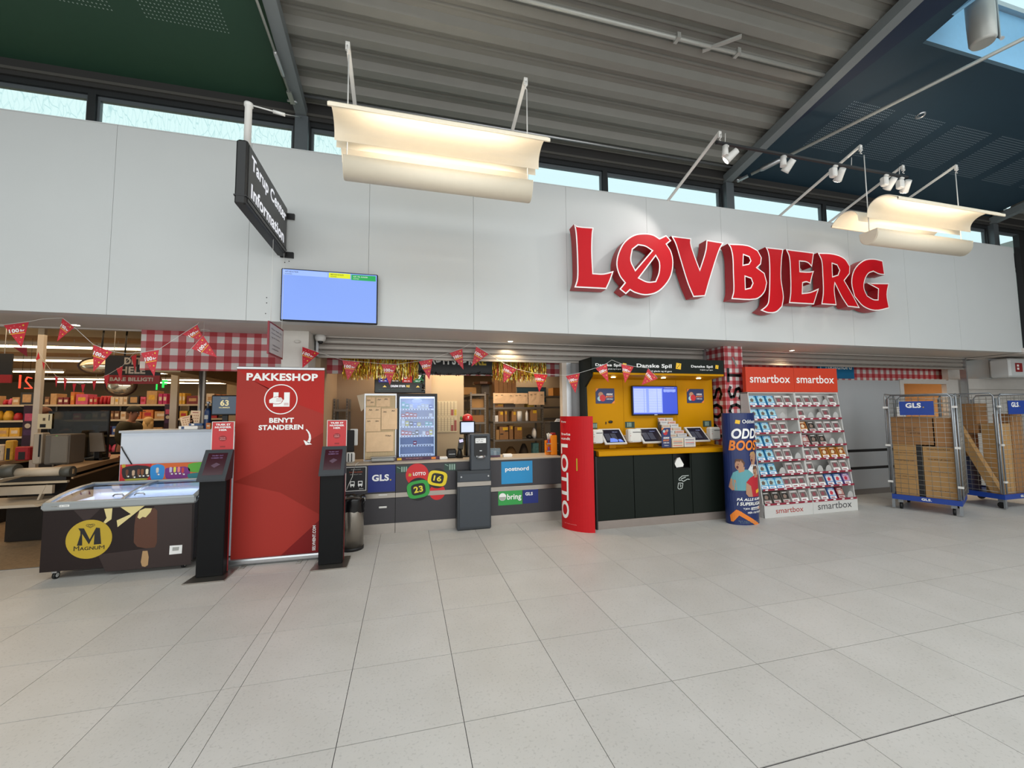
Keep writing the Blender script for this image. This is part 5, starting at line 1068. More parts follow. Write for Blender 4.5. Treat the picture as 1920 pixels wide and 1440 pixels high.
# --- roll cages
mGal = M('galvanised', '9CA1A6', .35, .7, noise=.12, nscale=30); mCb = M('cage_blue', '1C3F94', .4); mWire = M('wire', 'A8A69E', .35, .7)
def cage(org, e1, wd, dp, label, rail_tag=True):
    e1 = Vector((*e1, 0)).normalized(); e2 = Vector((-e1.y, e1.x, 0)); M4 = Matrix(((e1.x, e2.x, 0, org[0]), (e1.y, e2.y, 0, org[1]), (0, 0, 1, 0), (0, 0, 0, 1)))
    t = thing('roll_cage', label, 'roll cage', (*(Vector((*org, 0))+e1*wd/2+e2*dp/2).xy, 0)); mk = lambda n_, mb, par=None, **k: make(n_, mb.xf(M4), par or t, **k)
    mk('base_frame', MB().box(0, wd, 0, .03, .15, .225, mCb).box(0, wd, dp-.03, dp, .15, .225, mCb).box(0, .03, .03, dp-.03, .15, .225, mCb).box(wd-.03, wd, .03, dp-.03, .15, .225, mCb).box(.03, wd-.03, .03, dp-.03, .19, .2, mCb))
    for x in (.015, wd-.015):
        for y in (.015, dp-.015):
            mk('post', MB().tube([(x, y, .20), (x, y, 1.70)], .014, mGal, 8))
    for x in (.015, wd-.015): mk('foot_plate', MB().box(x-.018, x+.018, -.003, .02, .02, .15, mGal))
    for x in (.09, wd-.09):
        for y in (.08, dp-.08):
            c = mk('caster', MB().box(x-.03, x+.03, y-.03, y+.03, .10, .15, mGal)); mk('wheel', MB().tube([(x-.015, y, .05), (x+.015, y, .05)], .05, mBlack, 12), c)
    def panel(a, b, z0, z1, name, nv, nh):      # wire mesh side between two posts (in local xy)
        a = Vector((*a, 0)); b = Vector((*b, 0)); pw = [a+Z*z0, a+Z*(z1-.05), a.lerp(b, .05)+Z*z1, b.lerp(a, .05)+Z*z1, b+Z*(z1-.05), b+Z*z0]
        mk('side_frame', MB().tube(pw, .011, mGal, 8)); mb = MB()
        for i in range(1, nv): p = a.lerp(b, i/nv); mb.tube([p+Z*z0, p+Z*(z1-.02)], .0022, mWire, 4)
        for i in range(nh+1): z = z0+.02+(z1-z0-.08)*i/nh; mb.tube([a+Z*z, b+Z*z], .003, mWire, 4)
        mk(name, mb, kind='stuff')
    panel((.03, -.012), (wd-.03, -.012), .24, 1.76, 'wire_mesh', 8, 20); panel((-.012, .03), (-.012, dp-.03), .24, 1.78, 'wire_mesh', 8, 20); panel((wd+.012, .03), (wd+.012, dp-.03), .24, 1.76, 'wire_mesh', 8, 20); panel((.03, dp+.012), (wd-.03, dp+.012), .24, 1.76, 'wire_mesh', 8, 20)
    for x in (.0, wd):
        for z in (1.57, .98, .42): mk('plastic_clip', MB().box(x-.03, x+.03, -.035, -.012, z-.015, z+.015, mPaint))
    pl_ = mk('sign_plate', MB().box(wd*.22, wd*.72, -.04, -.034, 1.45, 1.66, mCb))
    def Lp(x, y, z): return M4 @ Vector((x, y, z))
    f = tmb(MB(), 'GLS', tWhite, Lp(wd*.22+.07, -.0405, 1.56), e1*.17, Z*.075, .06); tmb(f, '.', M('print_gold'), Lp(wd*.22+.255, -.0405, 1.56), e1*.018, Z*.018, .04); makeflat('lettering', f, pl_)
    f = tmb(MB(), 'GLS.', tWhite, Lp(wd*.44, -.001, .172), e1*.11, Z*.035, .06); makeflat('lettering', f, t)
    return t, M4
def carton(M4, x0, x1, y0, y1, z0, z1, label, m, prints=(), name='cardboard_box', rotv=0, tape=False):
    t = thing(name, label, 'box', M4 @ Vector(((x0+x1)/2, (y0+y1)/2, z0))); mb = MB().box(x0, x1, y0, y1, z0, z1, m)
    if rotv: c = Vector(((x0+x1)/2, (y0+y1)/2, z0)); mb.xf(Matrix.Translation(c) @ Matrix.Rotation(rotv, 4, 'Y') @ Matrix.Translation(-c))
    make('carton', mb.xf(M4), t)
    fl = MB().box((x0+x1)/2-.002, (x0+x1)/2+.002, y0+.0, y1, z1, z1+.002, M('tape_tan', '8A6A44', .5))
    if not rotv: make('flap_seam', fl.xf(M4), t)
    if tape: make('black_strap', MB().box(x1-.03, x1+.03, y0-.002, y0, z0, z1, mBlack).xf(M4), t)
    if prints:
        q = MB(); e = M4.to_3x3() @ X
        for s, x, z, w, h in prints: tmb(q, s, M('carton_ink', '3A2A1C', .7, noise=0), M4 @ Vector((x, y0-.001, z)), e*w, Z*h, .01)
        makeflat('lettering', q, t)
P0 = (7.37, 4.83); E1 = (.31, -.68); wd = .745
t, M4 = cage(P0, E1, wd, .82, 'galvanised roll cage with blue base nearest the gift box stands')
carton(M4, .045, .335, .06, .70, .201, 1.0, 'tall light cardboard box on the left floor of the near roll cage', mCardL, [('SHIP AND HANDLE WITH CARE', .07, .86, .24, .014), ('THIS SIDE UP', .07, .74, .2, .014), ('SHIP AND HANDLE', .07, .50, .22, .014)], tape=True)
carton(M4, .375, .70, .06, .70, .201, .98, 'tall light cardboard box on the right floor of the near roll cage', mCardL, [('FRAGILE FRAGILE FRAGILE', .42, .93, .24, .018), ('THIS SIDE UP ONLY', .42, .78, .24, .018), ('FRAGILE HANDLE', .42, .60, .24, .018), ('KEEP DRY PLEASE', .44, .32, .22, .018)])
carton(M4, .04, .50, .05, .55, 1.003, 1.42, 'wide brown cardboard box on top in the near roll cage', mCard, [('HANDLE WITH CARE', .14, 1.24, .18, .012), ('24 PCS', .22, 1.21, .08, .014), ('L-4027 Q', .22, 1.16, .14, .022)])
carton(M4, .515, .70, .05, .55, .985, 1.41, 'narrow brown cardboard box beside the wide one in the near roll cage', mCard)
carton(M4, .04, .13, .62, .72, 1.003, 1.58, 'white parcel with dark mark at the back of the near roll cage', mPaper, [('4', .07, 1.5, .04, .06)])
t, M4 = cage((8.83, 4.27), (1, 0.0), .82, .72, 'galvanised roll cage with blue base at the right edge of the photo')
carton(M4, .18, .46, .34, .66, 1.14, 1.62, 'large brown box high at the left in the right-hand roll cage', mCard)
carton(M4, .02, .12, .06, .12, .21, 1.30, 'long narrow brown carton leaning across the right-hand roll cage', mCard, rotv=-.0) if False else None
t = thing('long_carton', 'long narrow brown carton leaning diagonally in the right-hand roll cage', 'box', (9.0, 4.5, .21)); make('carton', MB().hexa([Vector(p) for p in [(8.90, 4.33, .215), (9.0, 4.33, .215), (9.0, 4.45, .215), (8.90, 4.45, .215), (8.88, 4.76, 1.26), (8.98, 4.76, 1.26), (8.98, 4.88, 1.26), (8.88, 4.88, 1.26)]], mCardL), t)
carton(M4, .20, .48, .10, .30, .201, 1.30, 'tall brown carton standing at the front of the right-hand roll cage', mCardL)
carton(M4, .50, .78, .10, .30, .201, 1.45, 'tall brown carton at the far right of the right-hand roll cage', mCard)
carton(M4, .18, .40, .46, .66, .201, .75, 'dark blue wrapped parcel low in the right-hand roll cage', M('wrap_blue', '39405E', .5, noise=.5, nscale=9), name='wrapped_parcel')
carton(M4, .18, .42, .46, .66, .755, 1.13, 'brown box at the back of the right-hand roll cage under the large one', mCard)
# ================================================================== KIOSK ROOM BEHIND THE COUNTER
ONAME = ['first', 'second', 'third', 'fourth', 'fifth', 'sixth', 'seventh', 'eighth', 'ninth']
mBeige = M('kiosk_wall', 'A8937A', .7, noise=.04, nscale=2); mCream2 = M('kiosk_wall2', 'C4B495', .7, noise=.05, nscale=2)
make('wall_kiosk', MB().box(-1.14, .30, 7.02, 7.1, 0, 2.75, mBeige).box(.30, .40, 6.96, 7.1, 0, 2.75, M('pilaster', 'B8A48E', .6)).box(.40, .95, 7.02, 7.1, 0, 2.75, mCream2).box(.87, .95, 7.1, 10.8, 0, 2.75, mCream2).box(.95, 4.8, 10.7, 10.8, 0, 2.75, mBeige).box(4.72, 4.8, 5.72, 10.7, 0, 2.75, mBeige).box(-1.14, -1.08, 5.7, 7.02, 0, 2.75, mBeige), kind='structure')
make('wall_store_back', MB().box(2.3, 4.72, 8.75, 8.8, 1.2, 2.75, mBeige), kind='structure')
make('ceiling_kiosk', MB().box(-1.14, 4.8, 5.67, 10.8, 2.72, 2.78, mSoff), kind='structure')
make('ceiling_parcel_area', MB().box(4.8, 16, 5.67, 11, 2.72, 2.78, mSoff), kind='structure')
make('wall_partition', MB().box(4.8, 5.1, 5.69, 8.0, 0, 2.72, mDf), kind='structure')
# slogan sign and tinsel
t = thing('slogan_sign', 'black sign with white and gold letters hanging behind the kiosk shutter', 'sign', (.71, 6.1, 2.12))
make('board', MB().box(.17, 1.26, 6.10, 6.12, 2.125, 2.52, mBlack), t); txt(t, 'DRØM STØR', tWhite, (.24, 6.0985, 2.265), X*.74, Z*.13, .04); txt(t, 'RE', mGold, (1.0, 6.0985, 2.265), X*.17, Z*.13, .04)
mT1 = M('tinsel_gold', 'F4D23C', .3, .5); mT2 = M('tinsel_amber', 'D49A20', .35, .5); mT3 = M('tinsel_red', 'B8402A', .4, .4); mT4 = M('tinsel_pale', 'FFF4A8', .25, .4)
def tinsel(x0, x1, n, label):
    random.seed(int(x0*100)+500); mb = MB()
    for i in range(n):
        x = random.uniform(x0, x1); y = 6.07+random.uniform(0, .04); z = 2.37; b = random.uniform(2.04, 2.13); m = random.choice([mT1, mT1, mT2, mT2, mT3, mT4]); w = .0045
        while z > b:
            dz = random.uniform(.02, .05); a = random.uniform(0, PI); dx, dy = w*math.cos(a), w*math.sin(a); nx = x+random.uniform(-.004, .004)
            mb.face([(x-dx, y-dy, z), (x+dx, y+dy, z), (nx+dx, y+dy, z-dz), (nx-dx, y-dy, z-dz)], m); z -= dz; x = nx
    tag(make('tinsel_curtain', mb), label, 'tinsel', kind='stuff')
tinsel(-.86, .165, 520, 'gold tinsel fringe hanging left of the black slogan sign'); tinsel(1.27, 2.13, 430, 'gold tinsel fringe hanging right of the black slogan sign')
random.seed(5); mb = MB(); mLeaf = M('dark_leaf', '241F1A', .4)
gp_ = [(.15, 6.06, 2.16), (.4, 6.05, 2.12), (.7, 6.05, 2.11), (1.0, 6.05, 2.14), (1.26, 6.06, 2.13)]; gq = [(.22, 6.06, 2.14), (.21, 6.05, 2.0), (.23, 6.05, 1.92), (.24, 6.05, 1.87)]
for pth in (gp_, gq):
    mb.tube(pth, .005, mLeaf, 5)
    for a, b in zip(pth, pth[1:]):
        for k in range(13):
            p = Vector(a).lerp(Vector(b), random.random())+Vector([random.uniform(-.02, .02) for _ in range(3)]); u_ = Vector([random.uniform(-1, 1) for _ in range(3)]).normalized()*.022; v_ = Vector([random.uniform(-1, 1) for _ in range(3)]).normalized()*.012; mb.face([p-u_, p+v_, p+u_, p-v_], mLeaf)
tag(make('leaf_garland', mb), 'dark leafy garland draped under the black slogan sign', 'garland', kind='stuff')
# jackpot screen
t = thing('jackpot_screen', 'wide dark screen listing four coloured jackpots on the kiosk back wall', 'screen', (-.1, 6.9, 1.85))
k_ = 6.62/6.6
make('housing', MB().rbox(-.48, .285, 6.60, 6.65, 1.865, 2.22, mBlack, .008).box(-.2, .1, 6.65, 7.017, 1.98, 2.1, mBlack), t); q = MB(); yq = 6.5995
rect(q, -.47, .275, 1.875, 2.215, yq, M('jack_bg', '0F1A18', .3, emit=.6))
for i, (s, c) in enumerate((('57', '2A2E8E'), ('106', '2A2414'), ('8', 'B01E24'), ('17', '1F7A4A'))):
    x = -.42+.175*i; rect(q, x, x+.15, 2.03, 2.20, yq-.0005, M('jack_'+c, c, .3, emit=.7)); tmb(q, s, M('jack_gold', 'E8C860', .3, emit=.9) if i == 1 else M('jack_white', 'E6EAF0', .3, emit=.9), (x+.03, yq-.001, 2.085), X*(.09 if len(s) > 1 else .045), Z*.06, .03); tmb(q, 'MIO. KR.', M('jack_white'), (x+.03, yq-.001, 2.045), X*.09, Z*.017, .02)
tmb(q, 'DRØM STØR', M('jack_white'), (-.24, yq-.0005, 1.955), X*.22, Z*.035, .04); tmb(q, 'RE', M('jack_gold'), (-.005, yq-.0005, 1.955), X*.05, Z*.035, .04)
for x in (-.36, .14): q.face([(x, yq-.0005, 1.955), (x+.06, yq-.0005, 1.955), (x+.03, yq-.0005, 1.985)], M('jack_gold'))
tmb(q, 'Spil med omtanke - 18 år', M('jack_teal', '3A6A5A', .3, emit=.6), (-.42, yq-.0005, 1.91), X*.5, Z*.012, 0)
makeflat('display', q, t)
# pegboard with kraft bags
t = thing('pegboard', 'beige pegboard on a frame with kraft bags pinned to it, left of the lit cabinet', 'pegboard', (-.34, 5.96, .905))
mPeg = M('peg_beige', 'D6BC92', .7)
make('board', MB().box(-.545, -.15, 5.955, 5.965, .93, 1.80, mPeg), t); make('frame', MB().box(-.56, -.545, 5.945, 5.97, .905, 1.825, mAlu).box(-.15, -.135, 5.945, 5.97, .905, 1.825, mAlu).box(-.545, -.15, 5.945, 5.97, 1.80, 1.825, mAlu), t)
make('foot', MB().box(-.56, -.137, 5.93, 6.02, .906, .92, mAlu), t)
hb_ = MB()
for i in range(18):
    for j in range(38): x = -.535+.022*i; z = .945+.0226*j; hb_.face([(x-.004, 5.9546, z), (x, 5.9546, z-.004), (x+.004, 5.9546, z), (x, 5.9546, z+.004)], M('hole_dark', '4A3A28', .8))
make('peg_holes', hb_, t, kind='stuff')
mKb = M('kraft_bag', 'F0CCA2', .8, noise=.1, nscale=12, bump=.6)
def kraft(x0, x1, z0, z1, y, label, scr=((.3, .8), ), m=None, tilt=0, name='paper_bag'):
    t = thing(name, label, 'bag', ((x0+x1)/2, y, z0)); n_ = 6; R = []
    random.seed(int((x0+z0)*1000))
    mb = MB(); cols_ = [[Vector((x0+(x1-x0)*i/n_+tilt*(z1-z)*0, y-.006-random.uniform(0, .008)*(0 < i < n_ and 0 < j < 4), z)) for j, z in enumerate([z0+(z1-z0)*q/4 for q in range(5)])] for i in range(n_+1)]
    for i in range(n_):
        for j in range(4): mb.face([cols_[i][j], cols_[i+1][j], cols_[i+1][j+1], cols_[i][j+1]], m or mKb)
    mb.face([(x0, y, z0), (x0, y, z1), (x1, y, z1), (x1, y, z0)], m or mKb)
    if tilt: c = Vector((x0, y, z1)); mb.xf(Matrix.Translation(c) @ Matrix.Rotation(tilt, 4, 'Y') @ Matrix.Translation(-c))
    make('bag', mb, t); q = MB(); w = x1-x0; h = z1-z0
    for a, b in scr: stroke(q, [(x0+w*a, z0+h*b), (x0+w*a+.012, z0+h*b+.02), (x0+w*a+.02, z0+h*b), (x0+w*a+.032, z0+h*b+.018), (x0+w*a+.042, z0+h*b+.002)], .004, y-.0165, mInk)
    makeflat('marker_writing', q, t)
kraft(-.535, -.425, 1.66, 1.775, 5.953, 'small kraft bag at the top left of the pegboard', ((.1, .55), (.5, .3))); kraft(-.405, -.225, 1.645, 1.77, 5.952, 'kraft bag at the top middle of the pegboard', ((.1, .7), (.6, .75)))
kraft(-.54, -.345, 1.485, 1.635, 5.951, 'kraft bag on the left of the pegboard, second row', ((.2, .7), (.65, .7))); kraft(-.54, -.345, 1.305, 1.48, 5.950, 'kraft bag on the left of the pegboard, third row', ((.1, .75), (.65, .75))); kraft(-.335, -.125, 1.33, 1.62, 5.942, 'tall kraft bag on the right of the pegboard', ((.12, .8), (.65, .85)))
kraft(-.53, -.175, 1.03, 1.295, 5.948, 'large kraft bag marked L at the bottom of the pegboard', ((.7, .78), (.8, .76)))
q_t = thing('paper_bag', 'white paper bag hanging at an angle off the left edge of the pegboard', 'bag', (-.61, 5.96, 1.62)); make('bag', MB().slab([(-.66, 5.95, 1.80), (-.562, 5.95, 1.82), (-.565, 5.95, 1.62), (-.60, 5.95, 1.58)], (0, .012, 0), M('white_bag', 'C9B79E', .8)), q_t)
t = thing('steel_scale', 'flat steel parcel scale on the counter in front of the pegboard', 'scale', (-.3, 5.80, .905)); make('body', MB().rbox(-.45, -.15, 5.74, 5.90, .915, .965, M('scale_grey', '9A9A96', .4, .3), .01), t); make('plate', MB().rbox(-.46, -.14, 5.73, 5.91, .966, .975, mAlu, .004), t); make('feet', MB().box(-.44, -.16, 5.76, 5.88, .906, .915, mBlack), t)
# lit cabinet
t = thing('lit_display_cabinet', 'black framed cabinet with a bright cold-lit glass door on the counter', 'cabinet', (.14, 6.1, .905))
cx0, cx1, cz0, cz1 = -.13, .425, .93, 1.825
make('case', MB().box(cx0, cx0+.035, 5.94, 6.20, cz0, cz1, mBlack).box(cx1-.035, cx1, 5.94, 6.20, cz0, cz1, mBlack).box(cx0+.035, cx1-.035, 5.94, 6.20, 1.785, cz1, mBlack).box(cx0+.035, cx1-.035, 5.94, 6.20, cz0, .945, mBlack).box(cx0+.035, cx1-.035, 6.19, 6.20, .945, 1.785, M('cab_back', '8FA0C8', .4, emit=.42)), t)
make('header_light', MB().box(cx0+.04, cx1-.04, 5.96, 6.15, 1.765, 1.78, M('cab_light', 'CFE0FF', .4, emit=3.0)), t)
mLed = M('cab_led', 'CFE2FF', .4, emit=1.5)
for x in (cx0+.036, cx1-.044): make('led_strip', MB().box(x, x+.008, 5.945, 5.955, .95, 1.765, mLed), t)
ob = MB(); ob.face([(.145+.075*math.cos(a), 5.958, 1.725+.03*math.sin(a)) for a in [i*PI/10 for i in range(20)]], M('cab_oval', 'A8B8E0', .4, emit=.9)); makeflat('oval_sign', ob, t)
alight('cabinet_light', (.147, 6.0, 1.76), .42, .10, 2.2, (.75, .85, 1))
make('glass_door', MB().box(cx0+.035, cx1-.035, 5.941, 5.944, .945, 1.785, glassm('cab_glass', 'F0F6FF', .05)), t)
make('purple_strip', MB().rbox(cx0-.01, cx1+.03, 5.85, 5.92, .906, .945, M('promo_purple', '4A2440', .4), .004), t); q = MB(); tmb(q, 'Se hele udvalget her', M('pale_pink'), (.0, 5.849, .925), X*.22, Z*.014, .01); rect(q, -.12, -.06, .912, .94, 5.849, M('dice_yellow')); rect(q, .34, .40, .912, .94, 5.849, mOr); makeflat('strip_print', q, t)
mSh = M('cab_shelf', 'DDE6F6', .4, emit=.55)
zs_ = [.965, 1.10, 1.235, 1.365, 1.49, 1.61]
PALC = {'w': 'DDE6F0', 'r': 'C8283C', 't': '5FC0C8', 'b': '2F5FC0', 'n': '283050', 'y': 'D8D040', 'm': 'A02858', 'k': '3A3F4A'}
CN = {'w': 'white', 'r': 'red', 't': 'turquoise', 'b': 'blue', 'n': 'navy', 'y': 'yellow', 'm': 'magenta', 'k': 'dark'}
RW = ['........', '...m....', 'rrrkk.wry', 'wynby.tt', 'rrrr...w', 'ttw.wwwb']; RN = ['lowest', 'fifth', 'fourth', 'third', 'second', 'top']
for z, row, rn in zip(zs_, RW, RN):
    make('shelf', MB().box(cx0+.05, cx1-.05, 5.965, 6.17, z-.006, z, mSh).box(cx0+.05, cx1-.05, 5.958, 5.965, z-.018, z+.006, M('cab_rail', 'C8D4EA', .4, emit=.7)), t)
    tk = MB()
    for j in range(11): x = cx0+.06+.039*j; rect(tk, x, x+.014, z-.014, z+.001, 5.9575, M('cab_tick', '4A4F60', .5, noise=0))
    makeflat('price_tickets', tk, t); n_ = len(row)
    for j, c in enumerate(row):
        if c == '.': continue
        x = cx0+.062+(cx1-cx0-.12)*(j/n_); w = (cx1-cx0-.12)/n_*.86; h = .05+.025*((j*7+len(row)*3) % 4)/3
        if c in 'tw' and j == 0: h = .10
        tt = thing('snus_pack', f'{CN[c]} small pack, {ONAME[j]} from the left, {rn} shelf of lit cabinet', 'pack', (x+w/2, 6.0, z), f'small packs on the {rn} shelf of the lit cabinet')
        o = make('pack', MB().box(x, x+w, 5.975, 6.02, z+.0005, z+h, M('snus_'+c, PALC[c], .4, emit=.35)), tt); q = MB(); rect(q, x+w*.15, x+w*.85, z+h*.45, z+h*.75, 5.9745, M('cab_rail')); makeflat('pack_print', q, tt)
# sheets on the wall
for k, (v0, v1) in enumerate(((752, 781), (782, 810))):
    a = at(820, v0, 7.015); b = at(857, v1, 7.015); t = thing('wall_plan', f'{["upper", "lower"][k]} planogram sheet taped to the cream kiosk wall', 'poster', ((a.x+b.x)/2, 7.015, b.z))
    make('sheet', MB().box(a.x, b.x, 7.012, 7.018, b.z, a.z, M('sheet_cream', 'D9CFAE', .8)), t); q = MB(); w = (b.x-a.x)/6.2
    for i in range(6):
        x = a.x+.01+w*i; stroke(q, [(x, b.z+.02), (x, a.z-.01)], .006, 7.0115, M('plan_ink', '5A4A38', .7, noise=0))
        for j in range(7): stroke(q, [(x, b.z+.02+j*.032), (x+w*.8, b.z+.02+j*.032)], .002, 7.0116, M('plan_ink'))
        if i in (4, 5): rect(q, x+.006, x+w*.85, b.z+.02, b.z+(.12 if k == 0 or i == 4 else .2), 7.0118, M('plan_red' if k or i == 4 else 'plan_yel', 'A8605A' if k or i == 4 else 'D2C05A', .7, noise=0))
    makeflat('plan_print', q, t)
# counter-top things
def P5(u, v, y): return at(u, v, y)
t = thing('label_printer', 'black box label printer on the counter right of the lit cabinet', 'printer', (.64, 6.0, .905)); make('body', MB().rbox(.565, .70, 5.93, 6.08, .907, 1.02, mBlack, .012), t); make('lid', MB().rbox(.575, .69, 5.94, 6.07, 1.021, 1.03, mKi, .004), t); make('slot', MB().box(.59, .68, 5.926, 5.93, .96, .966, mAlu), t)
t = thing('card_terminal', 'small card terminal tilted on a black stand at the counter', 'card terminal', (.75, 5.92, .905)); make('stand', MB().tube([(.745, 5.93, .907), (.745, 5.93, 1.06)], [.05, .02], mBlack, 12), t)
make('device', MB().box(-.038, .038, -.012, .012, -.085, .085, mBlack).xf(Matrix.Translation((.76, 5.91, 1.11)) @ Matrix.Rotation(-.5, 4, 'X') @ Matrix.Rotation(.2, 4, 'Y')), t); q = MB(); q.face([(.735, 5.872, 1.125), (.79, 5.872, 1.135), (.785, 5.90, 1.175), (.73, 5.90, 1.165)], M('term_screen', 'CFC9E8', .3, emit=.9)); makeflat('display', q, t)
t = thing('hand_sanitiser', 'small clear bottle beside the card terminal', 'bottle', (.83, 6.0, .905)); make('bottle', MB().lathe((.765, 6.09, 0), [(.022, .906), (.022, .98), (.008, 1.0), (.008, 1.02)], M('clear_plastic', 'C9C9C6', .2), 12), t); make('pump', MB().box(.745, .77, 6.085, 6.095, 1.02, 1.03, mPaint), t)
t = thing('till_monitor', 'small till monitor with white picture on a tall black stand', 'monitor', (.87, 6.02, .905)); make('stand', MB().tube([(.86, 6.05, .907), (.86, 6.05, 1.28)], .018, mBlack, 8).tube([(.86, 6.05, .907), (.86, 6.05, .92)], .07, mBlack, 14), t); make('steel_back', MB().rbox(.885, .98, 6.08, 6.16, .907, 1.25, mAlu, .01), t)
make('housing', MB().rbox(.755, .98, 6.0, 6.03, 1.235, 1.43, mBlack, .01), t); makeflat('display', rect(MB(), .775, .96, 1.265, 1.41, 5.9995, M('till_white', 'C9D4EE', .3, emit=.95)), t)
t = thing('red_hat', 'red hat resting on top of the small till monitor', 'hat', (.865, 6.02, 1.43)); c = (.87, 6.02, 1.43)
make('crown', MB().lathe(c, [(.078, .001), (.08, .03), (.07, .07), (.045, .095), (.01, .105)], mRed, 18), t); make('brim', MB().loft([[(c[0]+r*math.cos(a), c[1]-.06+r*.7*math.sin(a)-.02, c[2]+z) for a in [PI+i*PI/8 for i in range(9)]] for r, z in ((.085, .012), (.085, .006))], mRed, True), t); q = MB(); tmb(q, 'Y', tWhite, (.855, 5.939, 1.465), X*.03, Z*.035, .05); makeflat('badge', q, t)
make('leaf', MB().ball((.775, 6.0, 1.47), .018, .012, .035, M('leaf_green', '5A7A3A', .6), 8, 5), t)
t = thing('acrylic_box', 'clear acrylic box of small cards on the counter right of the parcel machine', 'box', (1.25, 5.86, .905)); make('case', MB().box(1.17, 1.32, 5.83, 5.93, .907, 1.03, M('acrylic', '8FA6B4', .15, alpha=.45)), t)
for i in range(3): make('card_stack', MB().box(1.18+.045*i, 1.22+.045*i, 5.85, 5.91, .91, 1.0-.01*i, M('cards_%d' % i, ['7A90A8', 'B8C8D8', '4A6078'][i], .6)), t)
make('front_strip', MB().box(1.175, 1.315, 5.825, 5.829, .91, .935, M('promo_purple')), t)
t = thing('pen_pot', 'dark pot of pens on the counter beside the acrylic box', 'pot', (1.14, 5.88, .905)); make('pot', MB().lathe((1.14, 5.88, 0), [(.03, .906), (.033, 1.0)], mBlack, 12), t)
for i in range(4): make('pen', MB().tube([(1.13+.008*i, 5.875, .96), (1.12+.014*i, 5.87, 1.06-.01*i)], .004, [mRed, mPaint, mOb, mBlack][i], 5), t)
t = thing('napkin_stack', 'white stack of paper slips on the counter under the storage rack', 'paper', (1.42, 5.84, .905)); make('stack', MB().rbox(1.36, 1.49, 5.80, 5.88, .906, .945, mPaper, .004), t); make('top_slip', MB().box(1.365, 1.485, 5.805, 5.875, .946, .948, tWhite), t)
t = thing('white_tray', 'white paper tray behind the counter edge right of the lit cabinet', 'tray', (.52, 5.85, .905)); make('tray', MB().rbox(.45, .56, 5.80, 5.9, .906, .935, mPaint, .005), t); make('sheet', MB().box(.455, .555, 5.805, 5.895, .936, .938, tWhite), t)
t = thing('side_monitor', 'back of a white framed monitor at the left end of the counter', 'monitor', (-.70, 5.95, .905)); make('frame', MB().rbox(-.74, -.64, 5.95, 5.97, 1.12, 1.345, mPaint, .01), t); make('screen', MB().rbox(-.84, -.68, 5.92, 5.945, 1.04, 1.33, mBlack, .01), t); make('stand', MB().tube([(-.72, 5.965, .906), (-.72, 5.965, 1.15)], .02, mBlack, 8), t)
t = thing('receipt_holder', 'white and black striped receipt printer at the left end of the counter', 'printer', (-.70, 5.86, .905)); make('body', MB().rbox(-.78, -.66, 5.80, 5.88, .907, 1.04, mPaint, .02), t)
for x in (-.74, -.70): make('stripe', MB().box(x, x+.012, 5.796, 5.80, .92, 1.03, mBlack), t)
t = thing('white_cable', 'thin white cable hanging over the counter front into the waste bin', 'cable', (-.62, 5.62, .6)); make('cable', MB().tube([(-.60, 5.75, .914), (-.615, 5.625, .914), (-.62, 5.60, .90), (-.645, 5.60, .84), (-.66, 5.60, .75), (-.70, 5.59, .66), (-.72, 5.57, .60)], .004, mPaint, 6), t)
# orange lighter stand
t = thing('lighter_stand', 'bright orange counter stand filled with red and white lighters', 'display stand', (2.13, 5.88, .905)); mO = M('stand_bright_orange', 'F08A18', .35)
make('tower', MB().rbox(2.10, 2.20, 5.84, 5.96, .907, 1.20, mO, .008).box(2.04, 2.10, 5.90, 5.96, .907, 1.12, mO), t)
for z in (.97, 1.08):
    make('tray', MB().box(2.035, 2.10, 5.84, 5.90, z-.01, z, mAlu).box(2.20, 2.225, 5.86, 5.90, z-.01, z, mAlu), t)
    for i in range(3): make('lighter', MB().rbox(2.042+.019*i, 2.057+.019*i, 5.848, 5.858, z+.001, z+.06, [mRed, M('lighter_blue', '3A5AA8', .3), mRed][i], .003), t)
make('lighter_top', MB().rbox(2.12, 2.19, 5.86, 5.94, 1.202, 1.235, mRedD, .01), t)
for i in range(4): make('lighter', MB().tube([(2.07+.02*i, 5.88, 1.12), (2.05+.022*i, 5.87, 1.235-.01*abs(i-1))], .008, mPaint, 6), t)
t = thing('dark_cabinet', 'dark grey cabinet with a white card on top behind the orange lighter stand', 'cabinet', (2.12, 6.3, 0)); a = at(1030, 791, 6.35); b = at(1054, 791, 6.35)
make('body', MB().box(a.x, 2.9, 6.30, 6.6, .01, a.z-.02, M('cab_dark', '3A3836', .5)), t); make('top', MB().box(a.x-.01, 2.9, 6.29, 6.61, a.z-.02, a.z, M('cab_dark')), t); make('door_line', MB().box(2.6, 2.605, 6.296, 6.30, .1, a.z-.05, mBlack), t)
t = thing('price_card', 'white tent card on top of the dark grey cabinet', 'card', (2.4, 6.3, a.z)); make('card', MB().hexa([(a.x+.08, 6.31, a.z+.001), (b.x+.05, 6.31, a.z+.001), (b.x+.05, 6.33, a.z+.001), (a.x+.08, 6.33, a.z+.001), (a.x+.12, 6.34, a.z+.05), (b.x+.07, 6.34, a.z+.05), (b.x+.07, 6.345, a.z+.05), (a.x+.12, 6.345, a.z+.05)], tWhite), t); tx = txt(t, 'Pris', mInk, (a.x+.13, 6.308, a.z+.015), X*.06, Z*.015, .0)

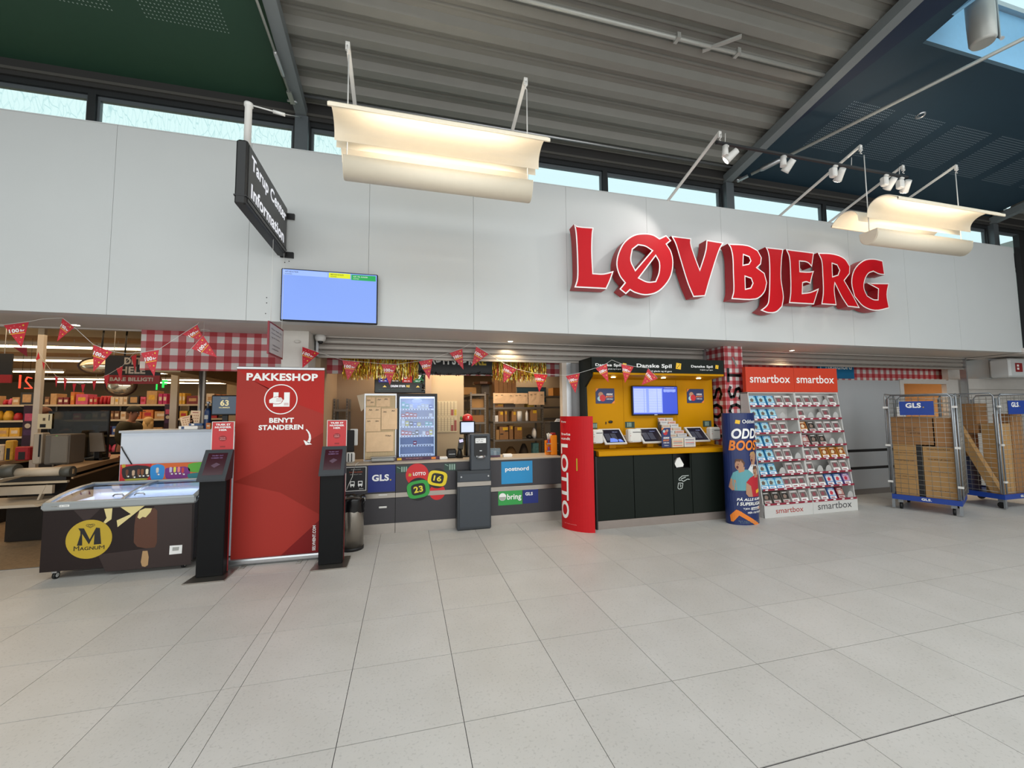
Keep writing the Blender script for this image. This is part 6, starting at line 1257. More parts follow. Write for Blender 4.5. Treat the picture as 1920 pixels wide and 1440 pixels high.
# storage racks
mRk = M('rack_grey', '7D766C', .45, .4, noise=.1)
def rack(x0, x1, y0, y1, levels, label, face='y', zt=None, nm='storage_rack'):
    t = thing(nm, label, 'rack', ((x0+x1)/2, (y0+y1)/2, 0)); zt = zt or max(levels)+.03
    for x in (x0, x1-.03):
        for y in (y0, y1-.03):
            p_ = make('upright', MB().box(x, x+.03, y, y+.03, 0, zt, mRk), t)
    hl = MB()
    for x in (x0+.015, x1-.015):
        z = .1
        while z < zt-.03: rect(hl, x-.005, x+.005, z, z+.018, y0-.0008, mBlack); z += .045
    make('slots', hl, t, kind='stuff')
    for z in levels: make('shelf', MB().box(x0+.001, x1-.001, y0-.004, y1-.001, z-.035, z, mRk), t)
    return t
R1 = [.45, 1.035, 1.375, 1.645, 1.86]
rack(1.585, 2.58, 7.58, 8.05, R1, 'grey metal storage rack facing the counter, filled with parcels', zt=1.925)
sr_ = rack(1.15, 1.45, 7.60, 9.9, [.45, 1.03, 1.37, 1.64, 1.90], 'grey metal storage rack seen end-on to the left of the parcel rack', zt=1.93)
for y in (8.15, 8.75, 9.3): make('upright', MB().box(1.42, 1.45, y, y+.03, 0, 1.93, mRk), sr_)
rack(2.70, 3.7, 8.10, 8.55, [.5, 1.0, 1.42, 1.66, 1.885], 'dark storage rack half hidden behind the aluminium jamb', zt=1.90)
rack(-1.07, -.86, 6.65, 6.98, [.5, .95, 1.32, 1.62], 'small dark rack against the left kiosk wall behind the red banner', zt=1.78)
def parcel(u0, u1, v0, zb, y, label, m=None, lab='y', shape='box', name='parcel', dp=.22):
    a = at(u0, v0, y); b = at(u1, v0, y); x0, x1, z1 = a.x, b.x, a.z; m = m or mCard
    t = thing(name, label, 'parcel', ((x0+x1)/2, y+dp/2, zb)); zb += .001
    if shape == 'box': make('carton', MB().box(x0, x1, y, y+dp, zb, z1, m), t)
    elif shape == 'bottle': r = (x1-x0)/2; make('bottle', MB().lathe(((x0+x1)/2, y+r, 0), [(r*.7, zb), (r, zb+.02), (r, z1-.05), (r*.4, z1-.01), (r*.4, z1)], m, 14), t)
    elif shape == 'tube': r = (x1-x0)/2; make('tube', MB().lathe(((x0+x1)/2, y+r, 0), [(r, zb), (r, z1)], m, 16), t)
    elif shape == 'bag': 
        w = x1-x0; make('bag', MB().loft([[(x0+w*(.5+.5*s*math.cos(k*PI/5)), y+dp*(.5+.5*s*math.sin(k*PI/5)), zb+(z1-zb)*h+.01*math.sin(k*3+h*5)*(h > 0)) for k in range(10)] for s, h in ((.8, 0), (1, .35), (.95, .65), (.6, .9), (.3, 1))], m, True, True), t)
    if lab == 'y': q = MB(); rect(q, x0+(x1-x0)*.35, x1-.012, z1-.07 if z1-zb > .12 else z1-.035, z1-.015, y-.0008, M('label_yellow', 'E0B420', .6, noise=0)); makeflat('yellow_label', q, t)
    if lab == 'w': q = MB(); rect(q, x0+.01, x1-.01, zb+.02, zb+(z1-zb)*.6, y-.0008, tWhite); makeflat('white_label', q, t)
    return t
y = 7.60
parcel(928, 934, 779, R1[2], y, 'small white parcel first on the middle shelf of the parcel rack', mPaper, '')
for (u0, u1, v0), s in zip(((935, 944, 771), (946, 951, 770), (960, 968, 771)), ('second', 'third', 'fourth')): parcel(u0, u1, v0, R1[2], y, f'upright brown parcel with yellow label, {s} on the middle rack shelf')
parcel(970, 980, 771, R1[2], y, 'round white printed tube on the middle shelf of the parcel rack', mPaper, '', 'tube'); parcel(986, 991, 770, R1[2], y, 'slim white bottle on the middle shelf of the parcel rack', mPaper, '', 'bottle')
parcel(995, 1007, 768, R1[2], y, 'brown parcel with yellow label at the right of the middle rack shelf')
parcel(930, 936, 806, R1[1], y, 'small beige parcel at the left of the lower rack shelf', mCardL, ''); 
t = parcel(937, 953, 800, R1[1], y, 'square brown parcel with black tape on the lower rack shelf'); a = at(937, 815, y); b = at(953, 809, y); q = MB(); rect(q, a.x+.01, a.x+.07, a.z, a.z+.02, y-.001, mInk); rect(q, a.x+.10, b.x, b.z, b.z+.02, y-.001, mInk); makeflat('black_tape', q, t)
parcel(955, 962, 798, R1[1], y, 'tall narrow brown parcel beside the square one on the lower shelf'); parcel(965, 979, 800, R1[1], y, 'hatched brown parcel on the lower rack shelf', M('hatched', '8E6438', .7, noise=.5, nscale=60))
parcel(990, 1001, 816, R1[1], y, 'flat dark pouch lying on the lower rack shelf', mBlack, '', 'bag'); parcel(1001, 1008, 803, R1[1], y, 'white cup-shaped parcel at the right of the lower shelf', mPaper, '', 'bag')
parcel(928, 944, 757, R1[3], y, 'flat brown parcel under the hanging bags, upper shelf', mCard); parcel(945, 966, 758, R1[3], y, 'flat dark parcel under the hanging bags, upper shelf', M('parcel_dark', '4A433C', .7), ''); parcel(989, 1001, 757, R1[3], y, 'flat yellow parcel at the right of the upper shelf', M('parcel_yel', 'B8963A', .7), '')
parcel(1000, 1010, 826, .451+.0, 7.45, 'tall turquoise patterned gift bag below the parcel rack', M('gift_teal', '5A8A8A', .6, noise=.6, nscale=25), '', 'bag', 'gift_bag', .2) if False else parcel(1000, 1010, 831, .45, 7.60, 'tall turquoise patterned gift bag on the bottom rack shelf', M('gift_teal', '5A8A8A', .6, noise=.6, nscale=25), '', 'box', 'gift_bag', .15)
parcel(948, 975, 840, .45, 7.62, 'crumpled brown and yellow coat heap on the bottom rack shelf', M('coat_heap', '6E5028', .9, noise=.5, nscale=12, bump=1), '', 'bag', 'coat', .3); parcel(977, 995, 834, .45, 7.62, 'dark brown bag on the bottom rack shelf', M('bag_brown', '3A2E22', .8, noise=.3), '', 'bag', 'dark_bag', .3)
# things on the rack tops
a = at(927, 705, 7.6); b = at(968, 738, 7.6); t = thing('slatted_crate', 'tall crate of upright brown wooden boards on top of the parcel rack', 'crate', ((a.x+b.x)/2, 7.75, 1.861)); w = (b.x-a.x)/5
for i in range(5): make('board', MB().box(a.x+w*i+.003, a.x+w*(i+1)-.003, 7.60, 7.615, 1.862, a.z+.02*(i % 2), M('old_wood', '7A5632', .8, noise=.25, nscale=9)), t)
make('back_board', MB().box(a.x, b.x, 7.85, 7.87, 1.862, a.z-.02, M('old_wood')), t); make('side_board', MB().box(a.x+.003, a.x+.018, 7.616, 7.85, 1.862, a.z-.02, M('old_wood')), t)
a = at(889, 717, 7.7); b = at(926, 717, 7.7); cxx = (a.x+b.x)/2; rr_ = (b.x-a.x)/2; t = thing('octagonal_tray', 'dark octagonal wooden tray lying high on the side storage rack', 'tray', (cxx, 7.9, a.z-.04)); make('tray', MB().loft([[(cxx+r*math.cos(PI/8+k*PI/4), 7.9+r*math.sin(PI/8+k*PI/4), z) for k in range(8)] for r, z in ((rr_*.85, a.z-.035), (rr_, a.z-.02), (rr_, a.z+.02), (rr_*.9, a.z+.02), (rr_*.85, a.z))], M('dark_wood', '4A2E1A', .5, noise=.2)), t); make('stacked_box', MB().box(cxx-.02, cxx+.13, 7.85, 8.0, 1.901, a.z-.036, M('parcel_dark')), t)
parcel(869, 893, 726, 1.901, 7.95, 'open pale cardboard box at the far left top of the side rack', mCardL, '', dp=.3); parcel(893, 903, 729, 1.64, 8.2, 'dim brown parcel on the upper shelf of the side rack', mCard, '') if False else None
for i, (z, yy, nm_) in enumerate(((1.371, 7.65, 'third'), (1.031, 7.9, 'second'), (1.641, 7.7, 'upper'), (1.371, 8.3, 'third, further back'), (1.641, 8.9, 'upper, further back'))): t = thing('parcel', f'dim parcel on the {nm_} shelf of the side storage rack', 'parcel', (1.3, yy+.1, z)); make('carton', MB().box(1.19, 1.42, yy, yy+.22, z, z+.13+.02*(i % 3), [mCard, M('parcel_grey', '8A8078', .7), mCardL][i % 3]), t)
for i, (u0, u1, v0, v1, s) in enumerate(((925, 966, 737, 756, 'left'), (964, 990, 737, 757, 'middle'), (991, 1021, 734, 759, 'right'))):
    a = at(u0, v0, 7.54); b = at(u1, v1, 7.54); kraft(a.x, b.x, b.z, a.z, 7.56-.004*i, f'kraft bag clipped to the front of the parcel rack, {s} of three', ((.1, .72), (.35, .75), (.75, .7)))
a = at(965, 731, 7.7); t = thing('paper_heap', 'crumpled brown paper lying on top of the parcel rack', 'paper', (a.x+.15, 7.7, 1.861)); make('paper', MB().loft([[(a.x+w*k/6, 7.65+.25*j, 1.862+h*abs(math.sin(k*1.7+j))) for k in range(7)] for j, (w, h) in enumerate(((.35, .06), (.33, .03)))], mKb, False, closed=False), t)
parcel(1037, 1053, 727, 1.886, 8.12, 'orange-brown box on top of the dark rack by the jamb', M('box_orange', 'A8702E', .8), '', dp=.3)
a = at(970, 727, 8.7); b = at(1024, 745, 8.7); t = thing('wall_notice', 'dark blue-green notice board on the wall behind the racks', 'notice board', ((a.x+b.x)/2, 8.73, b.z)); make('board', MB().box(a.x, b.x, 8.72, 8.745, b.z-.1, a.z, M('notice_teal', '1F3A48', .5)), t); make('rim', MB().box(a.x-.01, b.x+.01, 8.725, 8.749, a.z, a.z+.015, mBlack), t)

# ================================================================== BUNTING
mPen = M('pennant_red', 'C41F30', .45, noise=.03); mPen2 = M('pennant_deep', '8E1420', .5); pY = M('pennant_yellow', 'E8C23A', .5, noise=0); pP = M('pennant_pink', 'E07A80', .5, noise=0)
def bunting(name_label, pens, cord, yf, lettered=True, m=None):
    pos = lambda u, v: at(u, v, yf(u) if callable(yf) else yf)
    c0 = pos(*cord[len(cord)//2]); t = thing('bunting', name_label, 'bunting', c0)
    make('cord', MB().tube([pos(*c) for c in cord], .0022, mPaint, 5), t)
    for A_, B_, C_ in pens:
        a, b, c = pos(*A_), pos(*B_), pos(*C_); n_ = Vector((0, .0016, 0)); o = make('pennant', MB().slab([a, b, c], n_, m or mPen), t)
        if lettered:
            mid = (a+b)/2; U = (b-a); d = (c-mid); q = MB(); f = Vector((0, -.0008, 0))
            tmb(q, '100', tWhite, mid-U*.34+d*.36+f, U*.40, -d*.16, .05); tmb(q, 'år', tWhite, mid+U*.09+d*.34+f, U*.20, -d*.09, .03); 
            q.face([mid-U*.34+d*.385+f, mid+U*.26+d*.385+f, mid+U*.26+d*.41+f, mid-U*.34+d*.41+f], pY)
            for s, r, mm in ((.08, .58, pY), (-.12, .56, pP), (.26, .1, pY), (-.1, .08, pP), (.0, .76, pP), (-.25, .14, pP), (.12, .14, pP)):
                p = mid+U*s+d*r+f; k = .045 if mm is pY else .03; q.face([p-U*k, p+d*k*.9, p+U*k, p-d*k*.9], mm)
            makeflat('pennant_print', q, o)
bunting('red pennant string hanging under the soffit at the supermarket entrance', [((7, 610), (54, 604), (40, 652)), ((117, 597), (139, 614), (107, 640)), ((175, 647), (211, 660), (175, 697)), ((264, 662), (298, 656), (289, 706)), ((342, 627), (370, 609), (384, 641))],
        [(-30, 604), (7, 609), (54, 603), (80, 598), (117, 596), (139, 613), (175, 646), (211, 659), (238, 663), (264, 661), (298, 655), (342, 626), (370, 608), (376, 600)], 5.02)
bunting('short red pennant string hanging from the soffit with one steep pennant', [((359, 654), (381, 629), (407, 670))], [(383, 603), (382, 627), (359, 653), (352, 660), (348, 669)], 4.99)
bunting('red pennant string across the kiosk opening left of the ceiling downlight', [((567, 650), (599, 662), (567, 690)), ((642, 676), (674, 679), (652, 713)), ((715, 683), (744, 684), (731, 722)), ((785, 678), (811, 673), (805, 712)), ((843, 662), (867, 654), (869, 693))],
        [(567, 650), (599, 661), (642, 675), (674, 678), (715, 682), (744, 683), (785, 677), (811, 672), (843, 661), (867, 653), (886, 642)], lambda u: 5.22+.33*min(1, max(0, (u-567)/80)))
bunting('red pennant string from the kiosk opening across the yellow booth', [((893, 650), (916, 664), (884, 687)), ((944, 682), (969, 693), (944, 718)), ((1001, 701), (1027, 703), (1011, 735)), ((1061, 705), (1087, 700), (1079, 737)), ((1117, 691), (1138, 682), (1141, 717)), ((1165, 683), (1188, 688), (1172, 718)), ((1215, 691), (1233, 710), (1203, 722))],
        [(888, 642), (893, 649), (916, 663), (944, 681), (969, 692), (1001, 700), (1027, 702), (1061, 704), (1087, 699), (1117, 690), (1138, 681), (1147, 675), (1165, 682), (1188, 687), (1215, 690), (1233, 709)], lambda u: 5.5-.55*min(1, max(0, (u-980)/100)))
bunting('small dark pennant hanging behind the supermarket entrance pennants', [((25, 651), (50, 652), (51, 669))], [(10, 645), (25, 651), (50, 652), (60, 650)], 6.2, False, mPen2)
bunting('distant string of red pennants inside the supermarket', [((67, 676), (72, 660), (75, 672)), ((79, 678), (84, 681), (82, 695)), ((103, 705), (109, 708), (105, 727)), ((119, 708), (126, 711), (121, 733)), ((136, 720), (143, 719), (138, 737)), ((152, 721), (160, 720), (155, 738)), ((173, 716), (181, 713), (176, 733)), ((195, 706), (205, 702), (200, 728)), ((218, 691), (230, 687), (227, 716)), ((246, 669), (256, 664), (254, 699))],
        [(66, 676), (72, 658), (80, 672), (92, 690), (105, 705), (126, 713), (150, 720), (178, 713), (205, 701), (230, 686), (246, 668), (258, 656)], 7.4, False)
# ================================================================== SUPERMARKET INTERIOR
mTan = M('shop_ceiling', 'B8A280', .8, noise=.08, nscale=1.5); mTanW = M('shop_wall', 'B39A78', .7, noise=.04)
make('ceiling_shop', MB().box(-26, -1.2, 5.67, 24, 3.15, 3.2, mTan).box(-26, -1.2, 5.63, 5.67, 2.58, 3.2, mTan), kind='structure')
make('wall_shop', MB().box(-26, -1.2, 24, 24.1, 0, 3.2, mTanW).box(-26.1, -26, 5, 24, 0, 3.2, mTanW).box(-1.24, -1.16, 5.7, 24, 0, 3.2, mTanW), kind='structure')
make('floor_shop_far', MB().box(-26, -10, 5.42, 24, -.02, 0, mTerr).box(-10, -1.2, 17, 24, -.02, 0, mTerr), kind='structure')
mTube = M('shop_tube', 'FFE6B8', .4, emit=9)
k = 0
rows_ = [(7.0, -7.4, -5.1), (9.65, -9.6, -5.9), (9.65, -5.8, -4.5), (12.0, -9.6, -7.3), (12.0, -6.9, -5.6), (15.1, -12.2, -9.9), (15.1, -9.3, -5.4), (17.9, -12.5, -10.5), (17.9, -8.8, -6.6), (19.5, -13, -8.8), (19.6, -9.6, -5.5)]
for y, a, b in rows_:
    k += 1; t = thing('shop_light', ['', 'first', 'second', 'third', 'fourth', 'fifth', 'sixth', 'seventh', 'eighth', 'ninth', 'tenth', 'eleventh'][k]+' warm fluorescent strip under the supermarket ceiling, counted from the entrance', 'ceiling light', ((a+b)/2, y, 2.85))
    make('housing', MB().box(a, b, y-.05, y+.05, 2.88, 2.95, mCream), t); make('tube', MB().tube([(a+.02, y, 2.862), (b-.02, y, 2.862)], .022, mTube, 8), t)
    for x in (a+.3, b-.3): make('hanger', MB().tube([(x, y, 2.95), (x, y, 3.15)], .006, mPaint, 5), t)
# ducts / beams
make('trim_12', MB().box(-12, -3.0, 6.0, 6.25, 2.75, 3.15, mTan).box(-14, -3.0, 8.2, 8.5, 2.85, 3.15, mTan).box(-14, -3.0, 10.8, 11.0, 2.9, 3.15, mTan), kind='structure')
A_ = at(288, 697, 6.3); B_ = at(443, 723, 10.5)
make('trim_13', MB().hexa([(A_.x, A_.y, A_.z), (A_.x+.3, A_.y, A_.z), (B_.x+.3, B_.y, B_.z), (B_.x, B_.y, B_.z), (A_.x, A_.y, 3.1), (A_.x+.3, A_.y, 3.1), (B_.x+.3, B_.y, 3.1), (B_.x, B_.y, 3.1)], M('bulkhead', 'CDB48C', .6)), kind='structure')
make('trim_14', MB().box(at(430, 700, 10.5).x, -1.3, 10.4, 10.5, 0, 3.1, mTanW), kind='structure')
for i, (u0, u1, y, z0) in enumerate(((66, 78, 8.0, 0), (321, 334, 9.0, 0))):
    a, b = at(u0, 700, y), at(u1, 700, y); make('column', MB().box(a.x, b.x, y, y+.06, 0, 3.15, M('column_cream', 'C6BEB2', .6)), kind='structure')
a = at(374, 700, 6.5); b = at(384, 700, 6.5); t = thing('gate_post', 'tall grey and cream post rising beside the number monitor', 'post', (a.x, 6.5, 0)); make('post', MB().tube([((a.x*2+b.x)/3, 6.5, 0), ((a.x*2+b.x)/3, 6.5, 2.62)], .024, mAlu, 10), t); make('cream_side', MB().box((a.x+2*b.x)/3-.005, b.x+.005, 6.5, 6.54, 0, 2.6, M('column_cream')), t)
# hanging signs and mirrors
def hsign(u0, u1, v0, vm, v1, y, label, lines, low=None):
    a = at(u0, v0, y); b = at(u1, v1, y); m_ = at(u0, vm, y); t = thing('hanging_sign', label, 'sign', ((a.x+b.x)/2, y, b.z)); make('black_panel', MB().box(a.x, b.x, y, y+.02, m_.z, a.z, mBlack), t); make('red_panel', MB().box(a.x, b.x, y, y+.02, b.z, m_.z, mRedD), t)
    for x in (a.x+.1, b.x-.1): make('hanger', MB().tube([(x, y+.01, a.z), (x, y+.01, 3.15)], .004, mPaint, 5), t)
    q = MB(); w = b.x-a.x; h = a.z-m_.z; ys_ = y-.001; gr = M('sign_grey', 'B9B2A6', .5, noise=0)
    for i, (s, sw) in enumerate(lines): tmb(q, s, gr, ((a.x+b.x)/2-w*sw/2, ys_, a.z-h*(.45+.47*i)), X*w*sw, Z*h*.36, .07)
    if low: tmb(q, low, gr, (a.x+w*.10, ys_, b.z+(m_.z-b.z)*.3), X*w*.78, Z*(m_.z-b.z)*.45, .07)
    makeflat('lettering', q, t)
hsign(198, 299, 666, 703, 720, 7.5, 'black and red hanging sign reading DET HELE BARE BILLIGT', (('DET', .32), ('HELE', .46)), 'BARE BILLIGT!'); hsign(-40, 20, 662, 702, 718, 7.5, 'black and red hanging sign cut off by the left edge of the photo', (), None)
def mirror(uc, vc, uL, vb, y, label):
    c = at(uc, vc, y); e = at(uL, vc, y); bt = at(uc, vb, y); rx, rz_ = abs(e.x-c.x), abs(c.z-bt.z); t = thing('convex_mirror', label, 'mirror', c)
    n_ = 28; mb = MB(); mb.loft([[(c.x+rx*s*math.cos(2*PI*i/n_), c.y-d, c.z+rz_*s*math.sin(2*PI*i/n_)) for i in range(n_)] for s, d in ((1, 0), (.8, .04), (.5, .07), (.1, .085))], M('mirror', 'F0E2C4', .12, .8), True, True); make('glass', mb, t)
    make('rim', MB().loft([[(c.x+rx*s*math.cos(2*PI*i/n_), c.y+d, c.z+rz_*s*math.sin(2*PI*i/n_)) for i in range(n_)] for s, d in ((1.0, -.005), (1.05, -.01), (1.06, .03), (.98, .04))], M('mirror_rim', '3A1A16', .5), False), t); make('arm', MB().tube([(c.x, c.y+.04, c.z+rz_), (c.x, c.y+.1, 3.15)], .012, mBlack, 6), t)
mirror(184, 686, 147, 701, 7.6, 'wide convex mirror tilted above the checkouts, left of the black sign'); mirror(226, 722, 197, 742, 7.8, 'round convex mirror hanging below the black sign')
for s, u0, u1, v0, v1, m, lab in (('S', 46, 59, 707, 728, M('neon_red', 'FF4A30', .4, emit=1.3), 'glowing red reversed 2 sign beside the left white column'), ('I', 36, 39, 703, 728, M('neon_red'), 'glowing red vertical line beside the reversed 2'), ('F', 304, 313, 712, 727, M('neon_green', '30E060', .4, emit=1.1), 'glowing green letter F near the cream column'), ('I', 293, 296, 708, 731, M('neon_green'), 'glowing green vertical line beside the green F')):
    a = at(u0, v0, 8.5); b = at(u1, v1, 8.5); mb = MB(); o = (a.x+b.x)/2
    if s == 'I': mb.box(a.x, a.x+(b.x-a.x)*.5, 8.5, 8.52, b.z, a.z, m)
    elif s == 'S':
        w, h = b.x-a.x, a.z-b.z
        for p, q_ in (((b.x, b.z), (a.x, b.z)), ((b.x, b.z), (a.x+w*.1, b.z+h*.65)), ((a.x+w*.1, b.z+h*.65), (a.x+w*.3, a.z)), ((a.x+w*.3, a.z), (b.x-w*.1, a.z-h*.1))): mb.bar((p[0], 8.51, p[1]), (q_[0], 8.51, q_[1]), .015, .015, m)
    else:
        w, h = b.x-a.x, a.z-b.z; mb.box(a.x, a.x+w*.35, 8.5, 8.52, b.z, a.z, m).box(a.x+w*.35, b.x, 8.5, 8.52, a.z-h*.22, a.z, m).box(a.x+w*.35, b.x-w*.15, 8.5, 8.52, a.z-h*.6, a.z-h*.4, m)
    t = thing('neon_sign', lab, 'light sign', (o, 8.51, b.z)); make('glowing_shape', mb, t); make('wire', MB().tube([(o, 8.53, a.z), (o, 8.53, 3.15)], .003, mBlack, 4), t)

# product shelving
mShf = M('shop_shelf', '8A7C68', .5, .2); PALN = {'red': 'A8202A', 'dark red': '6E1A1E', 'yellow': 'C99A2C', 'tan': 'B08858', 'brown': '6A4628', 'green': '4A6A2C', 'white': 'C9B8A0', 'blue': '34508E', 'black': '1E1A18', 'orange': 'C06A28', 'pink': 'C04A68', 'magenta': 'A81E5A', 'grey': '7A7068', 'purple': '4A2A4E'}
for k_, v_ in PALN.items(): M('pk_'+k_, v_, .5, noise=.35, nscale=22)
LV = [.35, .75, 1.13, 1.47, 1.80]; LNM = ['bottom', 'second', 'middle', 'fourth', 'top']
def shelving(y, xa, xb, label):
    t = thing('shelving_unit', label, 'shelving', ((xa+xb)/2, y+.25, 0))
    make('back_panel', MB().box(xa, xb, y+.46, y+.48, 0, 1.82, M('shelf_back', '3A2E24', .7)), t); make('base', MB().box(xa, xb, y-.01, y+.46, 0, .12, mBlack), t)
    for z in LV: make('shelf', MB().box(xa+.001, xb-.001, y, y+.46, z-.03, z-.002, mShf), t); make('price_rail', MB().box(xa, xb, y-.012, y-.001, z-.035, z+.005, M('rail_beige', 'B8A88E', .4)), t)
    x = xa
    while x < xb+.01: make('upright', MB().box(x-.015, x+.015, y+.43, y+.459, .12, 1.82, mShf), t); x += (xb-xa)/max(1, round((xb-xa)/1.2))
cnt = {}
ORD = ['', 'first', 'second', 'third', 'fourth', 'fifth', 'sixth', 'seventh', 'eighth', 'ninth', 'tenth', 'eleventh', 'twelfth', 'thirteenth', 'fourteenth', 'fifteenth', 'sixteenth', 'seventeenth', 'eighteenth']
def prod(x, w, z, h, y, col, lvl, where, shape='box', dp=.28):
    key = (col, lvl, where, shape); cnt[key] = cnt.get(key, 0)+1; nm_ = {'box': 'carton', 'pack': 'packet', 'tub': 'tub', 'crate': 'crate', 'bag': 'bag'}[shape]
    t = thing('product_'+nm_, f'{ORD[min(18, cnt[key])]} {col} {nm_} from the left, {lvl} shelf of the {where}', 'product', (x+w/2, y+.16, z), f'{col} {nm_}s on the {lvl} shelf of the {where}')
    m = M('pk_'+col); y0 = y+.02; z += .001
    if shape == 'tub': make('tub', MB().lathe((x+w/2, y0+w/2, 0), [(w*.38, z), (w*.46, z+h*.85), (w*.48, z+h*.88), (w*.48, z+h)], m, 12), t)
    elif shape == 'bag': make('bag', MB().loft([[(x+w*(.5+.48*s*math.cos(k*PI/4)), y0+.09+.09*s*math.sin(k*PI/4), z+h*q) for k in range(8)] for s, q in ((.9, 0), (1, .4), (.8, .8), (.5, 1))], m, True, True), t)
    elif shape == 'crate':
        make('crate', MB().box(x, x+w, y0, y0+dp, z, z+.02, m).box(x, x+w, y0, y0+.015, z+.02, z+h, m).box(x, x+w, y0+dp-.015, y0+dp, z+.02, z+h, m).box(x, x+.015, y0+.015, y0+dp-.015, z+.02, z+h, m).box(x+w-.015, x+w, y0+.015, y0+dp-.015, z+.02, z+h, m), t); make('crate_panel', MB().box(x+w*.15, x+w*.85, y0-.004, y0, z+h*.2, z+h*.85, M('pk_tan')), t)
    else:
        make('pack', MB().rbox(x+.004, x+w-.004, y0, y0+dp, z, z+h, m, .004), t); q = MB(); r2 = random.choice(['white', 'yellow', 'red', 'tan', 'white']); rect(q, x+w*.2, x+w*.8, z+h*.35, z+h*.7, y0-.001, M('pk_'+r2)); makeflat('pack_print', q, t)
YS = 11.0
xa, xb = at(-60, 760, YS).x, at(320, 760, YS).x; shelving(YS, xa, xb, 'long dark product shelving across the back of the supermarket')
xc, xd = at(334, 760, YS).x, at(432, 760, YS).x; shelving(YS, xc+.02, xd, 'short product shelving right of the cream column')
random.seed(11)
def span(u0, u1, vt, col, shape='box', lvl=4, n=1, where='back shelving'):
    a = at(u0, vt, YS); b = at(u1, vt, YS); w = (b.x-a.x)/n
    for i in range(n): prod(a.x+w*i, w*.97, LV[lvl], a.z-LV[lvl], YS, col, LNM[lvl], where, shape)
for s in ((-40, -12, 742, 'tan'), (0, 9, 749, 'red', 'bag'), (10, 20, 747, 'pink', 'bag'), (21, 36, 745, 'tan'), (38, 62, 736, 'black', 'crate'), (82, 92, 744, 'brown'), (93, 106, 738, 'tan'), (107, 128, 745, 'dark red', 'box', 4, 2), (131, 139, 735, 'orange'), (141, 165, 739, 'pink'), (166, 182, 744, 'red', 'box', 4, 2), (183, 205, 742, 'red', 'bag', 4, 3), (206, 238, 744, 'white', 'box', 4, 4), (241, 260, 742, 'black', 'crate'), (262, 273, 744, 'pink'), (274, 295, 733, 'tan'), (296, 313, 738, 'magenta', 'box', 4, 2)): span(*s)
for s in ((335, 347, 737, 'yellow', 'box', 4, 2), (349, 373, 742, 'dark red'), (386, 402, 738, 'white'), (404, 425, 740, 'orange', 'box', 4, 2)): span(*s, **({} if len(s) > 4 else {}))
def fill(u0, u1, lvl, cols_, wmin, wmax, hmin, hmax, shapes=('box', 'pack')):
    x = at(u0, 760, YS).x; x1 = at(u1, 760, YS).x
    while x < x1-wmin*.8:
        w = random.uniform(wmin, wmax); c = random.choice(cols_); s = random.choice(shapes); n_ = random.choice((1, 2, 2)); h = random.uniform(hmin, hmax)
        for _ in range(n_):
            if x+w > x1+.02: break
            prod(x, w*.96, LV[lvl], h, YS, c, LNM[lvl], 'back shelving' if x < xb else 'short shelving', s); x += w
        x += .01
fill(-40, 40, 3, ['green', 'red', 'red', 'yellow'], .12, .2, .16, .24, ('box', 'bag')); fill(60, 135, 3, ['black', 'green', 'yellow', 'tan'], .14, .22, .14, .22, ('box', 'bag')); fill(136, 170, 3, ['red', 'yellow', 'green'], .14, .2, .12, .2, ('box', 'bag')); fill(172, 240, 3, ['brown', 'white', 'grey', 'brown'], .1, .15, .14, .22); fill(244, 318, 3, ['tan', 'orange', 'brown', 'yellow'], .18, .28, .14, .22, ('box', )); fill(336, 428, 3, ['yellow', 'red', 'green', 'black'], .12, .2, .16, .24)
fill(-40, 40, 2, ['yellow', 'yellow', 'orange', 'tan'], .14, .2, .14, .22, ('bag', 'box')); fill(172, 245, 2, ['blue', 'white', 'grey', 'purple'], .10, .16, .14, .24, ('pack', 'tub')); fill(250, 318, 2, ['blue', 'tan', 'orange', 'white'], .16, .24, .14, .2, ('box', )); fill(336, 380, 2, ['white', 'orange', 'grey'], .16, .24, .14, .2)
fill(-40, 40, 1, ['tan', 'white', 'brown', 'orange'], .16, .26, .14, .2, ('box', 'tub')); fill(172, 245, 1, ['red', 'white', 'orange', 'pink'], .12, .18, .12, .2, ('bag', 'pack')); fill(250, 316, 1, ['blue', 'red', 'purple'], .16, .24, .14, .2)

# promo columns with purple print
def promo(u0, u1, v0, v1, y, label):
    a = at(u0, v0, y); b = at(u1, v1, y); t = thing('promo_column', label, 'promo stand', ((a.x+b.x)/2, y, 0)); make('panel', MB().box(a.x, b.x, y, y+.03, 0, a.z, M('promo_dark', '33152A', .5)), t); q = MB(); w = b.x-a.x
    h = a.z-b.z; rect(q, a.x+w*.15, b.x-w*.1, a.z-h*.42, a.z-h*.22, y-.001, M('pk_pink')); q.face([((a.x+b.x)/2+w*.3*math.cos(k*PI/6), y-.001, a.z-h*.55+w*.3*math.sin(k*PI/6)) for k in range(12)], M('pk_white')); rect(q, a.x+w*.1, b.x-w*.1, a.z-h*.8, a.z-h*.66, y-.001, M('pk_purple')); makeflat('promo_print', q, t); make('edge_post', MB().box(b.x, b.x+.03, y, y+.03, 0, a.z, M('column_cream')), t)
promo(45, 59, 760, 830, 8.3, 'dark purple promotional column left of the first white column'); promo(309, 320, 758, 802, 9.2, 'dark purple promotional column left of the cream column')

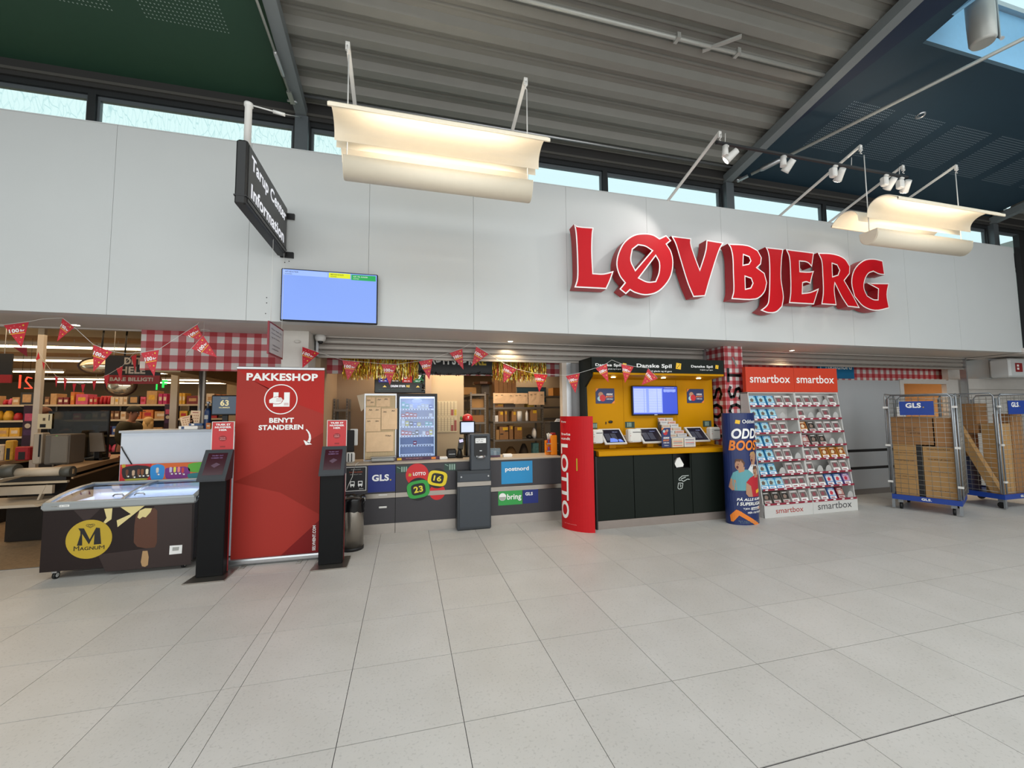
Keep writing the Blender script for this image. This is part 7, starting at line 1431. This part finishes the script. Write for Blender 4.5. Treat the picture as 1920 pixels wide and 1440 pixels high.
# checkout lane with its equipment
mWt = M('worktop_tan', 'A88A68', .5, noise=.08, nscale=5); mCk = M('checkout_grey', '6A6258', .5); mBk2 = M('checkout_black', '16120F', .5)
t = thing('checkout_lane', 'checkout counter with tan worktop and dark side panels behind the freezer', 'checkout', (-4.45, 7.5, 0))
make('body', MB().hexa([(-4.80, 6.58, .01), (-4.42, 6.58, .01), (-4.62, 8.5, .01), (-5.05, 8.5, .01), (-4.80, 6.58, .78), (-4.12, 6.50, .78), (-4.55, 8.5, .78), (-5.05, 8.5, .78)], mBk2), t)
make('worktop', MB().hexa([(-4.35, 6.42, .84), (-4.0, 6.34, .84), (-4.55, 8.45, .84), (-5.0, 8.45, .84), (-4.35, 6.42, .90), (-4.0, 6.34, .90), (-4.55, 8.45, .90), (-5.0, 8.45, .90)], mWt), t)
make('edge_trim', MB().hexa([(-4.01, 6.33, .78), (-3.99, 6.33, .78), (-4.53, 8.45, .78), (-4.56, 8.45, .78), (-4.01, 6.33, .80), (-3.99, 6.33, .80), (-4.53, 8.45, .80), (-4.56, 8.45, .80)], mWt), t)
a = at(33, 886, 6.35); b = at(118, 884, 6.35)
make('belt_roller', MB().tube([(a.x, 6.35, .875), (b.x, 6.35, .875)], .055, M('belt_cream', 'B8AA96', .4), 14), t); make('roller_end', MB().tube([(b.x, 6.35, .87), (b.x+.10, 6.35, .87)], .065, M('roller_grey', '4A4A44', .5), 14), t); make('roller_motor', MB().tube([(a.x-.14, 6.35, .90), (a.x, 6.35, .90)], .08, M('roller_grey'), 14), t)
make('under_rail', MB().box(a.x-.6, b.x+.08, 6.30, 6.34, .74, .765, M('rail_beige')).box(a.x-.6, b.x-.05, 6.28, 6.32, .62, .72, M('belt_cream')), t); make('dark_gap', MB().box(a.x-.6, b.x+.05, 6.33, 6.5, .765, .82, mBk2), t)
make('bag_shelf', MB().hexa([(a.x-.7, 6.1, .50), (b.x-.05, 6.1, .50), (b.x+.0, 6.5, .53), (a.x-.7, 6.5, .53), (a.x-.7, 6.1, .53), (b.x-.1, 6.1, .53), (b.x+.02, 6.5, .56), (a.x-.7, 6.5, .56)], M('belt_cream')), t); make('support_arm', MB().bar((b.x-.18, 6.3, .55), (b.x-.12, 6.3, .72), .05, .02, M('belt_cream')), t)
a = at(-10, 905, 5.9); make('side_flap', MB().hexa([(a.x-.4, 5.9, .72), (a.x+.07, 5.9, .86), (a.x+.10, 6.2, .86), (a.x-.4, 6.2, .72), (a.x-.4, 5.9, .73), (a.x+.07, 5.9, .87), (a.x+.10, 6.2, .87), (a.x-.4, 6.2, .73)], M('belt_cream')), t)
def eq(name, label, cat, y, z0, u0, u1, v0, m, dp=.2, extra=None):
    a = at(u0, v0, y); b = at(u1, v0, y); t = thing(name, label, cat, ((a.x+b.x)/2, y, z0)); make('body', MB().rbox(a.x, b.x, y, y+dp, z0+.001, a.z, m, .015), t)
    if extra: extra(t, a, b, y)
    return t
eq('cash_recycler', 'grey rounded cash machine with green light on the checkout worktop', 'cash machine', 6.95, .901, 84, 131, 815, mCk, .3, lambda t, a, b, y: (make('led', MB().box(a.x+.12, a.x+.14, y-.004, y, a.z-.03, a.z-.02, M('led_green', '40FF60', .4, emit=6)), t), make('front_panel', MB().rbox((a.x+b.x)/2-.06, b.x-.005, y-.02, y-.001, .92, a.z-.02, M('checkout_light', '7A7266', .5), .01), t)))
eq('receipt_printer', 'cream receipt printer left of the grey cash machine', 'printer', 7.1, .901, 62, 79, 812, M('belt_cream'), .15, lambda t, a, b, y: make('slot', MB().box(a.x+.07, a.x+.09, y-.002, y, 1.0, a.z-.02, mBlack), t))
a = at(165, 812, 7.4); b = at(200, 846, 7.4); t = thing('till_screen', 'tilted dark till screen on the checkout worktop beside the cashier area', 'monitor', ((a.x+b.x)/2, 7.4, .901)); make('screen', MB().hexa([(a.x+.06, 7.36, b.z), (b.x, 7.36, b.z), (b.x, 7.39, b.z), (a.x+.06, 7.39, b.z), (a.x, 7.42, a.z), (b.x-.08, 7.42, a.z), (b.x-.08, 7.45, a.z), (a.x, 7.45, a.z)], mCk), t); make('stand', MB().box((a.x+b.x)/2-.03, (a.x+b.x)/2+.03, 7.40, 7.46, .901, b.z+.05, mBlack), t); make('base', MB().box(a.x-.02, b.x-.05, 7.40, 7.56, .902, .93, mBlack), t)
a = at(62, 772, 7.3); b = at(172, 858, 7.3); t = thing('plexiglass_screen', 'smoky clear screen with dark frame standing on the checkout', 'screen', ((a.x+b.x)/2, 7.3, .9)); make('pane', MB().box(a.x, b.x, 7.60, 7.606, .901, a.z, glassm('smoked_glass', '8E908A', .12)), t); make('frame', MB().box(a.x-.02, a.x, 7.59, 7.62, .901, a.z+.01, mBlack).box(b.x, b.x+.015, 7.59, 7.62, .901, a.z+.01, mBlack).box(a.x, b.x, 7.59, 7.62, a.z, a.z+.01, mBlack), t)
a2 = at(68, 776, 7.55); b2 = at(93, 804, 7.55); s = make('notice_sheet', MB().box(a2.x, b2.x, 7.58, 7.584, b2.z, a2.z, M('sheet_cream')), t); q = MB(); rect(q, a2.x+.14, b2.x-.04, b2.z+.12, b2.z+.21, 7.5795, mInk); rect(q, a2.x+.03, a2.x+.10, b2.z+.02, b2.z+.07, 7.5795, mInk); rect(q, a2.x+.06, a2.x+.09, b2.z+.12, b2.z+.16, 7.5795, M('plan_ink')); makeflat('notice_print', q, s)
eq('red_beacon', 'small glowing red lamp on the far end of the checkout worktop', 'lamp', 7.9, .901, 225, 231, 845, M('beacon', 'FF3040', .4, emit=2.2), .05, lambda t, a, b, y: make('base', MB().box(a.x-.01, b.x+.01, y-.01, y+.06, .9005, .915, mRedD), t))
eq('note_block', 'pale note block on the checkout worktop', 'note block', 7.75, .901, 178, 199, 851, tWhite, .12, lambda t, a, b, y: make('top_sheet', MB().box(a.x+.005, b.x-.005, y+.005, y+.115, a.z+.0005, a.z+.002, mPaper), t))
# second lane at the far left with shopping on it
t = thing('checkout_lane', 'second checkout counter at the left edge with shopping on its belt', 'checkout', (-6.2, 8.0, 0)); make('body', MB().box(-7.4, -5.75, 7.6, 8.2, .01, .85, mBk2), t); make('worktop', MB().box(-7.45, -5.70, 7.55, 8.25, .851, .90, mWt), t); make('belt', MB().box(-7.3, -5.85, 7.62, 8.18, .901, .905, mBlack), t)
for (u0, u1, v0, m, nm_, lab, y) in ((-12, 6, 834, M('pk_white'), 'milk_carton', 'white carton on the left checkout belt', 7.75), (9, 24, 826, M('pk_yellow'), 'coffee_packet', 'yellow and black packet on the left checkout belt', 7.75), (27, 55, 838, M('pk_red'), 'red_tray', 'long red box lying on the left checkout belt', 7.7)): eq(nm_, lab, 'product', y, .906, u0, u1, v0, m, .1, lambda t, a, b, y: make('label', MB().box(a.x+(b.x-a.x)*.3, a.x+(b.x-a.x)*.75, y-.002, y, .92, .92+(a.z-.92)*.6, M('pk_black')), t))
# things on the white desk
t = thing('number_monitor', 'monitor showing the number 63 standing on the white desk', 'monitor', (-2.22, 5.95, 1.38)); make('housing', MB().rbox(-2.375, -2.085, 5.92, 5.95, 1.545, 1.80, mBlack, .01), t); q = MB(); yq = 5.9195; rect(q, -2.36, -2.10, 1.565, 1.785, yq, M('num_bg', '33475A', .3, emit=.7)); tmb(q, '63', M('num_gold', 'D8C890', .3, emit=.9), (-2.275, yq-.001, 1.665), X*.095, Z*.075, .03); tmb(q, 'NUMMER', M('num_gold'), (-2.285, yq-.001, 1.635), X*.12, Z*.017, .01); tmb(q, 'Velkommen', M('num_gold'), (-2.27, yq-.001, 1.76), X*.08, Z*.008, 0); makeflat('display', q, t); make('stand', MB().box(-2.26, -2.2, 5.95, 5.98, 1.395, 1.6, mBlack).box(-2.32, -2.14, 5.93, 6.06, 1.381, 1.395, mBlack), t)
t = thing('pump_bottle', 'dark blue dispenser bottle with silver pump on the white desk', 'bottle', (-2.43, 5.95, 1.38)); make('bottle', MB().lathe((-2.42, 5.95, 0), [(.036, 1.381), (.038, 1.39), (.038, 1.60), (.02, 1.635)], M('bottle_blue', '16305A', .3), 16), t); make('pump', MB().lathe((-2.42, 5.95, 0), [(.012, 1.635), (.012, 1.69), (.022, 1.695), (.022, 1.72)], mAlu, 12).tube([(-2.42, 5.95, 1.70), (-2.38, 5.93, 1.69)], .007, mAlu, 6), t); q = MB(); rect(q, -2.44, -2.40, 1.50, 1.55, 5.911, M('print_grey')); makeflat('bottle_label', q, t)
def sheet(u0, v0, u1, v1, rot, label):
    a = at(u0, v0, 6.0); b = at(u1, v1, 6.0); t = thing('notice_sheet', label, 'sheet', ((a.x+b.x)/2, 6.0, max(1.381, b.z))); c = Vector(((a.x+b.x)/2, 6.0, (a.z+b.z)/2)); Mx = Matrix.Translation(c) @ Matrix.Rotation(rot, 4, 'Y') @ Matrix.Translation(-c)
    make('sheet', MB().box(a.x, b.x, 6.0, 6.004, b.z, a.z, M('sheet_pink', 'DCC0A0', .7)).xf(Mx), t); q = MB(); w, h = b.x-a.x, a.z-b.z
    for i in range(4):
        for j in range(4): q.face([Mx @ Vector((a.x+w*(.14+.2*i)+w*.1*p_, 5.9992, b.z+h*(.14+.17*j)+h*.08*r_)) for p_, r_ in ((0, 0), (1, 0), (1, 1), (0, 1))], M('sheet_ink', 'A87858', .7, noise=0))
    q.face([Mx @ Vector((a.x+w*p_, 5.9992, b.z+h*r_)) for p_, r_ in ((.2, .86), (.8, .86), (.8, .9), (.2, .9))], mRedD); makeflat('sheet_print', q, t)
sheet(340, 780, 362, 803, -.25, 'tilted pink notice sheet with a grid of symbols on the white desk'); sheet(357, 770, 374, 800, .05, 'upright pink notice sheet with black bag symbol behind the tilted one')
for (x0, x1, y0, z0, z1, m, nm_, lab) in ((-2.66, -2.46, 5.80, 1.381, 1.42, mPaper, 'paper_box', 'flat white and blue box on the white desk'), (-2.60, -2.45, 5.90, 1.421, 1.45, M('box_blueish', '34507A', .5), 'blue_folder', 'blue folder lying on the flat box on the white desk')): t = thing(nm_, lab, 'box', ((x0+x1)/2, y0, z0)); make('box', MB().rbox(x0, x1, y0, y0+.12, z0, z1, m, .005), t); make('band', MB().box(x0+.03, x0+.06, y0-.001, y0, z0+.005, z1-.004, M('box_blueish') if m is mPaper else mPaper), t)
for i, (x, c) in enumerate(((-2.34, 'orange'), (-2.27, 'purple'), (-2.21, 'purple'), (-2.15, 'blue'), (-2.10, 'pink'))): t = thing('desk_packet', f'{ORD[i+1]} small {c} packet from the left under the number monitor', 'packet', (x, 5.8, 1.381)); make('packet', MB().rbox(x-.025, x+.025, 5.78, 5.81, 1.381, 1.455+.01*(i % 2), M('pk_'+c), .004), t); q = MB(); rect(q, x-.015, x+.015, 1.41, 1.43, 5.7795, M('pk_white')); makeflat('packet_print', q, t)

# ================================================================== PEOPLE (small, far back in the shop)
def skinmesh(name, verts, edges, m, parent, sub=1, root=0):
    org = ORG[parent.name]; me = bpy.data.meshes.new(name); bm = bmesh.new(); lay = bm.verts.layers.skin.verify(); vs = []
    for i, (co, r) in enumerate(verts):
        v = bm.verts.new(Vector(co)-org); v[lay].radius = (r, r) if not isinstance(r, tuple) else r; v[lay].use_root = (i == root); vs.append(v)
    for a, b in edges: bm.edges.new((vs[a], vs[b]))
    bm.to_mesh(me); bm.free(); me.materials.append(m); o = bpy.data.objects.new(name, me); C.objects.link(o); o.parent = parent; ORG[o.name] = org
    s = o.modifiers.new('skin', 'SKIN'); s.use_smooth_shade = True; u = o.modifiers.new('sub', 'SUBSURF'); u.levels = sub; u.render_levels = sub; return o
mSkin = M('skin', 'A8745A', .6)
def person(label, pos, face, hgt, lean, arms, coat, legs, hairm, cap=None, hair_style='short'):
    # pos: floor point; face: heading angle (0 = +x); lean: forward lean of the trunk in radians; arms: 'rest' / 'reach'
    t = thing('person', label, 'person', (pos[0], pos[1], 0)); k = hgt/1.75; cf, sf = math.cos(face), math.sin(face)
    def W_(f, s, z): return (pos[0]+f*cf-s*sf, pos[1]+f*sf+s*cf, z)
    def up(f, s, z):   # trunk points, leaned about the hips
        hz = .93; dz = z-hz; return W_((f*math.cos(lean)+dz*math.sin(lean))*k, s*k, (hz+dz*math.cos(lean)-f*math.sin(lean))*k)
    lg = lambda f, s, z: W_(f*k, s*k, z*k)
    V = [(up(0, 0, .95), .135*k), (up(.01, 0, 1.12), .13*k), (up(.01, 0, 1.30), .15*k), (up(0, 0, 1.43), .095*k), (up(.01, 0, 1.50), .055*k), (up(.03, 0, 1.56), .06*k), (up(.035, 0, 1.65), (.078*k, .098*k)), (up(.03, 0, 1.71), .07*k)]
    Ed = [(0, 1), (1, 2), (2, 3), (3, 4), (4, 5), (5, 6), (6, 7)]
    for s in (-1, 1):
        b = len(V); V += [(lg(0, s*.09, .88), .095*k), (lg(.02, s*.10, .50), .062*k), (lg(0, s*.10, .09), .042*k), (lg(.14, s*.11, .035), .035*k)]; Ed += [(0, b), (b, b+1), (b+1, b+2), (b+2, b+3)]
        b = len(V); sh = up(0, s*.19, 1.41)
        if arms == 'reach': el_, wr = up(.22, s*.22, 1.20), up(.46, s*.16, 1.16); hd = up(.53, s*.15, 1.14); dirv = Vector(hd)-Vector(wr)
        else: el_, wr = up(.02, s*.25, 1.14), up(.22, s*.17, 1.02); hd = up(.29, s*.14, 1.02); dirv = Vector(hd)-Vector(wr)
        V += [(sh, .05*k), (el_, .038*k), (wr, .028*k), (hd, (.035*k, .018*k))]; Ed += [(3, b), (b, b+1), (b+1, b+2), (b+2, b+3)]
        d = dirv.normalized(); side = d.cross(Z).normalized()
        for fi, (off, ln) in enumerate(((-.024, .055), (-.009, .066), (.007, .062), (.022, .048))):
            p0 = Vector(hd)+side*off*k; p1 = p0+d*ln*k*.55-Z*.004; p2 = p0+d*ln*k-Z*.018*k; c = len(V); V += [(tuple(p0+d*.015), .009*k), (tuple(p1+d*.015), .008*k), (tuple(p2+d*.01), .007*k)]; Ed += [(b+3, c), (c, c+1), (c+1, c+2)]
        p0 = Vector(wr)+d*.03-side*s*.03*k; p1 = p0+d*.03-side*s*.02*k; c = len(V); V += [(tuple(p0), .010*k), (tuple(p1), .009*k)]; Ed += [(b+3, c), (c, c+1)]
    skinmesh('body', V, Ed, mSkin, t)
    # clothes: the same joints a little thicker
    T = [(up(0, 0, .86), .16*k), (up(0, 0, .98), .155*k), (up(.01, 0, 1.15), .155*k), (up(.01, 0, 1.30), .18*k), (up(0, 0, 1.42), .165*k), (up(.0, 0, 1.50), .10*k)]; TE = [(0, 1), (1, 2), (2, 3), (3, 4), (4, 5)]
    for s in (-1, 1):
        b = len(T); sh = up(0, s*.20, 1.40)
        el_, wr = (up(.22, s*.22, 1.20), up(.44, s*.16, 1.16)) if arms == 'reach' else (up(.02, s*.25, 1.14), up(.20, s*.17, 1.02))
        T += [(sh, .11*k), (el_, .075*k), (wr, .052*k)]; TE += [(4, b), (b, b+1), (b+1, b+2)]
    skinmesh('jacket', T, TE, coat, t)
    G_ = [(up(0, 0, .93), .15*k)]; GE = []
    for s in (-1, 1): b = len(G_); G_ += [(lg(0, s*.095, .84), .11*k), (lg(.02, s*.10, .50), .082*k), (lg(0, s*.10, .10), .065*k)]; GE += [(0, b), (b, b+1), (b+1, b+2)]
    skinmesh('trousers', G_, GE, legs, t)
    for s in (-1, 1): c = lg(.07, s*.105, .045); make('shoe', MB().ball(c, .14*k*abs(cf)+.05, .14*k*abs(sf)+.05, .045, mBlack, 12, 6), t)
    hc = Vector(up(.035, 0, 1.655)); up_ = (Vector(up(0, 0, 1.8))-Vector(up(0, 0, 1.6))).normalized(); fw = (Vector(up(1, 0, 1.6))-Vector(up(0, 0, 1.6))).normalized(); sd = up_.cross(fw)
    hp = lambda f, s, u: hc+fw*f*k+sd*s*k+up_*u*k
    make('nose', MB().loft([[hp(.066, -.012, -.015), hp(.098, 0, -.02), hp(.066, .012, -.015), hp(.066, 0, -.028)], [hp(.062, -.006, .03), hp(.074, 0, .03), hp(.062, .006, .03), hp(.062, 0, .02)]], mSkin), t)
    for s in (-1, 1): make('eye', MB().ball(hp(.064, s*.030, .018), .010, .010, .008, tWhite, 8, 5).ball(hp(.072, s*.030, .018), .005, .005, .005, mBlack, 6, 4), t); make('ear', MB().ball(hp(-.005, s*.083, 0), .014, .014, .028, mSkin, 8, 5), t)
    make('mouth', MB().bar(hp(.067, -.020, -.052), hp(.067, .020, -.052), .008, .008, M('lips', '7A4038', .6)), t)
    R = []
    lo = -.10 if hair_style == 'long' else .0
    for q, (rr, uu) in enumerate(((.098, lo), (.103, .03), (.10, .07), (.075, .105), (.03, .12))): R.append([hp(-.012+rr*math.cos(a)*1.02-(.0), rr*math.sin(a)*.92, uu+(.045 if math.cos(a) > .3 and q < 2 else 0)+(.03 if hair_style == 'long' and math.cos(a) > .3 and q == 0 else 0)) for a in [i*PI/7 for i in range(14)]])
    make('hair', MB().loft(R, hairm, True, True), t)
    if hair_style == 'long': make('hair_length', MB().loft([[hp(-.05+r*.6*math.cos(a), r*math.sin(a), u_) for a in [i*PI/5 for i in range(10)]] for r, u_ in ((.05, -.30), (.095, -.2), (.105, -.06), (.09, .02))], hairm, True, True), t)
    if cap:
        R = [[hp(-.005+rr*math.cos(a)*1.04, rr*math.sin(a), uu) for a in [i*PI/7 for i in range(14)]] for rr, uu in ((.108, .035), (.112, .06), (.10, .10), (.06, .13), (.01, .138))]; make('cap', MB().loft(R, cap, True, True), t)
        make('cap_peak', MB().loft([[hp(.08+.09*math.cos(a)*1.0, .075*math.sin(a), .045+dz) for a in [-PI/2+i*PI/8 for i in range(9)]] for dz in (0, .008)], cap, True), t)
    return t
person('man in a dark olive cap and jacket looking right behind the checkout', (-4.97, 9.05), 0.0, 1.70, .12, 'rest', M('jacket_olive', '33301F', .8, noise=.1), M('trousers_dark', '1C1B1E', .8), M('hair_brown', '3A2A1E', .7), M('cap_olive', '2E2D22', .8))
person('blonde person seen from behind beside the man in the cap', (-5.02, 9.8), 1.9, 1.50, .05, 'rest', M('jacket_beige', '8A7458', .8), M('trousers_dark'), M('hair_blonde', 'C9A468', .6), None, 'long')
person('bent person in a black jacket reaching left over the left checkout', (-5.42, 8.55), PI, 1.80, .55, 'reach', M('jacket_black', '100E10', .8), M('trousers_dark'), M('hair_reddish', '6A4230', .7), None)
